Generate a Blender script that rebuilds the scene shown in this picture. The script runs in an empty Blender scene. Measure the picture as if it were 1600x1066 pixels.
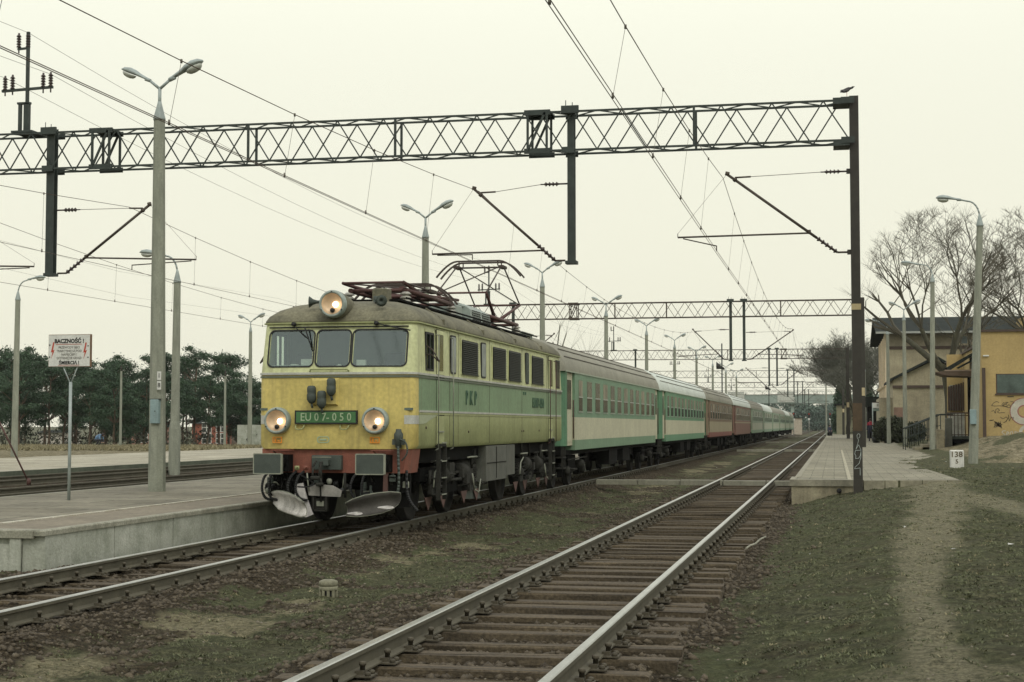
import bpy, bmesh, math, random
import numpy as np
from mathutils import Vector, Matrix, Euler
random.seed(7); rng = np.random.default_rng(7)
sc = bpy.context.scene
COL = sc.collection
PI = math.pi
# ------------------------------------------------------------------ camera
F, H, TH, PT = 2450.0, 1.64, 0.2027, 0.0537
cd = bpy.data.cameras.new('camera'); cam = bpy.data.objects.new('camera', cd); COL.objects.link(cam)
cd.sensor_width = 36.0; cd.lens = 36.0*F/1600.0; cd.clip_start = 0.1; cd.clip_end = 6000
cam.location = (0, 0, H); cam.rotation_euler = (PI/2+PT, 0, TH)
sc.camera = cam
sc.render.resolution_x = 1024; sc.render.resolution_y = 682
# ------------------------------------------------------------------ sky: bright cream overcast
w = bpy.data.worlds.new("World"); sc.world = w; w.use_nodes = True
nt = w.node_tree; N = nt.nodes; L = nt.links; N.clear()
out = N.new('ShaderNodeOutputWorld'); bg = N.new('ShaderNodeBackground'); bg2 = N.new('ShaderNodeBackground')
sky = N.new('ShaderNodeTexSky'); sky.sky_type = 'NISHITA'; sky.sun_disc = False
sky.sun_elevation = math.radians(48); sky.sun_rotation = math.radians(150)
sky.air_density = 2.0; sky.dust_density = 6.0; sky.ozone_density = 1.0
tc = N.new('ShaderNodeTexCoord'); sp = N.new('ShaderNodeSeparateXYZ'); rp = N.new('ShaderNodeValToRGB')
L.new(tc.outputs['Generated'], sp.inputs[0]); L.new(sp.outputs['Z'], rp.inputs[0])
cr = rp.color_ramp; cr.interpolation = 'B_SPLINE'
cr.elements[0].position = 0.0; cr.elements[0].color = (.86, .842, .685, 1)
cr.elements[1].position = 1.0; cr.elements[1].color = (2.25, 2.3, 1.95, 1)
for p_, c_ in ((.12, (.89, .882, .73)), (.27, (.905, .91, .775)), (.5, (1.35, 1.38, 1.15))):
    e = cr.elements.new(p_); e.color = (*c_, 1)
L.new(rp.outputs[0], bg.inputs[0]); bg.inputs[1].default_value = 1.0
L.new(sky.outputs[0], bg2.inputs[0]); bg2.inputs[1].default_value = 0.05
mx = N.new('ShaderNodeMixShader'); mx.inputs[0].default_value = 0.06
L.new(bg.outputs[0], mx.inputs[1]); L.new(bg2.outputs[0], mx.inputs[2]); L.new(mx.outputs[0], out.inputs[0])
sd = bpy.data.lights.new('sun', 'SUN'); sun = bpy.data.objects.new('sun', sd); COL.objects.link(sun)
sd.energy = 1.0; sd.angle = math.radians(25); sd.color = (1, .97, .88)
sun.rotation_euler = (math.radians(42), 0, math.radians(30))
vs = sc.view_settings; vs.view_transform = 'Standard'; vs.look = 'None'; vs.gamma = 1; vs.exposure = 0.12
sc.cycles.max_bounces = 6; sc.cycles.transparent_max_bounces = 8

# pixel of the 1600 px photograph -> world point (measuring aid)
def _ray(u, v):
    X = (u-800)/F; Yc = -(v-533)/F
    Z = math.cos(PT)-Yc*math.sin(PT); Y = Yc*math.cos(PT)+math.sin(PT)
    return Vector((X*math.cos(TH)-Z*math.sin(TH), X*math.sin(TH)+Z*math.cos(TH), Y))
def atz(u, v, z): r = _ray(u, v); return Vector((0, 0, H))+r*((z-H)/r.z)
def atx(u, v, x): r = _ray(u, v); return Vector((0, 0, H))+r*(x/r.x)
def aty(u, v, y): r = _ray(u, v); return Vector((0, 0, H))+r*(y/r.y)

# ------------------------------------------------------------------ materials
MATS = {}
def mat(name, c, rough=.7, metal=0, var=.25, scale=3.0, c2=None, bump=0, bscale=60, streak=0, emit=None, spec=.4, fine=.12, stretch=(1, 1, 1), dirt=None):
    if name in MATS: return MATS[name]
    m = bpy.data.materials.new(name); m.use_nodes = True; t = m.node_tree; n = t.nodes; l = t.links
    b = n['Principled BSDF']; b.inputs['Roughness'].default_value = rough; b.inputs['Metallic'].default_value = metal
    b.inputs['Specular IOR Level'].default_value = spec
    co = n.new('ShaderNodeTexCoord'); mp = n.new('ShaderNodeMapping'); mp.inputs['Scale'].default_value = stretch
    l.new(co.outputs['Object'], mp.inputs[0])
    nz = n.new('ShaderNodeTexNoise'); nz.inputs['Scale'].default_value = scale; nz.inputs['Detail'].default_value = 6; nz.inputs['Roughness'].default_value = .65
    l.new(mp.outputs[0], nz.inputs[0])
    ramp = n.new('ShaderNodeValToRGB'); ramp.color_ramp.elements[0].position = .3; ramp.color_ramp.elements[1].position = .7
    c = tuple(c)
    ca = tuple(x*(1-var) for x in c) if c2 is None else tuple(c2)
    ramp.color_ramp.elements[0].color = (*ca, 1); ramp.color_ramp.elements[1].color = (*[min(1, x*(1+var*.4)) for x in c], 1)
    l.new(nz.outputs['Fac'], ramp.inputs[0]); cur = ramp.outputs[0]
    if fine:
        nf = n.new('ShaderNodeTexNoise'); nf.inputs['Scale'].default_value = scale*14; nf.inputs['Detail'].default_value = 3
        l.new(co.outputs['Object'], nf.inputs[0])
        mr = n.new('ShaderNodeMapRange'); mr.inputs[1].default_value = .3; mr.inputs[2].default_value = .7; mr.inputs[3].default_value = 1-fine; mr.inputs[4].default_value = 1+fine
        l.new(nf.outputs['Fac'], mr.inputs[0])
        vm = n.new('ShaderNodeVectorMath'); vm.operation = 'SCALE'; l.new(cur, vm.inputs[0]); l.new(mr.outputs[0], vm.inputs['Scale']); cur = vm.outputs[0]
    if streak:
        m2 = n.new('ShaderNodeMapping'); m2.inputs['Scale'].default_value = (5, 5, .35); l.new(co.outputs['Object'], m2.inputs[0])
        ns = n.new('ShaderNodeTexNoise'); ns.inputs['Scale'].default_value = 2.2; ns.inputs['Detail'].default_value = 5; l.new(m2.outputs[0], ns.inputs[0])
        r2 = n.new('ShaderNodeValToRGB'); r2.color_ramp.elements[0].position = .5; r2.color_ramp.elements[1].position = .75
        l.new(ns.outputs['Fac'], r2.inputs[0])
        mm = n.new('ShaderNodeMix'); mm.data_type = 'RGBA'; mm.inputs[7].default_value = (*(dirt or (.09, .08, .055)), 1)
        ml = n.new('ShaderNodeMath'); ml.operation = 'MULTIPLY'; ml.inputs[1].default_value = streak; l.new(r2.outputs[0], ml.inputs[0])
        l.new(ml.outputs[0], mm.inputs[0]); l.new(cur, mm.inputs[6]); cur = mm.outputs[2]
    l.new(cur, b.inputs['Base Color'])
    if bump:
        nb = n.new('ShaderNodeTexNoise'); nb.inputs['Scale'].default_value = bscale; nb.inputs['Detail'].default_value = 4; l.new(co.outputs['Object'], nb.inputs[0])
        bp = n.new('ShaderNodeBump'); bp.inputs['Strength'].default_value = bump; bp.inputs['Distance'].default_value = .02
        l.new(nb.outputs['Fac'], bp.inputs['Height']); l.new(bp.outputs[0], b.inputs['Normal'])
    if emit:
        b.inputs['Emission Color'].default_value = (*emit[0], 1); b.inputs['Emission Strength'].default_value = emit[1]
    MATS[name] = m; return m

M_steel = mat('painted_steel', (.036, .048, .041), .6, 0, .4, 4)
M_steelrust = mat('rusty_steel', (.075, .06, .045), .7, 0, .5, 6)
M_mast = mat('dark_mast_steel', (.034, .031, .023), .6, 0, .35, 3)
M_wire = mat('copper_wire', (.10, .065, .045), .5, .4, .2, 8, fine=0)
M_wiref = mat('thin_wire', (.16, .15, .12), .6, .2, .1, 8, fine=0)
M_insul = mat('insulator_brown', (.05, .035, .03), .35, 0, .3, 9)
M_conc = mat('concrete_post', (.27, .285, .225), .9, 0, .28, 2.5, bump=.3, bscale=70, stretch=(3, 3, .7), streak=.2, dirt=(.14, .15, .11))
M_concw = mat('platform_wall_concrete', (.40, .41, .35), .9, 0, .35, 2.2, c2=(.24, .26, .20), bump=.4, bscale=30, streak=.22, dirt=(.17, .18, .14))
M_lampm = mat('lamp_grey_paint', (.33, .38, .36), .5, .1, .25, 6)
M_lampglass = mat('lamp_glass', (.42, .44, .38), .25, 0, .1, 4)
M_pale = mat('loco_pale_green', (.54, .57, .305), .5, 0, .2, 1.1, streak=.5, dirt=(.23, .215, .11))
M_palelow = mat('loco_lower_green', (.355, .385, .18), .5, 0, .2, 1.2, streak=.45, dirt=(.19, .18, .085))
M_green = mat('loco_mid_green', (.185, .28, .155), .5, 0, .2, 1.1, streak=.5, dirt=(.12, .15, .085))
M_yellow = mat('loco_yellow', (.56, .46, .145), .5, 0, .18, 1.2, streak=.5, dirt=(.27, .215, .09))
M_roof = mat('loco_roof_grime', (.175, .165, .105), .85, 0, .45, 1.8, c2=(.085, .084, .058), fine=.25)
M_silver = mat('silver_trim', (.50, .51, .46), .45, .3, .25, 5)
M_rubber = mat('black_rubber', (.015, .016, .015), .6, 0, .2, 9)
M_glass = mat('window_glass', (.085, .12, .12), .08, 0, .35, .7, spec=.9, fine=0)
M_glassd = mat('dark_window_glass', (.03, .035, .03), .1, 0, .4, 1.3, spec=.8, fine=0)
M_under = mat('underframe_black', (.010, .010, .009), .85, 0, .5, 5, fine=.3, spec=.08)
M_underg = mat('underframe_grey', (.038, .038, .032), .85, 0, .4, 5, fine=.3, spec=.12)
M_wheel = mat('wheel_steel', (.022, .021, .018), .7, 0, .4, 5, spec=.2)
M_box = mat('battery_box_grey', (.105, .11, .09), .75, 0, .3, 3, streak=.4)
M_red = mat('red_buffer_beam', (.24, .085, .055), .7, 0, .35, 3, streak=.5, dirt=(.09, .055, .04))
M_pink = mat('sand_guard_red', (.11, .06, .048), .8, 0, .3, 5)
M_buf = mat('buffer_grey_green', (.060, .075, .062), .65, 0, .25, 7, fine=.25)
M_rim = mat('buffer_worn_rim', (.27, .285, .22), .6, .1, .3, 9)
M_snow = mat('plough_white', (.62, .60, .57), .8, 0, .25, 6, streak=.35, dirt=(.06, .06, .055))
M_plough = mat('plough_dark', (.085, .08, .07), .75, 0, .45, 3)
M_panto = mat('pantograph_red', (.095, .046, .038), .65, 0, .4, 7)
M_pantod = mat('pantograph_dark', (.06, .045, .035), .6, 0, .3, 7)
M_ringgrey = mat('headlight_ring', (.30, .35, .31), .5, .1, .25, 9)
M_reflector = mat('headlight_reflector', (.50, .38, .24), .4, .2, .3, 5, c2=(.34, .25, .16), fine=0, emit=((1, .74, .48), .06))  # faint warm emission stands in for bulb light on the bowl
M_bulb = mat('lit_bulb', (1, .9, .7), .3, emit=((1, .80, .54), 5.5), fine=0)
M_plate = mat('number_plate_green', (.055, .155, .055), .5, 0, .25, 6)
M_letter = mat('plate_letters', (.34, .43, .27), .5, 0, .15, 9)
M_dkgreen = mat('side_letters_green', (.04, .11, .06), .5, 0, .2, 9)
M_orange = mat('orange_notice', (.75, .28, .03), .6, 0, .2, 9)
M_white = mat('white_enamel', (.62, .63, .58), .5, 0, .1, 4, streak=.12)
M_black = mat('black_paint', (.02, .02, .018), .6)
M_redl = mat('red_paint', (.45, .06, .03), .6)
M_sleeper = mat('timber_sleeper', (.098, .077, .046), .9, 0, .5, 2.5, c2=(.034, .027, .017), bump=.6, bscale=40, fine=.35, stretch=(.5, 5, 2))
M_railtop = mat('polished_rail_head', (.47, .48, .45), .28, .85, .15, 3, spec=.5)
M_railtopr = mat('dull_rail_head', (.42, .43, .38), .4, .6, .2, 3)
M_rail = mat('rusty_rail_side', (.10, .092, .062), .8, .1, .3, 4)
M_fast = mat('rail_fastening', (.10, .088, .060), .8, .1, .4, 12)
M_stone = mat('ballast_stone', (.100, .082, .054), .9, 0, .6, 9, c2=(.032, .025, .016), fine=.3)
M_grass = mat('short_grass', (.135, .145, .075), .9, 0, .5, 1.6, c2=(.060, .068, .036), fine=.3)
M_dry = mat('dry_grass', (.27, .24, .14), .9, 0, .4, 1.5, c2=(.13, .12, .07), fine=.3)
M_paper = mat('white_litter', (.7, .7, .66), .8)
M_yb = mat('yellow_render', (.40, .30, .13), .9, 0, .16, .8, streak=.25, dirt=(.27, .21, .10), fine=.08)
M_beige = mat('beige_render', (.36, .325, .215), .9, 0, .28, .7, c2=(.22, .195, .13), streak=.4, dirt=(.18, .15, .10))
M_slate = mat('slate_roof', (.032, .038, .034), .95, 0, .35, 1.2, fine=.3, spec=.05)
M_brown = mat('brown_timber', (.075, .052, .038), .75, 0, .3, 5)
M_brick = mat('red_brick_wall', (.26, .09, .055), .9, 0, .25, 1.0)
M_bark = mat('mossy_bark', (.075, .075, .045), .95, 0, .45, 3, c2=(.04, .036, .026))
M_barkp = mat('pine_bark', (.13, .095, .065), .95, 0, .4, 3)
M_twig = mat('bare_twigs', (.10, .092, .065), .95, 0, .3, 2, fine=0)
M_twigmid = mat('grey_green_twigs', (.105, .108, .082), .95, 0, .3, 2, fine=0)  # lightened grey-green, haze put into the twig colour
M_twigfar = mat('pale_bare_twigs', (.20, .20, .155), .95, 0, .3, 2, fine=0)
M_pine = mat('pine_needles', (.056, .094, .050), .85, 0, .55, .8, c2=(.024, .048, .028), fine=.4)
M_bush = mat('bush_leaves', (.050, .060, .032), .9, 0, .5, 2, fine=.3)
M_wood = mat('far_wood', (.085, .125, .095), .95, 0, .3, .12, c2=(.06, .09, .072), fine=.2)  # bluish tint puts distance haze into the base colour

# ------------------------------------------------------------------ mesh builder
class MB:
    def __init__(s): s.v = []; s.f = []; s.mi = []; s.m = 0; s.sm = []
    def add(s, vs, fs, smooth=False):
        o = len(s.v); s.v += [tuple(x) for x in vs]
        for f in fs: s.f.append(tuple(i+o for i in f)); s.mi.append(s.m); s.sm.append(smooth)
        return s
    def box(s, x0, x1, y0, y1, z0, z1):
        return s.add([(x0, y0, z0), (x1, y0, z0), (x1, y1, z0), (x0, y1, z0), (x0, y0, z1), (x1, y0, z1), (x1, y1, z1), (x0, y1, z1)],
                     [(0, 3, 2, 1), (4, 5, 6, 7), (0, 1, 5, 4), (1, 2, 6, 5), (2, 3, 7, 6), (3, 0, 4, 7)])
    def bbox(s, x0, x1, y0, y1, z0, z1, b=.01):
        # box with chamfered vertical and top edges
        P = lambda i: [(x0+i, y0), (x1-i, y0), (x1, y0+i), (x1, y1-i), (x1-i, y1), (x0+i, y1), (x0, y1-i), (x0, y0+i)]
        a = P(b); q = [(x0+b, y0+b), (x1-b, y0+b), (x1-b, y0+b), (x1-b, y1-b), (x1-b, y1-b), (x0+b, y1-b), (x0+b, y1-b), (x0+b, y0+b)]
        v = [(x, y, z0) for x, y in a]+[(x, y, z1-b) for x, y in a]+[(x, y, z1) for x, y in q]
        f = [(i, (i+1) % 8, 8+(i+1) % 8, 8+i) for i in range(8)]+[(8+i, 8+(i+1) % 8, 16+(i+1) % 8, 16+i) for i in range(8)]
        f += [tuple(range(7, -1, -1)), tuple(range(16, 24))]
        return s.add(v, f)
    def tube(s, p, q, r, r2=None, n=6, cap=True, smooth=True):
        p = Vector(p); q = Vector(q); d = q-p
        if d.length < 1e-6: return s
        d.normalize(); a = Vector((0, 0, 1)) if abs(d.z) < .9 else Vector((1, 0, 0))
        e1 = d.cross(a).normalized(); e2 = d.cross(e1); r2 = r if r2 is None else r2
        v = []
        for c, rr in ((p, r), (q, r2)):
            for i in range(n):
                t = 2*PI*(i+.5)/n; v.append(c+(e1*math.cos(t)+e2*math.sin(t))*rr)
        s.add(v, [(i, (i+1) % n, n+(i+1) % n, n+i) for i in range(n)], smooth and n > 4)
        if cap: s.f += [tuple(len(s.v)-2*n+i for i in range(n-1, -1, -1)), tuple(len(s.v)-n+i for i in range(n))]; s.mi += [s.m]*2; s.sm += [False]*2
        return s
    def path(s, pts, r, n=6):
        for a, b in zip(pts, pts[1:]): s.tube(a, b, r, n=n)
        return s
    def bar(s, p, q, wd, ht):   # flat bar, rectangular section
        p = Vector(p); q = Vector(q); d = (q-p).normalized(); a = Vector((0, 1, 0)) if abs(d.y) < .9 else Vector((0, 0, 1))
        e1 = d.cross(a).normalized()*wd/2; e2 = d.cross(e1).normalized()*ht/2
        v = [c+s1*e1+s2*e2 for c in (p, q) for s1, s2 in ((-1, -1), (1, -1), (1, 1), (-1, 1))]
        return s.add(v, [(0, 3, 2, 1), (4, 5, 6, 7), (0, 1, 5, 4), (1, 2, 6, 5), (2, 3, 7, 6), (3, 0, 4, 7)])
    def lathe(s, prof, c=(0, 0, 0), ax='z', n=20, smooth=True):
        v = []; f = []
        for r, h in prof:
            for i in range(n):
                t = 2*PI*i/n; a, b = r*math.cos(t), r*math.sin(t)
                p = {'z': (a, b, h), 'y': (a, h, b), 'x': (h, a, b)}[ax]; v.append((p[0]+c[0], p[1]+c[1], p[2]+c[2]))
        k = len(prof)
        for j in range(k-1):
            for i in range(n): f.append((j*n+i, j*n+(i+1) % n, (j+1)*n+(i+1) % n, (j+1)*n+i))
        f += [tuple(range(n)), tuple(range((k-1)*n, k*n))]
        return s.add(v, f, smooth)
    def prism(s, pts, d):    # polygon (3d points) extruded by vector d
        n = len(pts); d = Vector(d); v = [Vector(p) for p in pts]; v = v+[p+d for p in v]
        return s.add(v, [tuple(range(n)), tuple(range(2*n-1, n-1, -1))]+[(i, n+i, n+(i+1) % n, (i+1) % n) for i in range(n)])
    def build(s, name, m=None, parent=None, fix=True):
        me = bpy.data.meshes.new(name); me.from_pydata(s.v, [], s.f)
        ms = m if isinstance(m, (list, tuple)) else [m]
        for x in ms: me.materials.append(x)
        me.polygons.foreach_set('material_index', s.mi if len(ms) > 1 else [0]*len(s.f))
        me.polygons.foreach_set('use_smooth', s.sm)
        if fix and len(s.f) < 20000:
            b = bmesh.new(); b.from_mesh(me); bmesh.ops.recalc_face_normals(b, faces=b.faces); b.to_mesh(me); b.free()
        me.update()
        o = bpy.data.objects.new(name, me); COL.objects.link(o)
        if parent is not None: o.parent = parent; o.matrix_parent_inverse = Matrix.Translation(-Vector(parent.location)) if parent.type == 'EMPTY' and not parent.rotation_euler.z else Matrix()
        return o
def tag(o, label=None, cat=None, group=None, kind=None):
    if label: o['label'] = label
    if cat: o['category'] = cat
    if group: o['group'] = group
    if kind: o['kind'] = kind
    return o
def empty(name, loc=(0, 0, 0)):
    o = bpy.data.objects.new(name, None); COL.objects.link(o); o.location = loc; o.empty_display_size = .2; return o
def copy_tree(o, parent=None):
    c = o.copy(); COL.objects.link(c)
    if parent is not None: c.parent = parent
    for ch in list(o.children): copy_tree(ch, c)
    return c
def rrect(w, h, r, n=4):   # rounded rectangle outline centred at 0
    P = []
    for cx, cy, a0 in ((w/2-r, h/2-r, 0), (-w/2+r, h/2-r, 90), (-w/2+r, -h/2+r, 180), (w/2-r, -h/2+r, 270)):
        for i in range(n+1):
            a = math.radians(a0+90*i/n); P.append((cx+r*math.cos(a), cy+r*math.sin(a)))
    return P
def text_mesh(name, s, size, m, parent, origin, ex=(1, 0, 0), ey=(0, 0, 1), sx=1.0, depth=.004, align='CENTER', bold=.0):
    cu = bpy.data.curves.new('txt', 'FONT'); cu.body = s; cu.size = size; cu.align_x = align; cu.align_y = 'CENTER'; cu.extrude = depth; cu.offset = bold; cu.resolution_u = 2
    to = bpy.data.objects.new('txt', cu); COL.objects.link(to)
    dg = bpy.context.evaluated_depsgraph_get(); me = bpy.data.meshes.new_from_object(to.evaluated_get(dg))
    bpy.data.objects.remove(to); bpy.data.curves.remove(cu)
    ex = Vector(ex); ey = Vector(ey); ez = ex.cross(ey)
    o = Vector(origin)
    for v in me.vertices: v.co = o+ex*(v.co.x*sx)+ey*v.co.y+ez*v.co.z
    me.materials.clear(); me.materials.append(m)
    ob = bpy.data.objects.new(name, me); COL.objects.link(ob)
    if parent is not None:
        ob.parent = parent; ob.matrix_parent_inverse = Matrix.Translation(-Vector(parent.location)) if parent.type == 'EMPTY' else Matrix()
    return ob

# ------------------------------------------------------------------ noise / terrain
def vnoise(x, y, s, seed=0):
    x = np.asarray(x)/s; y = np.asarray(y)/s; xi = np.floor(x); yi = np.floor(y); fx = x-xi; fy = y-yi
    fx = fx*fx*(3-2*fx); fy = fy*fy*(3-2*fy)
    def h(a, b):
        t = np.sin(a*127.1+b*311.7+seed*74.7)*43758.5453; return t-np.floor(t)
    return (h(xi, yi)*(1-fx)+h(xi+1, yi)*fx)*(1-fy)+(h(xi, yi+1)*(1-fx)+h(xi+1, yi+1)*fx)*fy
def sst(a, b, x): t = np.clip((x-a)/(b-a), 0, 1); return t*t*(3-2*t)
XA, ZA, XB, XC, XD, ZC = -2.49, .10, -8.0, -16.85, -20.9, .28
def ground(x, y, fine=True):
    x = np.asarray(x, float); y = np.asarray(y, float)
    Z = -x*math.sin(TH)+y*math.cos(TH)
    h = np.interp(x, [-60, -33, -24, -22.6, -19, -15.2, -13, -10.3, -9.7, -9.3, -8.95, -8.6, -7.4, -7.05, -6.7, -6.2, -5.4, -4.6, -4.1, -3.9, -1.1, -.85, .6, 2.2, 4, 40],
                  [.3, .3, .22, .14, .11, .11, -.1, -.2, -.19, -.175, -.165, -.24, -.24, -.165, -.175, -.28, -.30, -.27, -.17, -.15, -.15, -.16, .02, .08, .10, .10])
    h = h+np.where(x > -1.2, sst(-1.2, .6, x)*np.minimum(y, 45)*.0048, 0)
    h = h+sst(1.0, 2.4, x)*sst(24, 36, y)*.10*(1-sst(60, 80, y)*.3)
    h = h+np.clip(1-np.abs(x-XA)/1.25, 0, 1)**.3*(np.clip(vnoise(x, y, 2.6, 15)*.13-.07, -.03, .04)-.015)+sst(3.2, 9.0, x)*sst(52, 68, y)*.62*(1-sst(100, 140, y))+sst(5.6, 7.2, x)*sst(60, 72, y)*.22*(1-sst(80, 90, y))
    h = h-sst(100, 126, Z)*3.8*sst(-32, -37, x)
    if fine:
        d = np.hypot(x, y)
        flat = 1-.8*np.clip(1-np.abs(x-XA)/1.5, 0, 1)
        h = h+sst(4.5, 6, x)*sst(50, 56, y)*(y < 77)*((vnoise(x, y, 1.1, 8)-.5)*.30+(vnoise(x, y, .4, 9)-.5)*.12)
        h = h+((vnoise(x, y, 1.7, 1)-.5)*.05+(vnoise(x, y, .45, 2)-.5)*.045+(vnoise(x, y, .17, 3)-.5)*.05*(d < 70)+(vnoise(x, y, .09, 4)-.5)*.02*(d < 26))*flat
    return h
def masks(x, y):
    n1 = vnoise(x, y, 1.1, 5); n2 = vnoise(x, y, .35, 6); n3 = vnoise(x, y, 4., 7); j = (n1-.5)*1.0+(n2-.5)*.6
    dA = np.abs(x-XA)+j*.45; dB = np.abs(x-XB)+j*.6
    bal = np.maximum(1-sst(1.3, 1.85, dA), 1-sst(1.3, 1.95, dB))
    bal = np.maximum(bal, (x < -15)*(x > -22.7)*.9)
    mid = (x > -7)*(x < -3.6)
    def ell(cx_, cy_, rx, ry): return np.clip(1.25-np.hypot((x-cx_)/rx, (y-cy_)/ry), 0, 1)
    sp_ = np.zeros_like(n1)
    for e_ in ((-6.0, 14.0, .75, 1.5), (-5.85, 21.3, .65, 2.6), (-6.2, 11.3, .8, 1.3), (-5.6, 24.8, .6, 2.2), (-5.3, 33, .6, 3.5), (-5.6, 16.2, .4, .9), (-5.4, 47, .8, 7), (-5.6, 72, .9, 20), (-5.6, 120, .9, 30), (-4.9, 40, .4, 4)): sp_ = np.maximum(sp_, ell(*e_))
    n4 = vnoise(x, y, .13, 17); bal = np.maximum(bal, mid*sst(.48, .60, vnoise(x, y, .9, 19)*.6+n2*.4)*.62); sand = mid*sst(.30, .9, sp_*(.35+1.2*n1)+(n2-.5)*.6+(n4-.5)*.35)
    cx = np.interp(y, [0, 9.7, 13, 15.2, 17.4, 19.8, 22, 28.4, 32.4, 37], [.62, .63, .71, .76, .87, 1.06, 1.22, 1.75, 1.97, 2.2])
    pw = np.interp(y, [0, 10, 13, 17.4, 20, 28, 32, 40], [.34, .27, .22, .32, .5, .6, .7, .8])
    path = (1-sst(.35, 1.25, np.abs(x-cx)/pw+j*.5))*(y < 38)*.95
    br = np.hypot(0, (y-33.8)+(x-2.1)*7.2)/7.2; path = np.maximum(path, (x > 1.9)*(1-sst(.1, .75, br+j*.35))*.85*(y < 40))
    path = np.maximum(path, (x > -1.0)*(x < 3)*(1-sst(.2, .95, np.abs(y-10.4-.5*(n3-.5)+.1*x)/.75+j*.8))*.62)
    mound = sst(4.3, 5.2, x)*sst(51, 56, y)*(y < 80)*sst(.22, .42, n1*.5+n3*.5)
    dry = np.clip((x < -32)*(1-.85*sst(100, 106, -x*math.sin(TH)+y*math.cos(TH)))+mound*.9, 0, 1)
    return bal, np.clip(sand, 0, 1), np.clip(path, 0, 1), dry

# ================================================================== GROUND
def lin(a, b, s): return list(np.arange(a, b, s))
xs = np.array([-2500, -1500, -900, -600, -420, -300, -220]+lin(-170, -60, 6)+lin(-60, -30, 1.2)+lin(-30, -10.5, .6)+lin(-10.5, 6.5, .085)+lin(6.5, 14, .25)+lin(14, 40, 2)+[40, 60, 90, 140, 220, 400, 800, 2000])
ys = np.array([-300, -120, -60, -30, -12, -4, 0, 3]+lin(5, 26, .085)+lin(26, 60, .2)+lin(60, 130, .8)+lin(130, 300, 5)+[300, 340, 400, 480, 600, 800, 1200, 2000, 4500])
GX, GY = np.meshgrid(xs, ys); GZ = ground(GX, GY)
nx, ny = len(xs), len(ys)
me = bpy.data.meshes.new('ground')
co = np.stack([GX, GY, GZ], -1).reshape(-1, 3).astype(np.float32)
I = np.arange(nx*ny).reshape(ny, nx)
fa = np.stack([I[:-1, :-1], I[:-1, 1:], I[1:, 1:], I[1:, :-1]], -1).reshape(-1, 4)
me.vertices.add(len(co)); me.vertices.foreach_set('co', co.ravel())
me.loops.add(fa.size); me.loops.foreach_set('vertex_index', fa.ravel().astype(np.int32))
me.polygons.add(len(fa)); me.polygons.foreach_set('loop_start', np.arange(0, fa.size, 4, dtype=np.int32)); me.polygons.foreach_set('loop_total', np.full(len(fa), 4, np.int32))
me.polygons.foreach_set('use_smooth', np.ones(len(fa), bool)); me.update(calc_edges=True)
bal, sand, path, dry = masks(GX, GY)
at = me.color_attributes.new('cover', 'FLOAT_COLOR', 'POINT')
at.data.foreach_set('color', np.stack([bal, sand, path, dry], -1).reshape(-1).astype(np.float32))
gm = bpy.data.materials.new('earth_and_turf'); gm.use_nodes = True; t = gm.node_tree; n = t.nodes; l = t.links; B = n['Principled BSDF']; B.inputs['Roughness'].default_value = .95; B.inputs['Specular IOR Level'].default_value = .15
aa = n.new('ShaderNodeAttribute'); aa.attribute_name = 'cover'; se = n.new('ShaderNodeSeparateColor'); l.new(aa.outputs['Color'], se.inputs[0])
tcn = n.new('ShaderNodeTexCoord')
def noise(scale, det=5, ro=.65):
    q = n.new('ShaderNodeTexNoise'); q.inputs['Scale'].default_value = scale; q.inputs['Detail'].default_value = det; q.inputs['Roughness'].default_value = ro; l.new(tcn.outputs['Object'], q.inputs[0]); return q.outputs['Fac']
def rampc(f, *st):
    r = n.new('ShaderNodeValToRGB'); r.color_ramp.elements[0].position = st[0][0]; r.color_ramp.elements[0].color = (*st[0][1], 1)
    r.color_ramp.elements[1].position = st[-1][0]; r.color_ramp.elements[1].color = (*st[-1][1], 1)
    for p_, c_ in st[1:-1]: e = r.color_ramp.elements.new(p_); e.color = (*c_, 1)
    l.new(f, r.inputs[0]); return r.outputs[0]
def mixc(f, a, b):
    q = n.new('ShaderNodeMix'); q.data_type = 'RGBA'; l.new(f, q.inputs[0]); l.new(a, q.inputs[6]); l.new(b, q.inputs[7]); return q.outputs[2]
def rag(m, scale, amt, lo=.3, hi=.7):   # roughen a mask's edge with noise
    q = noise(scale, 4, .7); a = n.new('ShaderNodeMath'); a.operation = 'MULTIPLY_ADD'; l.new(q, a.inputs[0]); a.inputs[1].default_value = amt; a.inputs[2].default_value = -amt/2
    s_ = n.new('ShaderNodeMath'); s_.operation = 'ADD'; l.new(m, s_.inputs[0]); l.new(a.outputs[0], s_.inputs[1])
    r = n.new('ShaderNodeMapRange'); r.interpolation_type = 'SMOOTHSTEP'; r.inputs[1].default_value = lo; r.inputs[2].default_value = hi; l.new(s_.outputs[0], r.inputs[0]); return r.outputs[0]
turf = rampc(noise(11, 10, .9), (.39, (.010, .012, .007)), (.46, (.044, .046, .023)), (.53, (.090, .093, .046)), (.61, (.20, .19, .105)))
turf2 = rampc(noise(1.6, 8, .7), (.40, (.066, .055, .032)), (.58, (.080, .098, .042)))
turf = mixc(rampc(noise(.6, 4), (.40, (.08, .08, .08)), (.6, (.5, .5, .5))), turf, turf2)
ballc = rampc(noise(28, 8, .85), (.40, (.010, .008, .005)), (.5, (.040, .031, .017)), (.62, (.12, .094, .054)))
sandc = rampc(noise(18, 9, .85), (.40, (.060, .058, .034)), (.49, (.175, .160, .092)), (.6, (.30, .27, .165)))
pathc = rampc(noise(20, 9, .85), (.39, (.065, .062, .037)), (.5, (.180, .170, .105)), (.61, (.31, .285, .175)))
dryc = rampc(noise(3.5, 9, .85), (.40, (.060, .058, .032)), (.5, (.17, .15, .088)), (.61, (.33, .29, .19)))
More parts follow.
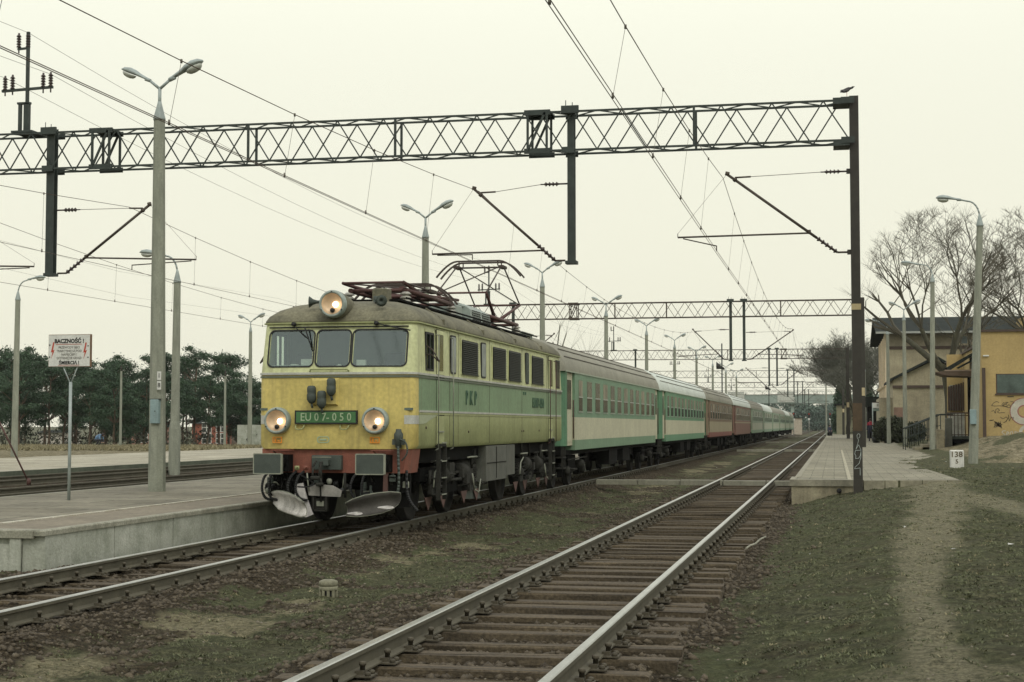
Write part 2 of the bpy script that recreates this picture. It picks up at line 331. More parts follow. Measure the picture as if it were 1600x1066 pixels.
c_ = mixc(rag(se.outputs[2], 7, 1.1, .05, 1.0), turf, pathc); c_ = mixc(rag(aa.outputs['Alpha'], 3, .4), c_, dryc); c_ = mixc(rag(se.outputs[1], 8, 1.5, .15, .85), c_, sandc); c_ = mixc(rag(se.outputs[0], 9, .9), c_, ballc)
l.new(c_, B.inputs['Base Color'])
bp = n.new('ShaderNodeBump'); bp.inputs['Strength'].default_value = 1.0; bp.inputs['Distance'].default_value = .05; l.new(noise(24, 9, .8), bp.inputs['Height']); l.new(bp.outputs[0], B.inputs['Normal'])
me.materials.append(gm)
go = bpy.data.objects.new('ground', me); COL.objects.link(go); tag(go, kind='structure')

def fastmesh(name, V, Fc, m):    # V (n,3), Fc (k,3)
    me = bpy.data.meshes.new(name); me.vertices.add(len(V)); me.vertices.foreach_set('co', V.astype(np.float32).ravel())
    k = Fc.shape[1]; me.loops.add(Fc.size); me.loops.foreach_set('vertex_index', Fc.astype(np.int32).ravel())
    me.polygons.add(len(Fc)); me.polygons.foreach_set('loop_start', np.arange(0, Fc.size, k, dtype=np.int32)); me.polygons.foreach_set('loop_total', np.full(len(Fc), k, np.int32))
    me.update(calc_edges=True); me.materials.append(m); o = bpy.data.objects.new(name, me); COL.objects.link(o); return o
# ------- loose ballast stones
def stones(name, m, n_, xr, yr, size, sel, lift=0.0):
    x = rng.uniform(*xr, n_); y = yr[0]+(yr[1]-yr[0])*rng.random(n_)**1.5; b, s_, p_, d_ = masks(x, y)
    k = rng.random(n_) < sel(b, s_, p_, x, y); x, y = x[k], y[k]; N_ = len(x)
    z = ground(x, y)+lift; r = rng.uniform(*size, N_)*rng.uniform(.6, 1.3, N_)
    base = np.array([[1, 0, 0], [0, 1, 0], [-1, 0, 0], [0, -1, 0], [0, 0, .75], [0, 0, -.6], [.6, .6, .45], [-.6, .55, .5]], float)
    V = base[None]*r[:, None, None]*rng.uniform(.55, 1.25, (N_, 8, 3))
    a = rng.uniform(0, 2*PI, N_); c, s2 = np.cos(a)[:, None], np.sin(a)[:, None]
    V = np.stack([V[..., 0]*c-V[..., 1]*s2, V[..., 0]*s2+V[..., 1]*c, V[..., 2]], -1)+np.stack([x, y, z], -1)[:, None]
    Fb = np.array([[0, 6, 4], [6, 1, 4], [1, 7, 4], [7, 2, 4], [2, 3, 4], [3, 0, 4], [0, 1, 6], [1, 2, 7], [0, 3, 5], [3, 2, 5], [2, 1, 5], [1, 0, 5]])
    Fc = (Fb[None]+(np.arange(N_)*8)[:, None, None]).reshape(-1, 3)
    return fastmesh(name, V.reshape(-1, 3), Fc, m)
o = stones('ballast_stones', M_stone, 90000, (-10.4, -.2), (6, 60), (.018, .042), lambda b, s_, p_, x, y: b*.85+.01)
tag(o, 'loose brown ballast stones lying along the rails', 'ballast', kind='stuff')
o = stones('pebbles', mat('pale_pebble', (.20, .18, .13), .9, 0, .5, 8), 9000, (-7, 7), (6.5, 40), (.008, .022), lambda b, s_, p_, x, y: .18+.5*s_+.3*p_)
tag(o, 'small pale pebbles and crumbs scattered over the turf', 'pebbles', kind='stuff')
# ------- grass blades in small clumps
def blades(name, m, n_, xr, yr, hgt, sel, pw=1.7, wd=.0045):
    x = rng.uniform(*xr, n_); y = yr[0]+(yr[1]-yr[0])*rng.random(n_)**pw; b, s_, p_, d_ = masks(x, y)
    k = rng.random(n_) < sel(b, s_, p_, d_, x, y)*sst(.3, .6, vnoise(x, y, .22, 21)); x, y = x[k], y[k]
    x = np.repeat(x, 5)+rng.normal(0, .022, 5*len(x)); y = np.repeat(y, 5)+rng.normal(0, .022, len(x)); N_ = len(x)
    z = ground(x, y)-.004; hh = rng.uniform(*hgt, N_); a = rng.uniform(0, 2*PI, N_); w_ = wd*rng.uniform(.6, 1.6, N_)*(1+y/18); ln = rng.normal(0, .8, (2, N_))*hh
    P = np.stack([x, y, z], -1); D = np.stack([np.cos(a)*w_, np.sin(a)*w_, 0*a], -1)
    T = P+np.stack([ln[0], ln[1], hh], -1)
    V = np.stack([P-D, P+D, T], 1).reshape(-1, 3); return fastmesh(name, V, np.arange(3*N_).reshape(-1, 3), m)
o = blades('turf_grass', M_grass, 90000, (-7, 6.5), (6.5, 46), (.008, .026), lambda b, s_, p_, d_, x, y: (1-b)*(1-.85*s_)*(1-.8*p_))
tag(o, 'short dull green grass and moss growing between and beside the tracks', 'grass', kind='stuff')
o = blades('withered_grass', M_dry, 12000, (-7, 10), (6.5, 60), (.010, .035), lambda b, s_, p_, d_, x, y: (.35+.5*s_+.4*p_+d_)*(1-.8*b))
tag(o, 'withered straw coloured grass on the sandy patches and the path', 'dry grass', kind='stuff')
o = blades('weed_bank', M_dry, 50000, (-72, -32.5), (50, 125), (.05, .20), lambda b, s_, p_, d_, x, y: (np.abs((-x*math.sin(TH)+y*math.cos(TH))-94) < 12)*1.0, pw=1, wd=.006)
tag(o, 'tall straw coloured weeds along the far edge of the station', 'weeds', kind='stuff')

# ================================================================== RAILWAY TRACKS
def rail_profile():   # flat-bottom rail, centred, head top at z=0, height .152
    return [(-.062, -.152), (.062, -.152), (.062, -.14), (.012, -.122), (.010, -.048), (.034, -.036), (.035, -.008), (.028, 0), (-.028, 0), (-.035, -.008), (-.034, -.036), (-.010, -.048), (-.012, -.122), (-.062, -.14)]
def make_track(cx, z, y0, y1, label, top, detail=True, seed=0, buried=0.0, y_s0=6.):
    T = empty('railway_track', (cx, y0, z-.2)); tag(T, label, 'railway track')
    R = random.Random(seed)
    for s in (-1, 1):
        m = MB(); P = rail_profile(); k = len(P); c = cx+s*.7525
        v = [(c+p[0], y, z+p[1]) for y in (y0, y1) for p in P]
        for i in range(k):
            m.m = 1 if i in (6, 7, 8) else 0
            m.add([], []); j = (i+1) % k; m.v = v; m.f.append((i, j, k+j, k+i)); m.mi.append(m.m); m.sm.append(False)
        m.build('rail', [M_rail, top], T)
    ms = MB(); mf = MB()
    y = y_s0; n_ = 0; rest = MB()
    protoF = None
    while y < y1 and y < 330:
        x0 = cx-1.28+R.uniform(-.07, .07); x1 = cx+1.28+R.uniform(-.07, .07); dz = R.uniform(-.022, .002)-buried*R.random(); a = R.uniform(-.02, .02)
        hw = .112+R.uniform(-.018, .014)
        if n_ < 100:
            m = MB(); m.bbox(x0, x1, y-hw, y+hw, z-.30, z-.157+dz, .012)
            for i, p in enumerate(m.v): m.v[i] = (p[0]+R.uniform(-.015, .015), p[1]+(p[0]-cx)*a+R.uniform(-.012, .012), p[2]+(R.uniform(-.014, .005) if p[2] > z-.2 else 0))
            so = m.build('sleeper', M_sleeper, T)
            if detail and n_ < 90:
                if protoF is None:
                    f = MB(); f.box(-.17, .17, -.085, .085, -.157, -.147)
                    for q in (-1, 1):
                        f.box(q*.075-.03, q*.075+.03, -.04, .04, -.147, -.118); f.lathe([(.019, -.147), (.019, -.085), (.026, -.085), (.026, -.062), (.012, -.058)], (q*.088, 0, 0), n=6)
                        f.lathe([(.022, -.147), (.022, -.125), (.01, -.12)], (q*.14, .05, 0), n=6); f.lathe([(.022, -.147), (.022, -.125), (.01, -.12)], (q*.14, -.05, 0), n=6)
                    protoF = f.build('rail_fastening', M_fast, so); protoF.location = (cx-.7525, y, z); first = True
                    g = protoF.copy(); COL.objects.link(g); g.parent = so; g.location = (cx+.7525, y, z)
                else:
                    for s in (-1, 1):
                        g = protoF.copy(); COL.objects.link(g); g.parent = so; g.matrix_parent_inverse = Matrix(); g.location = (cx+s*.7525, y, z)
        else: rest.box(x0, x1, y-hw, y+hw, z-.3, z-.157+dz)
        n_ += 1; y += .615+R.uniform(-.03, .03)
    if rest.v: tag(rest.build('distant_sleepers', M_sleeper, T), kind='stuff')
    return T
make_track(XA, ZA, -12, 640, 'empty right hand railway track with bright rails and exposed timber sleepers', M_railtop, True, 1)
make_track(XB, 0, -12, 640, 'railway track that the electric locomotive and its train stand on', M_railtopr, True, 2, .035, 9.)
make_track(XC, ZC, 0, 640, 'rusty track just behind the platform with the warning sign', M_rail, False, 3, .03, 30.)
make_track(XD, ZC, 0, 640, 'rusty track beside the far low platform, farthest from the train', M_rail, False, 4, .03, 30.)

# ================================================================== PLATFORMS
def slab_mat(name, c, sx, sy, off=.5, mortar=.012, ox=0):
    m = mat(name, c, .9, 0, .3, .7, c2=tuple(x*.62 for x in c), fine=.2, bump=.3, bscale=25)
    t = m.node_tree; n = t.nodes; l = t.links; B = n['Principled BSDF']
    src = B.inputs['Base Color'].links[0].from_socket
    br = n.new('ShaderNodeTexBrick'); br.inputs['Scale'].default_value = 1; br.inputs['Brick Width'].default_value = sx; br.inputs['Row Height'].default_value = sy
    br.inputs['Mortar Size'].default_value = mortar; br.offset = off; br.inputs['Color1'].default_value = (1, 1, 1, 1); br.inputs['Color2'].default_value = (.78, .77, .74, 1); br.inputs['Mortar'].default_value = (.16, .18, .10, 1); br.inputs['Mortar Smooth'].default_value = .4
    co = n.new('ShaderNodeTexCoord'); ns = n.new('ShaderNodeTexNoise'); ns.inputs['Scale'].default_value = 1.3; l.new(co.outputs['Object'], ns.inputs[0])
    ad = n.new('ShaderNodeVectorMath'); ad.operation = 'MULTIPLY_ADD'; ad.inputs[1].default_value = (.05, .05, 0); l.new(ns.outputs['Color'], ad.inputs[0]); l.new(co.outputs['Object'], ad.inputs[2]); l.new(ad.outputs[0], br.inputs[0])
    mm = n.new('ShaderNodeMix'); mm.data_type = 'RGBA'; mm.blend_type = 'MULTIPLY'; mm.inputs[0].default_value = 1; l.new(src, mm.inputs[6]); l.new(br.outputs[0], mm.inputs[7]); l.new(mm.outputs[2], B.inputs['Base Color'])
    return m
M_slab = slab_mat('platform_slabs', (.215, .20, .145), 1.9, .95, .5, .022)
M_slab2 = slab_mat('platform_slabs_far', (.40, .375, .28), 2.2, 1.3)
M_slab3 = slab_mat('pavement_slabs', (.275, .26, .185), .55, .5, .5, .01)
M_slabe = mat('edge_slabs', (.20, .175, .125), .9, 0, .3, 1.2, fine=.2)
M_lip = mat('platform_edge_kerb', (.31, .305, .24), .9, 0, .4, 3, c2=(.17, .17, .125), streak=.3, fine=.25)
M_wline = mat('worn_white_line', (.55, .54, .45), .85, 0, .3, 4, c2=(.28, .25, .18), fine=.3)
P1 = empty('platform', (-12.2, 17.95, -.2)); tag(P1, 'grey concrete platform with a white safety line, between the train and the rusty tracks', 'platform')
XE, ZP, XF = -9.62, .33, -14.95
m = MB(); m.box(XF, -11.02, 18.0, 330, -.2, ZP); m.build('surface', M_slab, P1)
m = MB(); m.box(-10.94, XE-.12, 18.16, 330, -.2, ZP-.012); m.build('edge_slabs', M_slabe, P1)
m = MB(); m.box(-11.02, -10.94, 18.0, 330, -.2, ZP+.003); m.build('white_line', M_wline, P1)
m = MB(); m.bbox(XE-.12, XE+.02, 17.93, 330, ZP-.06, ZP+.010, .015); m.bbox(XF, XE-.12, 17.93, 18.16, ZP-.09, ZP+.012, .015); m.build('edge_kerb', M_lip, P1)
m = MB()
yy = 18.0
while yy < 120:
    m.box(XE-.3, XE-.002*(int(yy*7) % 3), yy+.008, yy+1.92, -.32, ZP-.06); yy += 1.935
m.box(XE-.3, XE, yy, 330, -.32, ZP-.06)
m.box(XF, XE-.3, 17.98, 18.4, -.32, ZP-.17); m.box(XF, XE-.3, 18.02, 18.4, ZP-.17, ZP-.09); m.box(XE-.45, XE-.3, 17.95, 18.0, -.3, ZP-.06)
m.build('retaining_wall', M_concw, P1)
m = MB(); m.box(XF-.0, XF+.12, 18, 330, -.2, ZP+.004); m.build('back_kerb', M_lip, P1)
P2 = empty('platform', (-27.4, 30, .1)); tag(P2, 'low pale platform beyond the rusty tracks in front of the pines', 'platform')
m = MB(); m.box(-32.2, -22.72, 6, 330, .0, .35); m.build('surface', M_slab2, P2)
m = MB(); m.box(-22.72, -22.6, 6, 330, -.05, .355); m.build('retaining_wall', mat('dark_kerb', (.10, .115, .08), .9, 0, .4, 1.5), P2)
P3 = empty('platform', (1.2, 35.6, .1)); tag(P3, 'brown slab platform at the right that runs to the station building', 'platform')
ZR = .42
m = MB(); m.box(-.88, .62, 36.05, 215, .1, ZR); m.build('surface', M_slab3, P3)
pave = [(.62, 35.75), (2.75, 36.4), (2.62, 42), (2.35, 49.5), (2.9, 58), (4.9, 70.5), (5.6, 74), (5.6, 215), (.62, 215)]
m = MB(); m.prism([(x, y, ZR-.004) for x, y in pave], (0, 0, -.25)); m.build('paved_area', M_slab3, P3)
m = MB(); m.box(-1.0, .60, 35.62, 36.05, ZR-.13, ZR+.012); m.box(-1.0, -.88, 36.05, 37.6, ZR-.13, ZR+.012); m.box(-.93, -.80, 37.6, 215, ZR-.12, ZR+.01); m.build('edge_kerb', mat('dirty_kerb', (.30, .285, .21), .9, 0, .4, 2.5, streak=.3), P3)
M_rwall = mat('stained_concrete', (.33, .30, .20), .9, 0, .45, 2.2, c2=(.17, .15, .10), streak=.5, dirt=(.09, .08, .055), bump=.5, bscale=20)
m = MB(); m.box(-.96, .55, 35.66, 36.0, -.4, ZR-.13); m.box(-.96, -.84, 36.0, 37.6, -.4, ZR-.13); m.box(-.88, -.78, 37.6, 215, -.4, ZR-.12); m.build('retaining_wall', M_rwall, P3)
m = MB(); m.lathe([(.0, 0), (.055, 0), (.055, -.02), (.03, -.03)], (.08, 35.65, .19), 'y', 12); m.build('drain_pipe_mouth', M_black, P3)
m = MB(); m.box(.28, .36, 36.06, 80, ZR, ZR+.0035); m.build('worn_line', mat('very_worn_line', (.36, .34, .25), .9, 0, .4, 3, c2=(.27, .25, .17), fine=.3), P3)

# board crossings
M_dkslab = mat('worn_grey_slab', (.25, .245, .185), .9, 0, .35, 2, streak=.3)
def crossing(y, x0, x1, z, w_, label):
    w_ *= .7
    m = MB(); R = random.Random(int(y)); x = x0
    while x < x1:
        b = min(x+1.2, x1)
        cut = [c for c in (XA-.7525, XA+.7525) if x < c < b]
        zz = z+R.uniform(-.01, .01)
        segs = [(x, b)]
        for c in cut: segs = [s for a, e in segs for s in (((a, c-.05), (c+.05, e)) if a < c < e else ((a, e),))]
        for a, e in segs: m.bbox(a+.01, e-.01, y-w_/2, y+w_/2, z-.14, zz, .012)
        x = b
    o = m.build('board_crossing', M_dkslab); tag(o, label, 'crossing', 'slab crossings over the right hand track')
crossing(44.6, -6.7, -1.02, ZA-.005, .42, 'nearest pale slab foot crossing over the right hand track')
crossing(102, -6.2, -1.02, ZA-.005, .5, 'pale slab crossing over the right track, second one away')
crossing(150, -6.4, -1.02, ZA-.005, .6, 'pale slab crossing over the right track, third one away')
crossing(222, -6.4, -1.02, ZA-.005, 1.6, 'farthest pale slab crossing near the end of the train')

# ================================================================== CATENARY PORTALS
def truss(x0, x1, y, zb, zt, dy=.27, pitch=1.12, joints=(), lod=0):
    m = MB(); c = .044 if lod == 0 else .045
    for yy in (y-dy, y+dy):
        for z in (zb, zt): m.box(x0, x1, yy-c/2, yy+c/2, z-c/2, z+c/2)
    n_ = int((x1-x0)/pitch); p = (x1-x0)/n_
    for i in range(n_):
        a = x0+i*p; b = a+p
        for k, yy in enumerate((y-dy, y+dy)):
            o = (p*.28 if k else 0)
            q = [(a+o, zb), (a+o+p/2, zt), (b+o, zb)]
            if q[2][0] > x1+.01: q = q[:2] if q[1][0] <= x1 else []
            for u, v in zip(q, q[1:]): m.bar((u[0], yy, u[1]), (v[0], yy, v[1]), .028, .022)
        if lod < 2:
            for z in (zb, zt):
                m.bar((a, y-dy, z), (a+p/2, y+dy, z), .026, .022); m.bar((a+p/2, y+dy, z), (b, y-dy, z), .026, .022)
    for j in joints:   # bolted joints of two beam pieces
        for yy in (y-dy-.02, y+dy+.02):
            for z in (zb, zt): m.box(j-.30, j+.30, yy-.02, yy+.02, z-.06, z+.06)
            m.bar((j-.22, yy, zb), (j-.22, yy, zt), .05, .05); m.bar((j+.22, yy, zb), (j+.22, yy, zt), .05, .05)
            m.bar((j-.22, yy, zb), (j+.18, yy, zt), .05, .04)
        m.box(j-.3, j+.3, y-dy, y+dy, zt+.01, zt+.04)
    return m
def ibeam(x, y, z0, z1, wx, wy, t=.02, tap=0):
    m = MB(); m.box(x-wx/2, x+wx/2, y-wy/2, y-wy/2+t, z0, z1); m.box(x-wx/2, x+wx/2, y+wy/2-t, y+wy/2, z0, z1); m.box(x-t/2, x+t/2, y-wy/2+t, y+wy/2-t, z0, z1); return m
def insul(m, p, q, r=.05, n=5):
    p = Vector(p); q = Vector(q); m.tube(p, q, r*.45, n=6)
    for i in range(n):
        a = p.lerp(q, (i+.3)/n); b = p.lerp(q, (i+.65)/n); m.tube(a, b, r*.7, r, n=8)
def cantilever(par, y, xm, foot, tip, regz, regx0, regx1, wirex, wirez, tiez):
    """hinged bracket: diagonal tube with tie wire above and registration tube below"""
    s = 1 if tip[0] > xm else -1
    C = MB(); ft = Vector((xm+s*.07, y, foot)); e1 = Vector((xm+s*.30, y, foot+.0)); tp = Vector((tip[0], y, tip[1]))
    d = (tp-e1).normalized(); e2 = e1+d*.55
    C.tube(ft, e1, .022); C.tube(e2, tp, .032, n=8); C.tube(tp-Vector((.0, .0, .03)), tp+Vector((-s*.02, 0, .05)), .05, n=8); C.tube(tp-d*.25, tp-d*.19, .05, n=8)
    f = (regx0-e1.x)/(tp.x-e1.x); rz = e1.z+(tp.z-e1.z)*f
    C.tube((regx0, y, rz-.01), (regx1, y, regz), .020, n=6); C.tube((regx0, y, rz-.03), (regx0, y, rz+.06), .035, n=6); C.tube((regx1, y, regz), (regx1-.0, y, regz+.09), .008)
    C.tube((regx1+(.12 if wirex > regx1 else -.12), y, regz-.03), (wirex, y, wirez+.12), .014, n=5); C.tube((wirex, y, wirez+.13), (wirex, y, wirez), .012)
    C.tube((tp-d*.22)+Vector((0, 0, .05)), (tp-d*.22)+Vector((-s*.35, 0, .06)), .02)
    o = C.build('cantilever', M_panto if False else M_steelrust, par)
    W = MB(); a = (tp-d*.22)+Vector((-s*.35, 0, .06)); b = Vector((xm+s*.62, y, tiez)); W.tube(a, b, .007, n=5)
    W.tube(tp, (regx1, y, regz+.08), .004, n=4)
    W.build('tie_wire', M_wire, o)
    I = MB(); insul(I, e1, e2, .06, 5); insul(I, (xm+s*.22, y, tiez), (xm+s*.55, y, tiez), .055, 4); I.tube((xm+s*.02, y, tiez), (xm+s*.22, y, tiez), .02); I.tube((xm+s*.55, y, tiez), (xm+s*.64, y, tiez), .015)
    I.build('insulator', M_insul, o)
    return o
def feeder_pole(par, y, x, z0, z1):
    m = MB(); m.box(x-.035, x+.035, y-.035, y+.035, z0+.45, z1); m.box(x-.26, x+.3, y-.3, y+.3, z0-.03, z0+.02)
    m.box(x-.07, x+.07, y-.05, y+.05, z0, z0+.75); m.box(x-.22, x-.15, y-.04, y+.04, z0, z0+.75); m.box(x-.25, x+.09, y-.05, y+.05, z0+.72, z0+.77)
    zc = z1-1.45
    m.bar((x-.68, y, zc), (x+.68, y, zc+.05), .06, .06); m.bar((x-.28, y, z1-.42), (x+.03, y, z1-.40), .05, .05)
    o = m.build('feeder_pole', M_steel, par)
    I = MB()
    for dx, zz in ((-.60, zc), (-.40, zc+.02), (.42, zc+.03), (.62, zc+.04), (-.25, z1-.40), (.0, z1-.40)):
        I.tube((x+dx, y, zz-.12), (x+dx, y, zz), .02)
        for k in range(5): I.lathe([(.03, 0), (.065, .01), (.04, .05)], (x+dx, y, zz+.02+k*.065), n=8)
        I.tube((x+dx, y, zz), (x+dx, y, zz+.38), .028)
    I.build('insulator', M_insul, o); return o
GZB, GZT = 7.86, 8.74
def gusset(m, x, y, w_=.25):
    for z in (GZB, GZT):
        for yy in (y-.30, y+.30): m.box(x-w_, x+w_*.6, yy-.012, yy+.012, z-.07, z+.07)
# ---- nearest portal, y = 35
Y1 = 35.0
G = empty('catenary_portal', (.47, Y1, .2)); tag(G, 'nearest steel lattice portal spanning all tracks, its dark mast with chalk scribble at the right', 'catenary portal')
m = MB(); X = .485
m.box(X-.098, X+.098, Y1-.19, Y1-.172, -.2, 8.85); m.box(X-.098, X+.098, Y1+.172, Y1+.19, -.2, 8.85); m.box(X-.098, X-.082, Y1-.172, Y1+.172, -.2, 8.85); m.box(X+.02, X+.04, Y1-.172, Y1+.172, -.2, 8.85)
for z_ in (5.42, 7.20): m.box(X-.175, X-.098, Y1-.16, Y1-.04, z_-.05, z_+.05)
mo = m.build('mast', M_mast, G)
m = MB(); m.box(X-.101, X+.101, Y1-.194, Y1-.05, 1.52, 2.12); m.build('rust_band', mat('rust_patch', (.085, .06, .035), .85, 0, .4, 3), mo)
m = MB(); m.box(X-.102, X+.102, Y1-.196, Y1-.05, 4.15, 4.28); m.build('pale_band', mat('pale_band', (.40, .33, .18), .8, 0, .3, 5), mo)
m = MB()   # chalk scribble
sc_ = [(.02, 1.36), (.055, 1.40), (.05, 1.45), (.01, 1.46), (-.02, 1.42), (-.01, 1.36), (.02, 1.33), (.0, 1.25), (-.05, 1.12), (.02, 1.22), (.08, 1.10), (-.06, 1.10), (-.08, 1.02), (-.05, .98), (-.06, .92), (.02, .93), (.06, .99), (.08, 1.10), (.07, .95), (.03, .82), (-.07, .74), (-.09, .70), (.05, .72), (.05, .56)]
m.path([(X+a*.85, Y1-.196, .0+b) for a, b in sc_], .006, 4); m.build('chalk_scribble', mat('chalk', (.45, .50, .47), .9), mo)
t_ = truss(-33.0, X-.10, Y1, GZB, GZT, joints=(-6.55, -17.25), pitch=1.10)
for jx in (-3.0, -9.9, -13.5, -24.5): 
    for yy in (Y1-.27, Y1+.27): t_.bar((jx, yy, GZB), (jx, yy, GZT), .05, .05)
for q in (X-.1, -5.81, -18.6): gusset(t_, q, Y1, .18)
t_.box(X-.45, X-.1, Y1-.3, Y1+.3, GZT-.08, GZT+.06); t_.box(X-.45, X-.1, Y1-.3, Y1+.3, GZB-.12, GZB-.02)
t_.build('lattice_beam', M_steel, G)
def hanger(par, x, y, z0=5.33, w_=.16):
    m = ibeam(x, y-.12, z0, GZT+.12, w_, .20, .025); m.box(x-.13, x+.13, y-.25, y+.02, z0-.05, z0+.02)
    m.box(x-.2, x+.2, y-.36, y-.30, GZT-.05, GZT+.12); m.tube((x-.1, y-.3, GZT), (x-.1, y-.3, GZT+.25), .01); m.tube((x+.05, y-.3, GZT), (x+.05, y-.3, GZT+.2), .01)
    return m.build('hanger', M_steel, par)
hanger(G, -5.79, Y1); hanger(G, -18.6, Y1, 5.30, .20); hanger(G, -24.2, Y1)
cantilever(G, Y1-.1, X-.09, 5.42, (-2.29, 7.22), 5.83, -.5, -3.39, -2.53, 5.5, 7.20)
cantilever(G, Y1-.1, -5.87, 5.37, (-8.07, 7.07), 5.58, -6.45, -9.05, -8.10, 5.43, 7.12)
cantilever(G, Y1-.1, -18.5, 5.32, (-16.05, 6.93), 5.58, -17.7, -14.85, -16.49, 5.36, 6.86)
cantilever(G, Y1-.1, -24.1, 5.32, (-21.3, 6.93), 5.50, -23.3, -19.05, -20.6, 5.32, 6.86)
feeder_pole(G, Y1, -19.36, 8.80, 11.32)
m = MB(); m.box(-33.3, -33.0, Y1-.2, Y1+.2, 0, 8.85); m.build('mast', M_mast, G)
# pigeon perched on the mast head
def bird():
    m = MB(); x, y, z = .33, Y1-.05, 8.93
    m.lathe([(.004, -.16), (.022, -.12), (.05, -.06), (.062, 0), (.058, .05), (.036, .09), (.028, .115), (.034, .135), (.030, .16), (.012, .18), (.004, .205)], (0, 0, 0), 'x', 12)
    for i, p in enumerate(m.v):
        q = p[0]; k = max(0, q)/.2; m.v[i] = (x+q*.9, y+p[1]*.8, z+.075+p[2]*.85+k*.075-max(0, -q)*.25)
    o = m.build('pigeon', mat('dark_feathers', (.05, .05, .05), .8, 0, .3, 20)); tag(o, 'small dark pigeon perched on top of the nearest portal mast', 'bird')
    w_ = MB()
    for s in (-1, 1): w_.prism([(x-.14, y+s*.045, z+.07), (x+.04, y+s*.05, z+.11), (x+.06, y+s*.05, z+.06), (x-.04, y+s*.052, z+.03)], (0, s*.008, 0))
    w_.build('wing', mat('wing_feathers', (.09, .09, .09), .8, 0, .3, 20), o)
    l_ = MB()
    for s in (-1, 1): l_.tube((x+.01, y+s*.02, z+.04), (x+.01, y+s*.02, z-.08), .005, n=5)
    l_.build('leg', M_redl, o)
bird()
# ---- further portals
def portal(y, xr, xl, hang, cants, pole_x, label, lod, base=.3, bodies=()):
    G = empty('catenary_portal', (xr, y, base)); tag(G, label, 'catenary portal', 'catenary portals receding along the line')
    m = ibeam(xr, y, -.3, 8.85, .30, .34, .03); m.build('mast', M_mast, G)
    m = MB(); m.box(xr-.12, xr+.12, y-.2, y-.17, 3.3, 3.75); m.build('number_plate', mat('cream_plate', (.5, .42, .25), .7), G)
    t_ = truss(xl, xr-.15, y, GZB, GZT, joints=bodies, pitch=1.12 if lod < 2 else 1.5, lod=lod)
    for q in (xr-4.5, xr-11, xr-14): t_.bar((q, y-.27, GZB), (q, y-.27, GZT), .07, .05)
    t_.build('lattice_beam', M_steelrust, G)
    m = ibeam(xl, y, -.3, 8.85, .3, .34, .03); m.build('mast', M_mast, G)
    for h in hang: hanger(G, h, y, 5.36, .15)
    for c in cants: cantilever(G, y-.1, *c)
    if pole_x: feeder_pole(G, y, pole_x, 8.80, 11.1)
    return G
portal(90.5, 1.56, -32, (-5.78, -5.02, -18.5), (
    (-5.86, 5.40, (-7.95, 7.15), 5.62, -6.5, -8.9, -7.9, 5.45, 7.12), (-4.94, 5.40, (-2.25, 7.05), 5.62, -4.2, -1.7, -2.5, 5.45, 6.95),
    (-18.4, 5.35, (-16.05, 7.0), 5.6, -17.7, -15, -16.6, 5.4, 6.9)), -20.0, 'second catenary portal, its beam passing behind the raised pantograph', 1, .3, (-14.9,))
portal(148.5, 1.22, -32, (-5.95, -5.22, -18.5), (
    (-6.03, 5.40, (-8.1, 7.0), 5.62, -6.6, -8.9, -8.0, 5.45, 7.0), (-5.14, 5.40, (-2.95, 7.0), 5.62, -4.4, -1.8, -2.5, 5.45, 6.95)), -20.6, 'third catenary portal, seen above the second coach', 1, .3, (-4.6,))
for y, lb in ((206, 'fourth catenary portal, thin beam above the last coaches'), (262, 'fifth catenary portal, smaller beam beyond the fourth'), (322, 'sixth and farthest catenary portal in front of the viaduct')):
    portal(y, 1.1, -30, (-5.9, -5.1), ((-5.98, 5.40, (-8.1, 7.0), 5.62, -6.6, -8.9, -8.0, 5.45, 7.0), (-5.02, 5.40, (-2.9, 7.0), 5.62, -4.4, -1.8, -2.5, 5.45, 6.95)), -20.5, lb, 2)

# ================================================================== OVERHEAD LINES
PY = [-24, 35, 90.5, 148.5, 206, 262, 322, 380]
def line(label, cx, cz, mz, stag, low_m, double=True, y_end=380):
    T = empty('overhead_line', (cx, 35, cz)); tag(T, label, 'overhead wire')
    pts = [p for p in PY if p <= y_end]
    for dx in ((-.022, .022) if double else (0,)):
        m = MB()
        for i, (a, b) in enumerate(zip(pts, pts[1:])):
            r = .0058
            m.tube((cx+stag*(-1)**i+dx, a, cz), (cx+stag*(-1)**(i+1)+dx, b, cz), r, n=5)
        m.build('contact_wire', M_wire, T)
    m = MB(); drs = MB()
    for i, (a, b) in enumerate(zip(pts, pts[1:])):
        K = 14; P = []
        for k in range(K+1):
            t = k/K; z = mz-(mz-low_m)*4*t*(1-t)*(1.0); P.append(Vector((cx+stag*(-1)**i*(1-2*t)*.8+(.15 if double else 0), a+(b-a)*t, z)))
        m.path(P, .0068, 5)
        for k in range(1, K, 1 if a < 100 else 2):
            if k in (0, K): continue
            dr = MB() if a < 100 else drs
            q = P[k]; t = k/K; xc = cx+stag*(-1)**i*(1-2*t); dr.tube(q, (xc, q.y, cz), .0035, n=4); dr.tube((xc, q.y, cz-.02), (xc, q.y, cz+.05), .016, n=5)
            dr.tube(q+Vector((0, 0, -.03)), q+Vector((0, 0, .02)), .016, n=5)
            if a < 100: dr.build('dropper', M_wiref, T)
    m.build('messenger_wire', M_wire, T); tag(drs.build('far_droppers', M_wiref, T), kind='stuff')
line('double contact wire above the empty right hand track', -2.50, 5.5, 7.15, .04, 6.15)
line('double contact wire above the locomotive, touched by its pantograph', -8.08, 5.40, 7.02, .04, 6.0)
line('overhead wire above the rusty track behind the warning sign', -16.5, 5.37, 6.9, .15, 5.85, False)
line('overhead wire above the rusty track by the far platform', -20.6, 5.30, 6.9, .3, 5.85, False)
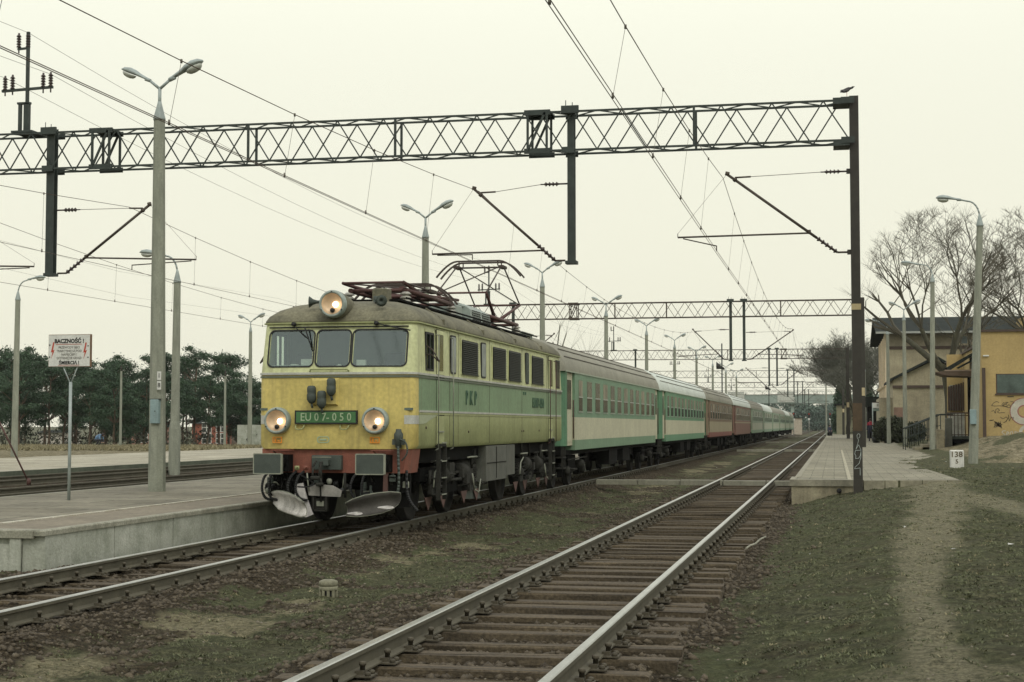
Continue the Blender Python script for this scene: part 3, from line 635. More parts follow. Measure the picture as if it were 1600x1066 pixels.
# thin feeder wires from pole to pole
for dx, z, lb in ((-.60, 10.2, 'thin feeder wire on the outermost left insulators of the portal poles'), (.62, 10.24, 'thin feeder wire on the outermost right insulators of the portal poles'), (0, 11.3, 'highest thin feeder wire, on the pole tops of the portals')):
    m = MB(); xs_ = [-19.2, -19.36, -20.0, -20.6, -20.5, -20.5, -20.5, -20.5]
    for i in range(6):
        a, b = PY[i], PY[i+1]; K = 12
        m.path([Vector((xs_[i]+(xs_[i+1]-xs_[i])*k/K+dx, a+(b-a)*k/K, z-1.3*4*(k/K)*(1-k/K)*.55)) for k in range(K+1)], .0055, 4)
    tag(m.build('feeder_wire', M_wiref), lb, 'feeder wire')
for k, (x, z, lb) in enumerate(((-38, 9.2, 'lower thin telephone wire crossing the sky left of the locomotive'), (-38.5, 10.6, 'upper thin telephone wire crossing the sky left of the locomotive'))):
    m = MB(); m.path([Vector((x, 5+i*25, z-(.5 if i % 2 else 0))) for i in range(10)], .006, 4); tag(m.build('overhead_cable', M_wiref), lb, 'cable')
# stay of the portal, lower left
m = MB(); a = aty(45, 754, 33.5); b = aty(-30, 600, 33.5); m.tube(b, a, .022, n=6); m.lathe([(.05, 0), (.05, .12), (.02, .16)], (a.x, a.y, a.z-.06)); tag(m.build('guy_wire', M_panto), 'brown stay cable anchored between the rusty tracks at the left edge', 'stay cable')

# ================================================================== LAMPS
def lamp_head(par, p, d, s=1.0):
    """cobra-head lantern from arm end p towards direction d (unit, in xz)"""
    d = Vector(d).normalized(); up = Vector((0, 0, 1)); up = (up-d*up.dot(d)).normalized(); sd_ = d.cross(up)
    m = MB(); n_ = 12; prof = [(0, .035, .03, 0), (.10, .055, .05, 0), (.30, .075, .07, .01), (.42, .12, .095, .02), (.60, .15, .11, .02), (.74, .12, .085, .01), (.82, .04, .03, 0)]
    v = []; f = []
    for q, w_, h_, o in prof:
        for i in range(n_):
            a = 2*PI*i/n_; k = math.sin(a); v.append(Vector(p)+d*q*s+sd_*(w_*s*math.cos(a))+up*s*(o+(h_*k if k > 0 else h_*.35*k)))
    for j in range(len(prof)-1):
        for i in range(n_): f.append((j*n_+i, j*n_+(i+1) % n_, (j+1)*n_+(i+1) % n_, (j+1)*n_+i))
    f += [tuple(range(n_)), tuple(range((len(prof)-1)*n_, len(prof)*n_))]
    m.add(v, f, True); m.tube(Vector(p)-d*.02, Vector(p)+d*.12*s, .045*s, .055*s, n=8)
    h = m.build('lantern', M_lampm, par)
    g = MB(); v = []; f = []
    for j, (r, dz) in enumerate(((.125, -.03), (.118, -.07), (.085, -.115), (.03, -.135))):
        for i in range(n_):
            a = 2*PI*i/n_; v.append(Vector(p)+d*s*(.58+r*1.55*math.cos(a))+sd_*s*r*math.sin(a)+up*s*dz)
    for j in range(3):
        for i in range(n_): f.append((j*n_+i, j*n_+(i+1) % n_, (j+1)*n_+(i+1) % n_, (j+1)*n_+i))
    f += [tuple(range(n_)), tuple(range(3*n_, 4*n_))]
    g.add(v, f, True); g.build('glass_bowl', M_lampglass, h); return h
def post(par, x, y, z0, z1, w0=.135, w1=.09, lean=(0, 0), n=8, collar=True, base_w=None):
    m = MB(); v = []; H_ = z1-z0; lv = [(0, base_w or w0)]+([(.26, base_w), (.30, w0*.94)] if base_w else [])+[(1, w1)]
    for t, w_ in lv:
        for i in range(n):
            a = PI/8+2*PI*i/n; v.append((x+lean[0]*t+w_*math.cos(a)*1.05, y+lean[1]*t+w_*math.sin(a)*1.05, z0+H_*t))
    f = []
    for j in range(len(lv)-1):
        for i in range(n): f.append((j*n+i, j*n+(i+1) % n, (j+1)*n+(i+1) % n, (j+1)*n+i))
    f += [tuple(range(n)), tuple(range((len(lv)-1)*n, len(lv)*n))]; m.add(v, f)
    o = m.build('concrete_post', M_conc, par)
    tx, ty = x+lean[0], y+lean[1]
    if collar:
        c = MB(); c.lathe([(w1*1.18, -.04), (w1*1.18, .0), (.045, .30), (.038, .34)], (tx, ty, z1), n=10); c.build('collar', M_lampm, par)
    return tx, ty
def double_lamp(x, y, z0, label, zt=7.8, s=1.0, group='double lamps along the platform', extra=None, w=(.150, .095), lean=0):
    T = empty('platform_lamp', (x, y, z0)); tag(T, label, 'platform lamp', group)
    tx, ty = post(T, x, y, z0-.1, zt, *w, lean=(lean, 0))
    m = MB(); m.tube((tx, ty, zt+.2), (tx, ty, zt+.62), .034, n=8)
    tips = []
    for q in (-1, 1):
        e = Vector((tx+q*.22, ty, zt+.78)); m.tube((tx, ty, zt+.60), e, .03, n=8); tips.append(e)
    m.build('arm', M_lampm, T)
    lamp_head(T, tips[0], (-1, 0, .42), .80*s); lamp_head(T, tips[1], (1, 0, .50), .95*s)
    return T
Yl = 29.17
L1 = double_lamp(-13.19, Yl, ZP, 'tall concrete double lamp with a pale blue box and number 18, nearest on the platform', w=(.165, .105), lean=-.04)
m = MB(); m.bbox(-13.27, -13.09, Yl-.20, Yl-.08, 1.68, 2.15, .01); bx_ = m.build('switch_box', mat('pale_blue_grey_box', (.24, .33, .33), .5, 0, .2, 4, streak=.3), L1)
m = MB(); m.box(-13.29, -13.07, Yl-.19, Yl-.10, 2.15, 2.165); m.tube((-13.16, Yl-.21, 1.92), (-13.16, Yl-.2, 1.92), .012, n=6); m.build('lid', M_steel, bx_)
for i, (ch, z) in enumerate((('1', 2.62), ('8', 2.43))):
    m = MB(); m.box(-13.135, -13.05, Yl-.175, Yl-.168, z-.085, z+.085); pl = m.build('number_plate', M_white, L1)
    text_mesh('digit', ch, .13, M_black, pl, (-13.092, Yl-.177, z))
for i, (y, x, z, lb) in enumerate(((48.3, -12.75, 7.66, 'double lamp rising directly behind the locomotive cab roof'), (67.7, -12.55, 7.75, 'double lamp between the raised pantograph and the first coach'),
        (86.7, -12.45, 7.75, 'double lamp above the middle of the first coach'), (105.5, -12.4, 7.75, 'double lamp above the far end of the first coach'), (124, -12.35, 7.75, 'double lamp above the near end of the second coach'),
        (143.5, -12.3, 7.75, 'double lamp above the white roof of the second coach'), (163, -12.3, 7.75, 'double lamp above the far end of the second coach'), (183, -12.3, 7.75, 'small distant double lamp above the third coach'), (203, -12.3, 7.75, 'farthest and smallest double lamp on the platform'))):
    double_lamp(x, y, ZP, lb, z, w=(.15, .10))
def single_lamp(x, y, z0, zt, hd, reach, label, lean=(0, 0), base_w=None, s=1.0, w=(.14, .10)):
    T = empty('platform_lamp', (x, y, z0)); tag(T, label, 'platform lamp', 'single arm lamps on concrete posts')
    tx, ty = post(T, x, y, z0-.2, zt, *w, lean=lean, base_w=base_w)
    m = MB(); P = []
    for k in range(7):
        a = PI/2*k/6; P.append(Vector((tx+hd*(.38*(1-math.cos(a))), ty, zt+.25+.55*math.sin(a))))
    P.append(P[-1]+Vector((hd*reach, 0, .05))); m.path(P, .028, 7); m.build('arm', M_lampm, T)
    lamp_head(T, P[-1], (hd, 0, .10), .95*s); return T, tx, ty
q = atz(272, 742, .12); t1 = aty(277, 440, q.y); single_lamp(q.x, q.y, .12, t1.z, -1, .1, 'single lamp between the two rusty tracks, thicker foot, seen right of the numbered lamp', (t1.x-q.x, 0), .17)
q = atz(22, 714, .3); t1 = aty(28, 468, q.y); single_lamp(q.x, q.y, .3, t1.z, 1, .1, 'single lamp at the far platform near the left edge', (t1.x-q.x, 0))
q = atz(1520, 728, .33); t1 = aty(1531, 352, q.y); TL, tx, ty = single_lamp(q.x, q.y, .33, t1.z, -1, .22, 'leaning single lamp with a pale blue box, rightmost and nearest, beside the white kilometre stone', (t1.x-q.x, 0), None, 1.0, (.155, .10))
m = MB(); m.bbox(q.x-.08, q.x+.12, q.y-.24, q.y-.10, 1.68, 2.15, .01); m.build('switch_box', MATS['pale_blue_grey_box'], TL)
q = atz(1457, 705, .42); t1 = aty(1457, 440, q.y); single_lamp(q.x, q.y, .42, t1.z, -1, .3, 'single lamp beside the stairs of the yellow building', (t1.x-q.x, 0))
q = atz(1389, 694, .42); t1 = aty(1389, 522, q.y); single_lamp(q.x, q.y, .42, t1.z, -1, .3, 'single lamp beside the white platform sign', (0, 0))
q = atz(1352, 684, .42); t1 = aty(1352, 580, q.y); single_lamp(q.x, q.y, .42, t1.z, -1, .1, 'small distant single lamp just right of the portal mast', (0, 0))
q = atz(1415, 697, .42); double_lamp(q.x, q.y, .42, 'double lamp in front of the station annex', aty(1415, 500, q.y).z, 1.1, 'double lamps on the station side')
q = atz(390, 697, .3); double_lamp(q.x, q.y, .3, 'double lamp close left of the locomotive in front of the brick house', aty(390, 518, q.y).z, 1.1, 'double lamps at the far platform')
for u, v, t, lb in ((188, 695, 580, 'thin concrete pole in front of the pines, left one of two'), (351, 694, 588, 'thin concrete pole in front of the pines near the brick house')):
    q = atz(u, v, .2); T = empty('utility_pole', (q.x, q.y, .2)); tag(T, lb, 'pole', 'thin poles before the pines'); zt = aty(u, t, q.y).z
    post(T, q.x, q.y, .0, zt, .10, .075, collar=False); m = MB(); m.tube((q.x, q.y, zt), (q.x, q.y, zt+.35), .04); insul(m, (q.x, q.y, zt+.1), (q.x, q.y, zt+.4), .07, 3); m.build('insulator', M_insul, T)
# loudspeakers hung by the far lamps
for u, v, y, lb in ((1126, 574, 120, 'black horn loudspeaker above the second coach'), (1200, 607, 190, 'small black horn loudspeaker above the last coaches')):
    p = aty(u, v, y); T = empty('loudspeaker', p); tag(T, lb, 'loudspeaker', 'loudspeakers hung over the platform')
    m = MB(); m.lathe([(.30, -.35), (.28, -.33), (.12, .05), (.10, .30), (.05, .34)], (0, 0, 0), 'x', 12)
    for i, w_ in enumerate(m.v): m.v[i] = (p.x+w_[0]*.9, p.y+w_[1], p.z+w_[2]-w_[0]*.4)
    m.build('horn', M_black, T); m = MB(); m.tube((p.x+.1, p.y, p.z), (p.x+.1, p.y, GZB if y < 150 else 9.5), .02); m.build('bracket', M_steel, T)
    m = MB(); pz = GZB if y < 150 else 9.5
    m.tube((p.x+.1, y, pz), (p.x+.1 - 0, y+.0, 0), .05); m.build('pole', M_steel, T)

# ================================================================== ELECTRIC LOCOMOTIVE
LX, YF, YB, WL = -7.88, 24.2, 38.15, 1.31
LO = empty('electric_locomotive', (LX, 31.2, 0)); tag(LO, 'yellow and green electric locomotive with lit headlights and one raised pantograph, heading the train', 'locomotive')
def ring(yf, yb, w_, z, r, bow, n_arc=5):
    P = []
    fx = [-1, -.66, -.33, 0, .33, .66, 1]
    for t in fx: P.append((LX+t*(w_-r), yf-bow*(1-t*t), z))
    for k in range(1, n_arc+1):
        a = -PI/2+PI/2*k/n_arc; P.append((LX+w_-r+r*math.cos(a), yf+r+r*math.sin(a), z))
    for y in (24.50, 24.92, 25.45, 28, 31.2, 34.4, 37.1, 37.85): P.append((LX+w_, min(max(y, yf+r+.01), yb-r-.01), z))
    for k in range(0, n_arc): a = PI/2*k/n_arc; P.append((LX+w_-r+r*math.cos(a), yb-r+r*math.sin(a), z))
    for t in fx[::-1]: P.append((LX+t*(w_-r), yb+bow*(1-t*t), z))
    for k in range(1, n_arc+1): a = PI/2+PI/2*k/n_arc; P.append((LX-w_+r+r*math.cos(a), yb-r+r*math.sin(a), z))
    for y in (37.85, 37.1, 34.4, 31.2, 28, 25.45, 24.92, 24.50): P.append((LX-w_, min(max(y, yf+r+.01), yb-r-.01), z))
    for k in range(0, n_arc): a = PI+PI/2*k/n_arc; P.append((LX-w_+r+r*math.cos(a), yf+r+r*math.sin(a), z))
    return P
lv = [(YF+.0, YB, WL-.05, 1.26, .14, .05), (YF, YB, WL, 1.32, .16, .06), (YF, YB, WL, 1.85, .16, .06), (YF, YB, WL, 2.46, .16, .06), (YF+.17, YB-.17, WL-.02, 3.23, .14, .05), (YF+.20, YB-.20, WL-.03, 3.33, .14, .05)]
rf = [(YF+.17, YB-.17, WL, 3.315, .16, .06), (YF+.19, YB-.19, WL, 3.35, .16, .06), (YF+.24, YB-.24, WL-.03, 3.43, .2, .06), (YF+.38, YB-.38, WL-.14, 3.54, .25, .05), (YF+.62, YB-.62, WL-.34, 3.64, .3, .05), (YF+.95, YB-.95, WL-.62, 3.71, .3, .03), (YF+1.4, YB-1.4, .35, 3.75, .2, 0)]
def loft(levels, matfn, skip=None):
    m = MB(); R = [ring(*q) for q in levels]; k = len(R[0])
    for r in R: m.v += r
    for j in range(len(R)-1):
        for i in range(k):
            a, b = j*k+i, j*k+(i+1) % k; m.f.append((a, b, b+k, a+k)); c = [sum(m.v[q][d] for q in (a, b, a+k, b+k))/4 for d in range(3)]
            if skip and skip(c): m.f.pop(); continue
            m.mi.append(matfn(c)); m.sm.append(True)
    m.f.append(tuple(range(k-1, -1, -1))); m.mi.append(1); m.sm.append(False)
    m.f.append(tuple(range((len(R)-1)*k, len(R)*k))); m.mi.append(0); m.sm.append(False)
    return m
def bodymat(c):
    x, y, z = c
    if z > 2.46: return 0
    if y < 24.49: return 3
    return 1 if z < 1.85 else 2
def cabhole(c): return 2.5 < c[2] < 3.2 and ((c[1] < 24.34 and abs(c[0]-LX) < WL-.2) or 24.93 < c[1] < 25.40)
body = loft(lv, bodymat, cabhole).build('body', [M_pale, M_palelow, M_green, M_yellow], LO, fix=False)
es = body.modifiers.new('e', 'EDGE_SPLIT'); es.split_angle = math.radians(40)
roof = loft(rf, lambda c: 0).build('roof', [M_roof, M_roof], LO, fix=False)
SX = LX+WL    # right side plane
# drip strip, belt moulding and its painted shade strip
def moulding(z, h, out, m_, name, y0=YF, y1=YB, rr=.16):
    m = MB(); a = ring(y0-out, y1+out, WL+out, z-h/2, rr+out, .06); b = ring(y0-out, y1+out, WL+out, z+h/2, rr+out, .06); c = ring(y0+.02, y1-.02, WL-.02, z+h/2+.006, rr, .05); d = ring(y0+.02, y1-.02, WL-.02, z-h/2-.006, rr, .05); k = len(a)
    for r in (d, a, b, c): m.v += r
    for j in range(3):
        for i in range(k): m.f.append((j*k+i, j*k+(i+1) % k, (j+1)*k+(i+1) % k, (j+1)*k+i)); m.mi.append(0); m.sm.append(False)
    return m.build(name, m_, LO)
moulding(2.475, .035, .022, M_silver, 'belt_strip'); moulding(2.425, .03, .016, mat('belt_shadow_strip', (.12, .14, .10), .6), 'belt_strip')  # second, darker strip paints shade under the silver belt
moulding(3.305, .02, .02, M_palelow, 'rain_strip', YF+.17, YB-.17)
for s in (-1, 1):
    m = MB(); m.box(min(LX+s*WL, LX+s*(WL+.018)), max(LX+s*WL, LX+s*(WL+.018)), 24.50, 37.85, 1.852, 1.885); m.build('side_moulding', M_silver, LO)
    m = MB(); m.box(min(LX+s*WL, LX+s*(WL+.010)), max(LX+s*WL, LX+s*(WL+.010)), 24.50, 37.85, 1.815, 1.850); m.build('side_moulding', M_palelow, LO)
for s in (-1, 1):   # silver bands round the headlight level
    m = MB(); P = [p for p in ring(YF-.004, YB, WL+.004, 1.66, .164, .06) if p[1] < 24.51 and (p[0]-LX)*s > 0.86]
    P.sort(key=lambda p: (p[0]-LX)*s*10+p[1]*10); P = sorted(P, key=lambda p: p[1]+(p[0]-LX)*s)
    for a, b in zip(P, P[1:]): m.add([a, b, (b[0], b[1], 1.80), (a[0], a[1], 1.80)], [(0, 1, 2, 3)])
    m.build('silver_band', M_silver, LO)
for s in (-1, 1):
    x = LX+s*(WL+.004); pts = [(24.505, 1.81), (25.0, 1.81), (25.75, 1.81), (25.2, 1.73), (24.9, 1.67), (24.505, 1.655)]
    m = MB(); m.prism([(x, y, z) for y, z in pts], (s*.003, 0, 0)); m.build('silver_wedge', mat('pale_grey_green', (.36, .40, .26), .5, 0, .15, 3), LO)
# front windows (raked plane) ------------------------------------------------
def fpt(x, z, off=0):
    t = (x-LX)/(WL-.16); bow = .06*(1-min(1, t*t)); k = (z-2.46)/.77 if z > 2.46 else 0
    return Vector((x, YF+.17*k-bow-off, z))
def fpanel(m, xa, xb, za, zb, r, off, th, n=4, zl=0):
    cx, cz = (xa+xb)/2, (za+zb)/2; P = [fpt(cx+p, cz+q+zl*(p), off) for p, q in rrect(xb-xa, zb-za, r, n)]; m.prism(P, (0, th, 0))
M_clear = bpy.data.materials.new('clear_glass'); M_clear.use_nodes = True; t = M_clear.node_tree; t.nodes.remove(t.nodes['Principled BSDF']); tr_ = t.nodes.new('ShaderNodeBsdfTransparent'); tr_.inputs[0].default_value = (.66, .74, .68, 1)
gl_ = t.nodes.new('ShaderNodeBsdfGlossy'); gl_.inputs['Roughness'].default_value = .06; gl_.inputs[0].default_value = (.85, 1, .92, 1); mx_ = t.nodes.new('ShaderNodeMixShader'); mx_.inputs[0].default_value = .14
t.links.new(tr_.outputs[0], mx_.inputs[1]); t.links.new(gl_.outputs[0], mx_.inputs[2]); t.links.new(mx_.outputs[0], t.nodes['Material Output'].inputs[0])
wins = ((-9.04, -8.27, .02), (-8.21, -7.65, 0), (-7.60, -6.72, -.01))
# front wall round the windscreens: bars of the body colour
m = MB()
def fbar(xa, xb, za, zb):
    n_ = max(1, int((xb-xa)/.2)); 
    for i in range(n_):
        u0 = xa+(xb-xa)*i/n_; u1 = xa+(xb-xa)*(i+1)/n_; A = [fpt(u0, za), fpt(u1, za), fpt(u1, zb), fpt(u0, zb)]; m.prism(A, (0, .03, 0))
fbar(LX-WL+.155, LX+WL-.155, 2.46, 2.60); fbar(LX-WL+.155, LX+WL-.155, 3.175, 3.235)
fbar(LX-WL+.155, -9.03, 2.60, 3.175); fbar(-8.28, -8.20, 2.60, 3.175); fbar(-7.66, -7.59, 2.60, 3.175); fbar(-6.73, LX+WL-.155, 2.60, 3.175)
m.build('windscreen_surround', M_pale, LO)
for xa, xb, zl in wins:
    cx, cz = (xa+xb)/2, (2.60+3.175)/2; w_, h_ = xb-xa, 3.175-2.60; m = MB()
    O = [fpt(cx+p, cz+q, .012) for p, q in rrect(w_+.045, h_+.045, .095, 5)]; I_ = [fpt(cx+p, cz+q, .012) for p, q in rrect(w_, h_, .075, 5)]; k = len(O)
    Ob = [p+Vector((0, .04, 0)) for p in O]; Ib = [p+Vector((0, .04, 0)) for p in I_]; m.add(O+I_+Ob+Ib, [f for i in range(k) for j in ((i+1) % k,) for f in ((i, j, k+j, k+i), (2*k+i, 2*k+j, j, i), (k+i, k+j, 3*k+j, 3*k+i))]); f_ = m.build('windscreen', M_rubber, LO)
    m = MB(); m.add([fpt(cx+p, cz+q, -.006) for p, q in rrect(w_-.002, h_-.002, .075, 5)], [tuple(range(k))]); m.build('pane', M_clear, f_, fix=False)
# cab interior
M_cabin = mat('cab_grey_green', (.13, .165, .13), .8, 0, .25, 3); M_cabd = mat('cab_desk_grey', (.20, .23, .20), .6, 0, .3, 4)
m = MB(); m.box(LX-WL+.03, LX+WL-.03, 25.62, 25.66, 1.9, 3.30); m.box(LX-WL+.03, LX+WL-.03, 24.2, 25.62, 1.88, 1.92); m.box(LX-WL+.03, LX+WL-.03, 24.5, 25.62, 3.27, 3.30); ci = m.build('cab_back_wall', M_cabin, LO)
m = MB(); m.bbox(LX-1.15, LX-.35, 24.32, 24.72, 2.2, 2.62, .03); m.bbox(LX+.2, LX+1.15, 24.32, 24.66, 2.2, 2.61, .03); m.box(LX-.35, LX+.2, 24.30, 24.5, 2.3, 2.55); dk = m.build('control_desk', M_cabd, LO)
m = MB(); m.lathe([(.07, 0), (.07, .02)], (LX-.8, 24.5, 2.62), 'z', 14); m.box(LX-.65, LX-.45, 24.38, 24.5, 2.62, 2.72); m.prism([(LX-.1, 24.30, 2.56), (LX+.1, 24.30, 2.56), (LX+.02, 24.30, 2.63)], (0, .1, 0)); m.box(LX+.3, LX+.45, 24.36, 24.42, 2.61, 2.70); m.build('gauge', M_white, dk)
for x in (LX-.8, LX+.75):
    m = MB(); m.bbox(x-.22, x+.22, 25.15, 25.25, 2.2, 2.85, .04); m.bbox(x-.22, x+.22, 24.85, 25.2, 2.2, 2.3, .03); m.build('driver_seat', mat('seat_black', (.03, .03, .03), .7), LO)
m = MB(); P = [fpt(LX-1.18+2.36*i/10, 3.235, .03) for i in range(11)]
for a, b in zip(P, P[1:]): m.tube(a, b, .013, n=5)
m.build('visor_strip', M_rubber, LO)
for px, q in ((-8.62, [(-.02, .0), (.10, -.12), (.22, -.22)]), (-7.22, [(0, 0), (.25, -.06), (.42, -.09)])):
    m = MB(); b0 = fpt(px, 3.285, .05); m.lathe([(.035, -.06), (.035, .02), (.02, .04)], b0, 'y', 8)
    pts = [fpt(px+a, 3.285+b, .06) for a, b in q]; m.path(pts, .009, 5)
    e = pts[-1]; m.tube(e+Vector((-.02, 0, .17)) if px < -8 else e+Vector((-.28, 0, .06)), e+Vector((.12, -.0, -.22)) if px < -8 else e+Vector((.14, 0, -.03)), .012, n=5)
    m.build('windscreen_wiper', M_rubber, LO)
for s in (-1, 1):   # mirrors beside the cab
    m = MB(); x = LX+s*WL; m.path([(x, 24.95, 2.95), (x+s*.12, 24.9, 2.88), (x+s*.24, 24.9, 2.68), (x+s*.1, 24.9, 2.80), (x, 24.95, 2.80)], .012, 5); m.build('mirror_bracket', M_pantod, LO)
m = MB(); m.path([fpt(-8.30, 2.51, 0), fpt(-8.28, 2.54, .05), fpt(-7.66, 2.54, .05), fpt(-7.64, 2.51, 0)], .012, 6); m.build('handrail', M_palelow, LO)
# headlights
def headlight(x, y, z, r, label=None, cone=None):
    T = MB(); T.lathe([(r*.78, .10), (r*.98, .10), (r, .06), (r, -.02), (r*.93, -.055), (r*.80, -.06), (r*.76, -.02)], (x, y, z), 'y', 28); T.f = T.f[:-2]; T.mi = T.mi[:-2]; T.sm = T.sm[:-2]; o = T.build('headlight', M_ringgrey, LO)
    m = MB(); m.lathe([(r*.77, -.045), (r*.70, -.015), (r*.52, .012), (r*.30, .030), (.001, .036)], (x, y, z), 'y', 28); m.f = m.f[:-2]; m.mi = m.mi[:-2]; m.sm = m.sm[:-2]; m.build('reflector', M_reflector, o, fix=False)
    m = MB(); m.lathe([(.001, .03), (r*.12, .02), (r*.22, .0), (r*.16, -.018), (.001, -.026)], (x+r*.22, y, z-.01), 'y', 14); m.build('lit_bulb', M_bulb, o)
    m = MB(); m.lathe([(.001, .03), (r*.17, .02), (r*.16, -.018), (.001, -.02)], (x+.0, y-.01, z-r*.46), 'y', 14); m.build('lamp_shade', M_rubber, o)
    m = MB()
    for k in range(3):
        a = PI/2+2*PI*k/3; m.lathe([(.011, 0), (.011, -.02)], (x+r*.88*math.cos(a), y-.055, z+r*.88*math.sin(a)), 'y', 6)
    m.build('bolt', M_rubber, o)
    if cone:
        m = MB(); m.lathe([(r*1.02, .06), (r*1.02, .10), (r*.98, .35), (r*.75, .9), (r*.3, 1.5)], (x, y, z), 'y', 24)
        for i, p in enumerate(m.v): m.v[i] = (p[0], p[1], p[2]-max(0, p[1]-y)*.06)
        m.build('housing', M_roof, o)
    return o
headlight(-8.83, YF-.10, 1.715, .218); headlight(-7.185, YF-.10, 1.715, .218); headlight(-7.93, YF-.02, 3.60, .225, cone=1)
# number plate
m = MB(); m.box(-8.53, -7.48, YF-.105, YF-.06, 1.66, 1.88); pf = m.build('number_plate', M_rubber, LO)
m = MB(); m.box(-8.505, -7.505, YF-.110, YF-.08, 1.683, 1.857); pg = m.build('plate_face', M_plate, pf)
text_mesh('number', 'EU 0 7- 0 5 0', .185, M_letter, pf, (-8.005, YF-.112, 1.767), sx=.86, bold=.001)
for x in (-8.45, -7.70):
    m = MB(); m.path([(x-.07, YF-.08, 1.65), (x-.06, YF-.12, 1.585), (x, YF-.13, 1.57), (x+.06, YF-.12, 1.585), (x+.08, YF-.08, 1.65)], .010, 5); m.build('step_handle', M_palelow, LO)
m = MB(); x0, x1, z0, z1 = -8.28, -7.79, 1.95, 2.41
m.add([(x0+.02, YF-.055, z0), (x1-.02, YF-.055, z0), (x1, YF-.055, z1), (x0, YF-.055, z1), (x0+.04, YF-.115, z0+.03), (x1-.04, YF-.115, z0+.03), (x1-.05, YF-.10, z1-.05), (x0+.05, YF-.10, z1-.05)], [(4, 5, 6, 7), (0, 1, 5, 4), (1, 2, 6, 5), (2, 3, 7, 6), (3, 0, 4, 7)])
m.build('socket_panel', M_yellow, LO)
for x, z in ((-8.22, 2.11), (-8.05, 2.03), (-7.89, 2.23)):
    m = MB(); m.lathe([(.03, -.12), (.05, -.10), (.075, -.06), (.078, .02), (.066, .04), (.072, .06), (.072, .13), (.055, .16), (.02, .165)], (x, YF-.19, z), 'z', 12)
    m.tube((x, YF-.19, z-.12), (x+.01, YF-.17, z-.19), .02, n=6); m.box(x-.05, x+.05, YF-.14, YF-.08, z-.02, z+.10); m.build('jumper_socket', M_buf, LO)
m = MB(); P = [(-8.06+a, YF-.064, 1.41+b) for a, b in rrect(.21, .105, .04, 4)]; Q = [(-8.06+a, YF-.064, 1.41+b) for a, b in rrect(.17, .075, .03, 4)]; k = len(P)
m.add(P+Q, [(i, (i+1) % k, k+(i+1) % k, k+i) for i in range(k)]); m.box(-8.12, -8.0, YF-.068, YF-.06, 1.395, 1.425); m.build('maker_plate', M_letter, LO)
for x in (-8.84, -7.20):
    m = MB(); m.box(x-.08, x-.065, YF-.062, YF-.05, 1.355, 1.455); m.box(x+.065, x+.08, YF-.062, YF-.05, 1.355, 1.455); m.box(x-.065, x+.065, YF-.062, YF-.05, 1.44, 1.455); m.box(x-.065, x+.065, YF-.062, YF-.05, 1.355, 1.37); m.box(x-.045, x-.02, YF-.062, YF-.05, 1.375, 1.43); m.box(x+.005, x+.04, YF-.062, YF-.05, 1.38, 1.40)
    m.build('warning_notice', M_orange, LO)
# red buffer beam (apron), buffers, coupling
m = MB(); z0, z1 = .875, 1.26
pts = [(LX-WL+.06, 24.24), (LX+WL-.12, 24.20), (LX+WL-.06, 24.34), (LX+WL-.08, 24.9), (LX-WL+.08, 24.9)]
m.prism([(x, y, z0) for x, y in pts], (0, 0, z1-z0)); ap = m.build('buffer_beam', M_red, LO)
for i, v_ in enumerate(ap.data.vertices):
    if v_.co.z < 1.0 and v_.co.x > LX: v_.co.x -= .05
for bx in (-8.76, -7.08):
    m = MB(); m.box(bx-.13, bx+.16, 24.0, 24.24, .90, 1.17); m.lathe([(.11, 0), (.11, -.28), (.08, -.28), (.08, -.50)], (bx+.02, 24.05, 1.035), 'y', 16); bo = m.build('buffer', M_under, LO)
    m = MB(); m.prism([(bx+p, 23.48, 1.035+q) for p, q in rrect(.47, .325, .02, 2)], (0, .05, 0)); m.build('buffer_head', M_buf, bo)
    m = MB(); P = [(bx+p, 23.476, 1.035+q) for p, q in rrect(.474, .329, .02, 2)]; Q = [(bx+p, 23.476, 1.035+q) for p, q in rrect(.44, .295, .015, 2)]; k = len(P); m.add(P+Q, [(i, (i+1) % k, k+(i+1) % k, k+i) for i in range(k)]); m.box(bx+.235, bx+.242, 23.48, 23.53, .88, 1.19); m.build('worn_edge', M_rim, bo)
    m = MB(); m.box(bx-.13, bx+.20, 23.96, 24.15, 1.235, 1.25); m.tube((bx-.1, 23.98, 1.235), (bx-.1, 24.18, 1.18), .01); m.build('buffer_step', M_red, LO)
m = MB(); m.bbox(-8.25, -7.75, 24.12, 24.22, .93, 1.16, .01); m.box(-8.06, -7.93, 24.0, 24.14, 1.0, 1.09); dg_ = m.build('draw_gear', M_buf, LO)
m = MB()
for s in (-.055, .055): m.path([(-8.08+s, 24.02, 1.07), (-8.11+s, 23.96, .98), (-8.12+s, 23.95, .80)], .018, 6)
m.tube((-8.2, 23.95, .80), (-8.04, 23.95, .80), .035, n=8); m.path([(-8.05, 23.98, 1.05), (-8.02, 23.93, .8), (-8.03, 23.92, .70)], .02, 6); m.lathe([(.05, -.03), (.075, 0), (.05, .03)], (-8.04, 23.92, .70), 'z', 12); m.build('coupling_chain', M_underg, dg_)
m = MB(); m.tube((-8.2, 24.0, 1.13), (-7.88, 24.0, 1.13), .008, n=5); m.build('release_bar', M_rim, dg_)
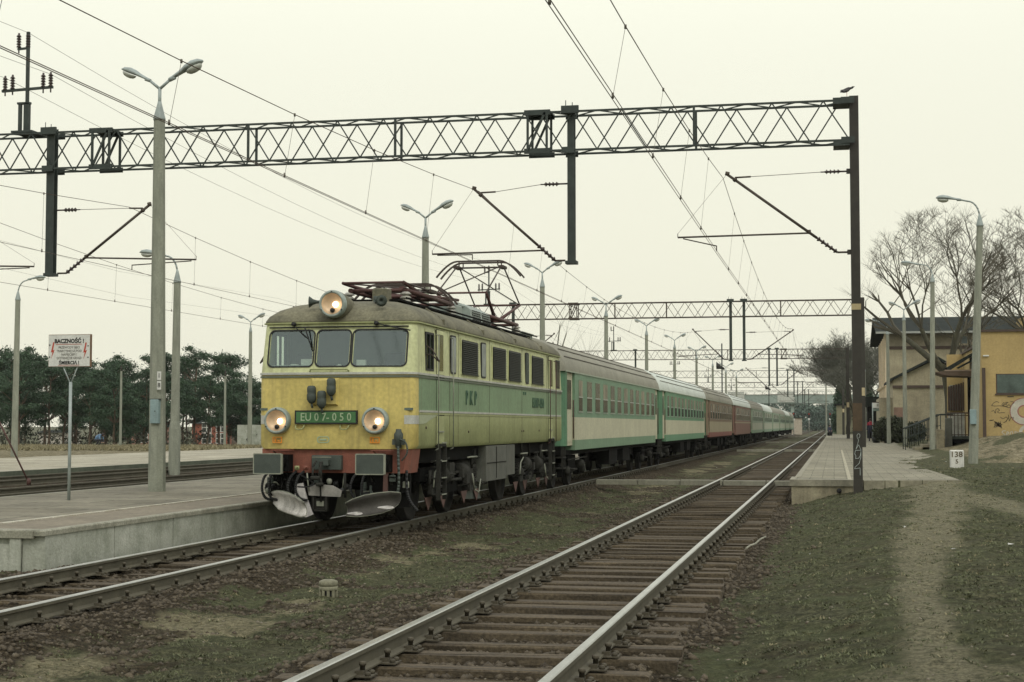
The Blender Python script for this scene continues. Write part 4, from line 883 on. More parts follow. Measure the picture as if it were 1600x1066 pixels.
# brake hoses
def hose(pts, r, name='brake_hose', mt=None):
    P = [Vector(p) for p in pts]; O = []
    for i in range(len(P)-1):
        p0, p1, p2, p3 = P[max(i-1, 0)], P[i], P[i+1], P[min(i+2, len(P)-1)]
        for k in range(5):
            t = k/5; O.append(.5*((2*p1)+(-p0+p2)*t+(2*p0-5*p1+4*p2-p3)*t*t+(-p0+3*p1-3*p2+p3)*t**3))
    O.append(P[-1]); m = MB(); m.path(O, r, 6); return m.build(name, mt or M_rubber, LO)
for x, dx in ((-8.95, -.04), (-8.86, -.02), (-8.50, -.05), (-8.37, -.05), (-7.44, -.06), (-7.30, -.03)):
    hose([(x, 24.1, .90), (x+dx, 23.95, .80), (x+dx*1.5, 23.92, .62), (x+dx*.3, 23.95, .48), (x+.1, 24.0, .44)], .022)
for x, c_ in ((-8.48, M_palelow), (-8.33, M_red)):
    m = MB(); m.lathe([(.03, 0), (.045, .02), (.04, .07)], (x, 24.08, .92), 'z', 8); m.tube((x, 24.08, .95), (x+.05, 23.98, .98), .015); m.build('hose_cock', c_, LO)
hose([(-8.42, 24.0, .86), (-8.15, 23.95, .72), (-8.25, 23.9, .66), (-8.42, 23.95, .66)], .012)
# thick jumper cable at the right corner
m = MB(); m.lathe([(.05, -.10), (.055, 0), (.075, .03), (.075, .12), (.05, .16), (.045, .2)], (-6.80, 24.12, 1.38), 'z', 10); m.box(-6.90, -6.70, 24.10, 24.16, 1.33, 1.42); m.build('jumper_socket', M_buf, LO)
hose([(-6.79, 24.06, 1.30), (-6.76, 23.98, 1.05), (-6.75, 23.96, .70), (-6.80, 23.95, .50), (-6.95, 23.93, .38), (-7.10, 23.93, .40), (-7.20, 23.95, .58), (-7.22, 24.0, .68)], .022, 'jumper_cable', M_buf)
hose([(-6.76, 24.05, 1.42), (-6.66, 24.05, 1.36), (-6.64, 24.05, 1.2), (-6.74, 24.1, 1.08)], .014, 'jumper_cable', M_buf)
hose([(-6.70, 24.25, .92), (-6.68, 24.2, .6), (-6.62, 24.2, .42), (-6.52, 24.25, .28)], .024)
m = MB(); m.bar((-6.98, 24.05, 1.02), (-6.99, 24.02, .42), .07, .05); m.build('hanger_bracket', M_pink, LO)
for qa, qb in ((-9.02, -8.42), (-7.42, -6.72)):
    m = MB(); m.box(qa, qb, 24.50, 24.60, .32, .88); m.box(qa+.05, qb-.08, 24.3, 24.5, .55, .88); m.build('front_frame', M_under, LO)
R = random.Random(9)
for k in range(34):
    x = R.choice((R.uniform(-9.02, -8.40), R.uniform(-7.42, -6.72), R.uniform(-8.4, -7.5))); y = R.uniform(23.98, 24.35); z = R.uniform(.50, .84); m = MB(); q = k % 4
    if q == 0: m.tube((x, y, .88), (x+R.uniform(-.04, .04), y, z-.08), R.uniform(.012, .022), n=6)
    elif q == 1: m.path([(x, y, z), (x+R.uniform(.08, .22), y-.05, z+R.uniform(-.03, .03)), (x+R.uniform(.1, .2), y+.1, z-.1)], R.uniform(.009, .016), 5)
    elif q == 2: m.lathe([(.03, -.04), (.045, 0), (.045, .04), (.02, .06)], (x, y, z), 'z', 8)
    else: m.bbox(x-.05, x+.05, y, y+.06, z-.05, z+.05, .01)
    m.build('brake_fitting', (M_underg, M_under, M_rubber, M_buf)[k % 4] if k % 5 else M_rim, LO)
# snow ploughs: curved oval blades
def plough(pts, name, snow):
    m = MB(); n_ = len(pts)//2; U = pts[:n_]; W = pts[n_:][::-1]; K = 6; V = []
    for k in range(K+1):
        t = k/K
        for a, b in zip(U, W):
            A = Vector(a); B_ = Vector(b); p = A.lerp(B_, t); p.y += .10*math.sin(PI*t); V.append(p)
    F_ = [(j*n_+i, j*n_+i+1, (j+1)*n_+i+1, (j+1)*n_+i) for j in range(K) for i in range(n_-1)]
    m.add(V, F_, True); o = m.build(name, snow, LO, fix=False); sm_ = o.modifiers.new('s', 'SOLIDIFY'); sm_.thickness = .012
    r = MB(); B = [V[i] for i in range(n_)]+[V[j*n_+n_-1] for j in range(1, K+1)]+[V[K*n_+i] for i in range(n_-2, -1, -1)]+[V[j*n_] for j in range(K-1, 0, -1)]; r.path(B+[B[0]], .009, 5); r.build('blade_edge', M_rim, o); return o
M_snowp = mat('worn_white_plough', (.56, .54, .50), .85, 0, .3, 5, c2=(.36, .35, .31), fine=.2, streak=.55, dirt=(.08, .075, .07))
def pp(uv, ys): return [tuple(aty(u, v, y)) for (u, v), y in zip(uv, ys)]
plough(pp([(424, 769), (433, 766.5), (444, 768), (455, 772), (466, 778), (473, 784), (478, 806), (470, 808.5), (459, 805), (448, 801.5), (435, 796), (427, 786)], [23.95, 23.85, 23.75, 23.66, 23.6, 23.58, 23.6, 23.62, 23.68, 23.76, 23.88, 23.98]), 'snow_plough', M_snowp)
plough(pp([(540, 786), (550, 780.5), (569, 774), (589, 770.5), (610, 768.5), (625, 770), (622, 788), (612, 796), (596, 802), (575, 806), (556, 807.5), (541, 806.5)], [23.58, 23.55, 23.58, 23.64, 23.74, 23.86, 23.98, 23.86, 23.74, 23.66, 23.62, 23.62]), 'snow_plough', M_plough)
m = MB()
sa_ = aty(556, 802.5, 23.50); sb_ = aty(604, 793, 23.62)
for a, b, w_ in (((sa_.x, sa_.y), sa_.z, .12), ((sb_.x, sb_.y), sb_.z, .13)):
    m = MB()
    P = [(a[0]+math.cos(t)*w_, a[1]-.055+.02*math.cos(3*t), b+.028*math.sin(t)*(1+.3*math.sin(2*t))) for t in [2*PI*i/14 for i in range(14)]]; m.prism(P, (0, .02, 0)); m.build('snow_patch', M_snow, LO)
m = MB(); m.prism([(-8.25, 24.0, .52), (-7.72, 24.0, .50), (-7.70, 24.0, .60), (-7.85, 24.0, .68), (-8.1, 24.0, .70), (-8.28, 24.0, .66)], (0, .03, 0)); m.build('deflector_plate', mat('grey_plate', (.28, .27, .24), .8, 0, .35, 5), LO)
m = MB(); m.prism([(-8.46, 24.02, .70), (-8.36, 24.02, .72), (-8.28, 24.02, .45), (-8.18, 24.02, .22), (-8.3, 24.02, .17), (-8.44, 24.02, .2), (-8.5, 24.02, .5)], (0, .03, 0)); m.build('deflector_plate', M_snow, LO)
m = MB(); m.box(-8.16, -7.98, 24.05, 24.15, .30, .47); m.box(-8.19, -8.16, 24.0, 24.1, .28, .50); m.box(-7.98, -7.95, 24.0, 24.1, .28, .50); m.box(-8.19, -7.95, 24.0, 24.1, .27, .295); cp = m.build('pipe_bracket', M_underg, LO); m = MB(); m.box(-8.13, -8.01, 24.03, 24.055, .35, .43); m.build('tag_plate', M_rim, cp)
m = MB()
for i in range(7):
    x = -8.93+i*.09+random.uniform(-.02, .02); m.tube((x, 24.15, .88), (x+random.uniform(-.03, .03), 24.1, .5), .018, n=5); m.bar((x-.04, 24.12, .6+.05*(i % 3)), (x+.07, 24.12, .62+.04*(i % 2)), .03, .03)
m.lathe([(.10, 0), (.13, .05), (.12, .16), (.03, .2)], (-9.0, 24.3, .62), 'y', 12); m.build('pipework', M_under, LO)

# side doors, windows, grilles ------------------------------------------------
def spanel(m, ya, yb, za, zb, r, off, th):
    cy, cz = (ya+yb)/2, (za+zb)/2; m.prism([(SX+off, cy+p, cz+q) for p, q in rrect(yb-ya, zb-za, r, 4)], (-th, 0, 0))
def swin(ya, yb, za=2.54, zb=3.22, mt=None, r=.06, name='side_window'):
    m = MB(); spanel(m, ya, yb, za, zb, r, .010, .02); f_ = m.build(name, M_rubber, LO); m = MB(); spanel(m, ya+.035, yb-.035, za+.03, zb-.03, r*.7, .014, .01); m.build('pane', mt or M_glass, f_); return f_
M_olive = mat('olive_glass', (.14, .15, .065), .15, 0, .3, 2, spec=.8, fine=0)
for s_ in (-1, 1):
    X_ = LX+s_*WL; m = MB(); lo, hi = min(X_-s_*.02, X_), max(X_-s_*.02, X_)
    m.box(lo, hi, 24.92, 25.45, 2.46, 2.54); m.box(lo-.01, hi-.01 if s_ > 0 else hi+.01, 24.92, 25.45, 3.18, 3.235); m.build('window_surround', M_pale, LO)
    m = MB()
    for (ya, yb, za, zb) in ((24.92, 24.965, 2.54, 3.18), (25.405, 25.45, 2.54, 3.18), (24.965, 25.405, 2.54, 2.575), (24.965, 25.405, 3.145, 3.18), (25.17, 25.195, 2.575, 3.145)): m.box(min(X_-s_*.03, X_+s_*.008), max(X_-s_*.03, X_+s_*.008), ya, yb, za, zb)
    f_ = m.build('cab_window', M_rubber, LO); m = MB(); m.add([(X_-s_*.01, 24.96, 2.57), (X_-s_*.01, 25.41, 2.57), (X_-s_*.01, 25.41, 3.15), (X_-s_*.01, 24.96, 3.15)], [(0, 1, 2, 3)]); m.build('pane', M_clear, f_, fix=False)
M_olive = mat('olive_glass', (.14, .15, .065), .15, 0, .3, 2, spec=.8, fine=0)
M_misty = mat('misty_glass', (.30, .34, .32), .3, 0, .4, 3)
swin(26.62, 27.02, mt=M_misty); swin(29.05, 29.45, mt=M_misty); swin(33.42, 33.78, mt=M_glass); swin(37.22, 37.72, 2.53, 3.21, M_glassd, .015, 'cab_window')
def grille(ya, yb, za=2.535, zb=3.215):
    m = MB(); spanel(m, ya, yb, za, zb, .05, .008, .02); o = m.build('ventilation_grille', M_pale, LO)
    m = MB(); spanel(m, ya+.04, yb-.04, za+.035, zb-.03, .03, .010, .01); m.build('dark_backing', M_rubber, o)
    m = MB(); k = 17
    for i in range(k):
        z = za+.06+(zb-za-.12)*i/(k-1); m.add([(SX+.012, ya+.05, z+.010), (SX+.012, yb-.05, z+.010), (SX+.034, yb-.05, z-.014), (SX+.034, ya+.05, z-.014)], [(0, 1, 2, 3)])
    m.bar((SX+.03, ya+.04, za+.028), (SX+.03, yb-.04, za+.028), .012, .02)
    m.build('louvre_slats', mat('louvre_slat', (.028, .034, .02), .7, 0, .3, 5), o)
for a, b in ((27.4, 28.78), (30.02, 31.34), (31.56, 32.9), (34.05, 35.55)): grille(a, b)
for ya, yb in ((25.62, 26.18), (36.2, 36.82)):
    m = MB(); m.box(SX-.005, SX+.004, ya, yb, 1.30, 3.26); d_ = m.build('cab_door', M_under, LO)
    m = MB(); c = .012
    m.box(SX-.004, SX+.008, ya+c, yb-c, 2.50, 3.25); d1 = m.build('door_panel', M_pale, d_)
    m = MB(); m.box(SX-.004, SX+.008, ya+c, yb-c, 1.88, 2.40); m.build('door_panel', M_green, d_)
    m = MB(); m.box(SX-.004, SX+.008, ya+c, yb-c, 1.31, 1.80); m.build('door_panel', M_palelow, d_)
    m = MB(); spanel(m, ya+.12, yb-.12, 2.56, 3.18, .02, .013, .01); m.build('door_glass', M_olive, d_)
    for y in (ya-.06, yb+.42 if ya < 30 else yb+.08):
        m = MB(); top = 3.17; m.path([(SX, y, top), (SX+.06, y, top-.02), (SX+.06, y, 1.25), (SX, y, 1.22)], .010, 6); m.build('handrail', M_rim if ya < 30 else M_panto, LO)
    m = MB()
    for s in (0, 1): m.bar((SX+.03, ya+.05+s*.42, 1.30), (SX+.03, ya+.05+s*.42, .38), .07, .03)
    m.box(SX-.2, SX+.06, ya+.05, ya+.47, 1.28, 1.33)
    for z in (1.02, .74, .46): m.box(SX-.12, SX+.08, ya+.05, ya+.47, z, z+.02)
    lo_ = m.build('boarding_steps', M_underg, LO)
    m = MB()
    for z in (1.025, .745, .465, 1.335): m.box(SX+.075, SX+.085, ya+.1, ya+.42, z, z+.02)
    m.box(SX+.0, SX+.03, ya+.08, ya+.45, 1.52, 1.545); m.build('worn_step_edge', M_rim, lo_)
for y in (26.56, 27.2, 29.78, 33.02, 36.0):
    m = MB(); m.box(SX-.002, SX+.0035, y, y+.007, 1.30, 3.28); m.build('panel_seam', M_brown, LO)
for y in (24.95, 28.0, 33.0, 33.2, 35.0):
    m = MB(); m.lathe([(.022, 0), (.022, .012)], (SX, y, 1.60 if y < 26 else 1.52), 'x', 8); m.build('cap', M_brown, LO)
for ch, yy in (('P', 27.85), ('K', 28.2), ('P', 28.56)): text_mesh('lettering', ch, .36, M_dkgreen, LO, (SX+.012, yy, 2.13), (0, 1, 0), (0, 0, 1), 1.0, bold=.008)
text_mesh('lettering', 'EU07-050', .31, M_dkgreen, LO, (SX+.012, 34.88, 2.13), (0, 1, 0), (0, 0, 1), 1.12, bold=.004)
for y in (33.15, 33.35): 
    m = MB(); m.box(SX, SX+.015, y, y+.10, 2.30, 2.36); m.build('data_plate', M_dkgreen, LO)

# underframe ------------------------------------------------------------------
m = MB(); m.box(LX-1.15, LX+1.12, 24.9, 37.5, 1.02, 1.27); m.build('underframe', M_under, LO)
def wheelset(y, x=LX, par=None, r=.61, xc=None):
    m = MB(); 
    for s in (-1, 1):
        c = XB+s*.75
        m.lathe([(r-.04, -.07), (r+.0, -.065), (r, .035), (r+.025, .045), (r+.02, .07), (r*.88, .07), (r*.84, .02), (.14, .03), (.12, .09), (.01, .09)] if s < 0 else [(.01, -.09), (.12, -.09), (.14, -.03), (r*.84, -.02), (r*.88, -.07), (r+.02, -.07), (r+.025, -.045), (r, -.035), (r, .065), (r-.04, .07), (r*.86, .06), (r*.82, .03), (.16, .035), (.14, .12), (.01, .12)], (c, y, r+.004), 'x', 28)
    m.tube((XB-.75, y, r), (XB+.75, y, r), .09, n=10); return m.build('wheelset', M_wheel, par)
for k, yc in enumerate((27.55, 34.95)):
    bg_ = MB()
    for s in (-1, 1):
        x = LX+s*1.02; bg_.box(x-.06, x+.06, yc-2.1, yc+2.1, .70, .92)
        bg_.box(x-.05, x+.08, yc-.5, yc+.5, .45, .72)
    bg_.box(LX-.95, LX+.95, yc-.25, yc+.25, .6, .95); bg_.box(LX-.95, LX+.95, yc-2.1, yc-1.98, .68, .9); bg_.box(LX-.95, LX+.95, yc+1.98, yc+2.1, .68, .9)
    bo = bg_.build('bogie', M_under, LO)
    for dy in (-1.3, 1.3):
        wheelset(yc+dy, par=bo)
        m = MB(); x = LX+1.08; y = yc+dy
        m.lathe([(.19, -.05), (.20, .02), (.17, .07), (.10, .10), (.07, .14), (.01, .15)], (x, y, .62), 'x', 16); m.box(x-.05, x+.1, y-.17, y+.17, .42, .56); m.build('axle_box', M_underg, bo)
        m = MB()
        for q in (-.34, .34):
            m = MB(); P = [Vector((x+.02+.085*math.cos(t), y+q+.085*math.sin(t), .50+.36*t/(2*PI*4.5))) for t in np.linspace(0, 2*PI*4.5, 46)]; m.path(P, .018, 5); m.build('coil_spring', M_underg, bo)
        m = MB(); 
        for q in (-.52, .52): m.prism([(x+.06, y+q-.26, .43), (x+.06, y+q+.26, .43), (x+.06, y+q, .20)], (.012, 0, 0))
        if dy*(1 if k == 0 else -1) < 0 or True: m.build('guard_plate', M_pink, bo)
        m = MB(); m.lathe([(.15, -.2), (.17, -.15), (.17, .12), (.10, .2)], (x+.02, y+.62 if dy < 0 else y-.62, .78), 'y', 14); m.build('brake_cylinder', M_underg, bo)
    m = MB(); R = random.Random(k)
    for i in range(26):
        y = yc+R.uniform(-2.1, 2.1); z = R.uniform(.5, 1.05); x = LX+1.15+R.uniform(-.05, .12); q = R.choice((0, 1, 2))
        if q == 0: m.tube((x, y, z), (x, y+R.uniform(.2, .9), z+R.uniform(-.02, .02)), R.uniform(.012, .03), n=6)
        elif q == 1: m.tube((x, y, z), (x, y+R.uniform(-.1, .1), z+R.uniform(.15, .4)), R.uniform(.012, .03), n=6)
        else: m.box(x-.05, x+.02, y, y+R.uniform(.08, .25), z-.06, z+R.uniform(.02, .12))
    m.build('brake_rigging', M_underg, bo)
    m = MB()
    for (a, b) in ((yc-1.7, .98), (yc+.7, 1.0)): m.tube((LX+1.24, a, b+.05), (LX+1.24, a+.75, b+.05), .016, n=6)
    m.path([(LX+1.26, yc-1.9, .6), (LX+1.26, yc-1.8, .85), (LX+1.26, yc-1.5, .95)], .014, 5); m.path([(LX+1.28, yc+.9, .75), (LX+1.30, yc+1.0, .45), (LX+1.30, yc+1.35, .38), (LX+1.28, yc+1.6, .62)], .014, 5)
    m.build('pale_pipe', M_rim, bo)
m = MB(); m.bbox(LX+.5, SX-.03, 29.66, 31.56, .56, 1.24, .01); m.bbox(LX+.5, SX-.04, 31.62, 32.45, .62, 1.24, .01); bb = m.build('battery_box', M_box, LO)
m = MB(); m.box(SX-.028, SX-.02, 30.55, 30.57, .6, 1.22); m.box(SX-.028, SX-.02, 29.7, 31.5, .90, .915); m.build('lid_gap', M_under, bb)
m = MB(); m.bbox(LX-1.2, LX-.5, 29.66, 32.4, .56, 1.24, .01); m.build('battery_box', M_box, LO)
m = MB(); m.lathe([(.01, 0), (.22, 0), (.25, .06), (.25, .9), (.22, .96), (.01, .96)], (LX+.9, 28.55, .78), 'y', 16); m.build('air_reservoir', M_underg, LO)
m = MB(); m.prism([(LX+1.1, 28.3, .28), (LX+1.1, 29.9, .22), (LX+1.1, 29.5, .48), (LX+1.1, 29.2, .52)], (.02, 0, 0)); m.build('guard_plate', M_buf, LO)

# roof equipment --------------------------------------------------------------
m = MB()
for s in (-1, 1): m.path([(LX+s*.85, 25.4, 3.78), (LX+s*.85, 37.2, 3.78)], .018, 5)
m.box(LX-.72, LX+.72, 25.5, 37.0, 3.74, 3.775); m.build('roof_walkway', M_under, LO)
m = MB()
for y in (26.2, 29.3, 32.4, 35.4): m.path([(LX+WL-.02, y, 3.36), (LX+WL-.10, y, 3.50), (LX+WL-.34, y, 3.66)], .016, 5); m.box(LX+WL-.06, LX+WL+.0, y-.04, y+.04, 3.38, 3.46)
m.build('roof_bracket', M_roof, LO)
# horns
def horn(bell, mount, ends):
    m = MB(); b_ = Vector(bell); q = Vector(mount); d = (q-b_).normalized(); e1 = d.cross(Vector((0, 0, 1))).normalized(); e2 = d.cross(e1); pr_ = [(.012, .03), (.095, 0), (.088, .012), (.05, .06), (.028, .12), (.020, (q-b_).length)]; v = []
    for r_, h_ in pr_: v += [b_+d*h_+(e1*math.cos(2*PI*i/14)+e2*math.sin(2*PI*i/14))*r_ for i in range(14)]
    m.add(v, [(j*14+i, j*14+(i+1) % 14, (j+1)*14+(i+1) % 14, (j+1)*14+i) for j in range(5) for i in range(14)]+[tuple(range(14))], True)
    m.lathe([(.045, -.05), (.05, 0), (.045, .05)], q, 'z', 10); m.tube(q, q-Vector((0, 0, .13)), .02); m.box(q.x-.06, q.x+.06, q.y-.04, q.y+.04, q.z-.14, q.z-.12); m.build('horn', M_buf, LO, fix=False)
horn((-8.42, 24.45, 3.66), (-8.13, 24.5, 3.66), 0); horn((-7.19, 24.45, 3.66), (-7.40, 24.85, 3.72), 0)
m = MB(); m.bbox(-7.62, -7.36, 25.35, 25.65, 3.72, 3.95, .02); ab = m.build('roof_box', M_roof, LO)
m = MB()
for y in (26.6, 29.95, 33.0, 36.4):
    for x in (-8.42, -7.38):
        m.tube((x, y, 3.72), (x, y, 3.98), .05, n=8)
        for k in range(3): m.lathe([(.05, 0), (.11, .015), (.055, .06)], (x, y, 3.80+k*.065), n=10)
iw = m.build('roof_insulator', mat('white_insulator', (.45, .44, .38), .3, 0, .3, 8), LO)
def pantograph(yc, up):
    zb = 4.02; m = MB()
    for s in (-1, 1): m.tube((LX+s*.5, yc-1.75, zb), (LX+s*.5, yc+1.75, zb), .045, n=8)
    for q in (-1.7, -.35, .35, 1.7): m.tube((LX-.5, yc+q, zb), (LX+.5, yc+q, zb), .035, n=8)
    P = m.build('pantograph', M_panto, LO)
    zk, yk = (4.50, 1.85) if up else (4.13, 2.02); zh = 5.30 if up else 4.20; hw = .55
    m = MB()
    for d in (-1, 1):
        for s in (-1, 1): m.tube((LX+s*.40, yc+d*.30, zb+.04), (LX+s*hw, yc+d*yk, zk), .042, .03, n=7)
        m.tube((LX-hw, yc+d*yk, zk), (LX+hw, yc+d*yk, zk), .022, n=7)
    m.build('lower_arm', M_panto, P)
    m = MB()
    for d in (-1, 1):
        for s in (-1, 1): m.tube((LX+s*hw, yc+d*yk, zk), (LX+s*.52, yc+d*.14, zh-.06), .017, n=6)
    m.tube((LX-hw, yc-yk, zk), (LX+.50, yc-.14, zh-.06), .014, n=6)
    m.tube((LX+hw, yc+yk, zk), (LX-.50, yc+.14, zh-.06), .014, n=6)
    m.build('upper_arm', M_pantod, P)
    m = MB()
    for d in (-.20, .20):
        pts = []
        for i in range(25):
            x = -0.98+1.96*i/24; a = max(0, abs(x)-.50)/.48; pts.append((LX+x, yc+d, zh+.06-.36*a**1.7))
        for a, b in zip(pts, pts[1:]): m.bar(a, b, .035, .045)
    m.tube((LX-.56, yc, zh-.07), (LX+.56, yc, zh-.07), .02, n=6)
    for s in (-1, 1): m.box(LX+s*.52-.06, LX+s*.52+.06, yc-.22, yc+.22, zh-.10, zh-.04); m.tube((LX+s*.45, yc-.2, zh-.05), (LX+s*.45, yc-.2, zh+.05), .015); m.tube((LX+s*.45, yc+.2, zh-.05), (LX+s*.45, yc+.2, zh+.05), .015)
    m.build('collector_head', M_pantod, P)
    m = MB(); m.tube((LX-.2, yc-.3, zb+.02), (LX-.2, yc+.9, zb+.10), .05, n=8); m.tube((LX+.2, yc+.3, zb+.02), (LX+.2, yc-.9, zb+.10), .05, n=8); m.build('raising_spring', M_panto, P)
pantograph(28.3, False); pantograph(34.75, True)
m = MB()  # grated resistor housing between the pantographs
pr = [(-.62, 3.76), (.62, 3.76), (.58, 4.02), (.34, 4.16), (-.34, 4.16), (-.58, 4.02)]
m.prism([(LX+a, 31.2, b) for a, b in pr], (0, 1.9, 0)); vb = m.build('resistor_housing', M_ringgrey, LO)
for i in range(2):
    m = MB()
    for k in range(5):
        for j in range(5):
            y = 31.35+i*.92+j*.16; z = 3.81+k*.045; m.box(LX+.60-.0*k, LX+.625-.004*k, y, y+.11, z, z+.018)
    m.build('vent_slots', M_rubber, vb)
m = MB(); m.path([(LX+.2, 29.8, 4.1), (LX+.45, 30.4, 4.05), (LX+.3, 31.0, 4.12), (LX+.5, 31.3, 4.05)], .03, 6); m.bbox(LX+.1, LX+.5, 30.3, 30.9, 3.8, 4.05, .02); m.lathe([(.10, 0), (.12, .05), (.07, .2), (.09, .25)], (LX-.1, 30.5, 3.8), 'z', 10); m.lathe([(.10, 0), (.12, .05), (.07, .2), (.09, .25)], (LX+.35, 33.2, 3.78), 'z', 10); m.build('circuit_breaker', M_ringgrey, LO)
m = MB(); m.box(LX+.15, LX+.62, 36.6, 38.0, 3.86, 3.88)
for k in range(8): m.box(LX+.16, LX+.60, 36.62+k*.18, 36.64+k*.18, 3.76, 3.86)
m.build('roof_grating', M_ringgrey, LO)

# ================================================================== COACHES
def coach(i, y0, y1, up, low, stripe, roofm, label, nwin=13, lod=0, vest='cream', split=2.38):
    C_ = empty('passenger_coach', (XB, (y0+y1)/2, 0)); tag(C_, label, 'railway coach', 'coaches of the train behind the locomotive')
    x0, x1 = XB-1.42, XB+1.40; e = 1.62
    def slabm(za, zb, ya, yb, xo=0): m = MB(); m.box(x0-xo, x1+xo, ya, yb, za, zb); return m
    m = slabm(1.0, 1.26, y0+e, y1-e, 0); m.build('lower_stripe', stripe, C_)
    m = slabm(1.26, 1.85, y0+e, y1-e); m.build('lower_wall', low, C_)
    m = slabm(1.85, 3.0, y0+e, y1-e); wu = m.build('window_band', up, C_)
    for a, b in ((y0+.42, y0+e), (y1-e, y1-.42)):
        m = MB(); m.box(x0+.06, x1-.07, a, b, 1.12, 3.0); v_ = m.build('vestibule', vest, C_)
        m = MB(); m.box(x1-.07, x1-.055, a+.12, b-.1, 1.22, 2.92); d_ = m.build('door', vest, v_)
        m = MB(); m.box(x1-.055, x1-.048, a+.32, b-.28, 2.05, 2.80); m.build('door_window', M_glassd, d_)
        if lod < 2:
            m = MB(); m.tube((x1-.03, b-.03, 1.3), (x1-.03, b-.03, 2.3), .014, n=5); m.build('handrail', M_panto, v_)
    # rounded end fairing
    for ya, s in ((y0, 1), (y1, -1)):
        m = MB(); P = [(x1-.02, ya+s*.25), (x1-.11, ya+s*.09), (x1-.30, ya), (x0+.3, ya), (x0+.1, ya+s*.09), (x0+.02, ya+s*.25), (x0, ya+s*.42), (x1, ya+s*.42)]
        m.prism([(x, y, 1.12) for x, y in P], (0, 0, 1.88)); m.build('end_wall', M_gend if i < 2 else up, C_)
    # roof: lofted arc
    pr = [(1.40, 3.0), (1.395, 3.10), (1.36, 3.24), (1.27, 3.42), (1.10, 3.60), (.85, 3.75), (.5, 3.87), (0, 3.92), (-.5, 3.87), (-.85, 3.75), (-1.10, 3.60), (-1.27, 3.42), (-1.36, 3.24), (-1.415, 3.0)]
    m = MB(); k = len(pr); V = []
    for y, sc_, dz in ((y0, .93, -.05), (y0+.10, .985, -.01), (y0+.3, 1, 0), (y1-.3, 1, 0), (y1-.10, .985, -.01), (y1, .93, -.05)):
        V += [(XB+a*sc_, y, 3.0+(b-3.0)*sc_+(dz if b > 3.3 else 0)) for a, b in pr]
    F_ = [(j*k+q, j*k+q+1, (j+1)*k+q+1, (j+1)*k+q) for j in range(5) for q in range(k-1)]+[tuple(range(k)), tuple(range(5*k, 6*k))]
    m.add(V, F_, True); ro = m.build('roof', roofm, C_); ro.modifiers.new('e', 'EDGE_SPLIT').split_angle = math.radians(50)
    if lod < 2:
        m = MB()
        for a, b in ((1.29, 3.395), (1.13, 3.585), (.86, 3.755)): m.box(XB+a-.004, XB+a+.014, y0+.6, y1-.6, b-.012, b+.008)
        m.build('roof_rib', mat('roof_rib', (.13, .12, .10), .8), ro)
        m = MB(); m.box(x1, x1+.02, y0+.14, y1-.14, 2.99, 3.02); m.build('gutter', mat('gutter_pale', (.34, .40, .30), .6), ro)
    L_ = y1-y0-2*e-.3; p = L_/nwin
    for w_ in range(nwin):
        yc = y0+e+.15+p*(w_+.5); hw = p*.30 if w_ else p*.22
        m = MB(); m.prism([(x1+.006, yc+a, 2.42+b) for a, b in rrect(hw*2, .86, .05, 2)], (-.02, 0, 0)); f_ = m.build('window', M_frame if up is not M_redup else M_framer, C_)
        m = MB(); m.box(x1+.007, x1+.011, yc-hw+.04, yc+hw-.04, 2.41, 2.82); m.build('upper_pane', M_paneu if (w_*7+i) % 3 else M_panec, f_)
        m = MB(); m.box(x1+.007, x1+.011, yc-hw+.04, yc+hw-.04, 2.02, 2.37); m.build('lower_pane', M_glassd, f_)
        if lod < 2: m = MB(); m.box(x1+.006, x1+.022, yc-hw+.02, yc+hw-.02, 2.37, 2.40); m.box(x1+.006, x1+.02, yc-hw, yc+hw, 1.985, 2.0); m.build('sash_bar', M_silver, f_)
    # gangway bellows
    m = MB(); m.box(XB-.55, XB+.55, y1, y1+.5, 1.15, 3.3); m.build('gangway_bellows', M_rubber, C_)
    # underframe and bogies
    m = MB(); m.box(x0+.15, x1-.15, y0+.3, y1-.3, .88, 1.0); m.box(x1-.5, x1-.12, (y0+y1)/2-2.2, (y0+y1)/2-.4, .45, .9); m.box(x1-.4, x1-.1, (y0+y1)/2+.8, (y0+y1)/2+2.5, .5, .9); m.box(x0+.1, x1-.1, y0-.02, y0+.2, .9, 1.1); m.build('underframe', M_under, C_)
    for yc in (y0+2.9, y1-2.9):
        m = MB()
        for s in (-1, 1):
            x = XB+s*1.0; m.box(x-.06, x+.06, yc-1.7, yc+1.7, .52, .66); m.box(x-.08, x+.1, yc-.6, yc+.6, .40, .85); m.box(x-.05, x+.1, yc-1.5, yc-1.1, .3, .6); m.box(x-.05, x+.1, yc+1.1, yc+1.5, .3, .6)
        m.box(XB-.9, XB+.9, yc-.3, yc+.3, .4, .85); b_ = m.build('bogie', M_under, C_)
        for dy in (-1.25, 1.25): wheelset(yc+dy, par=b_, r=.46) if lod < 2 else None
        if lod < 2:
            m = MB(); m.tube((x1-.2, yc-.9, .5), (x1-.2, yc+.2, .47), .03, n=6); m.lathe([(.12, 0), (.12, .5)], (x1-.25, yc+.7, .6), 'y', 10); m.path([(x1-.14, yc-1.6, .75), (x1-.14, yc+1.6, .78)], .018, 5); m.lathe([(.13, -.04), (.13, .05), (.05, .08)], (x1-.22, yc-1.25, .46), 'x', 12); m.lathe([(.13, -.04), (.13, .05), (.05, .08)], (x1-.22, yc+1.25, .46), 'x', 12); m.build('brake_rigging', M_underg, b_)
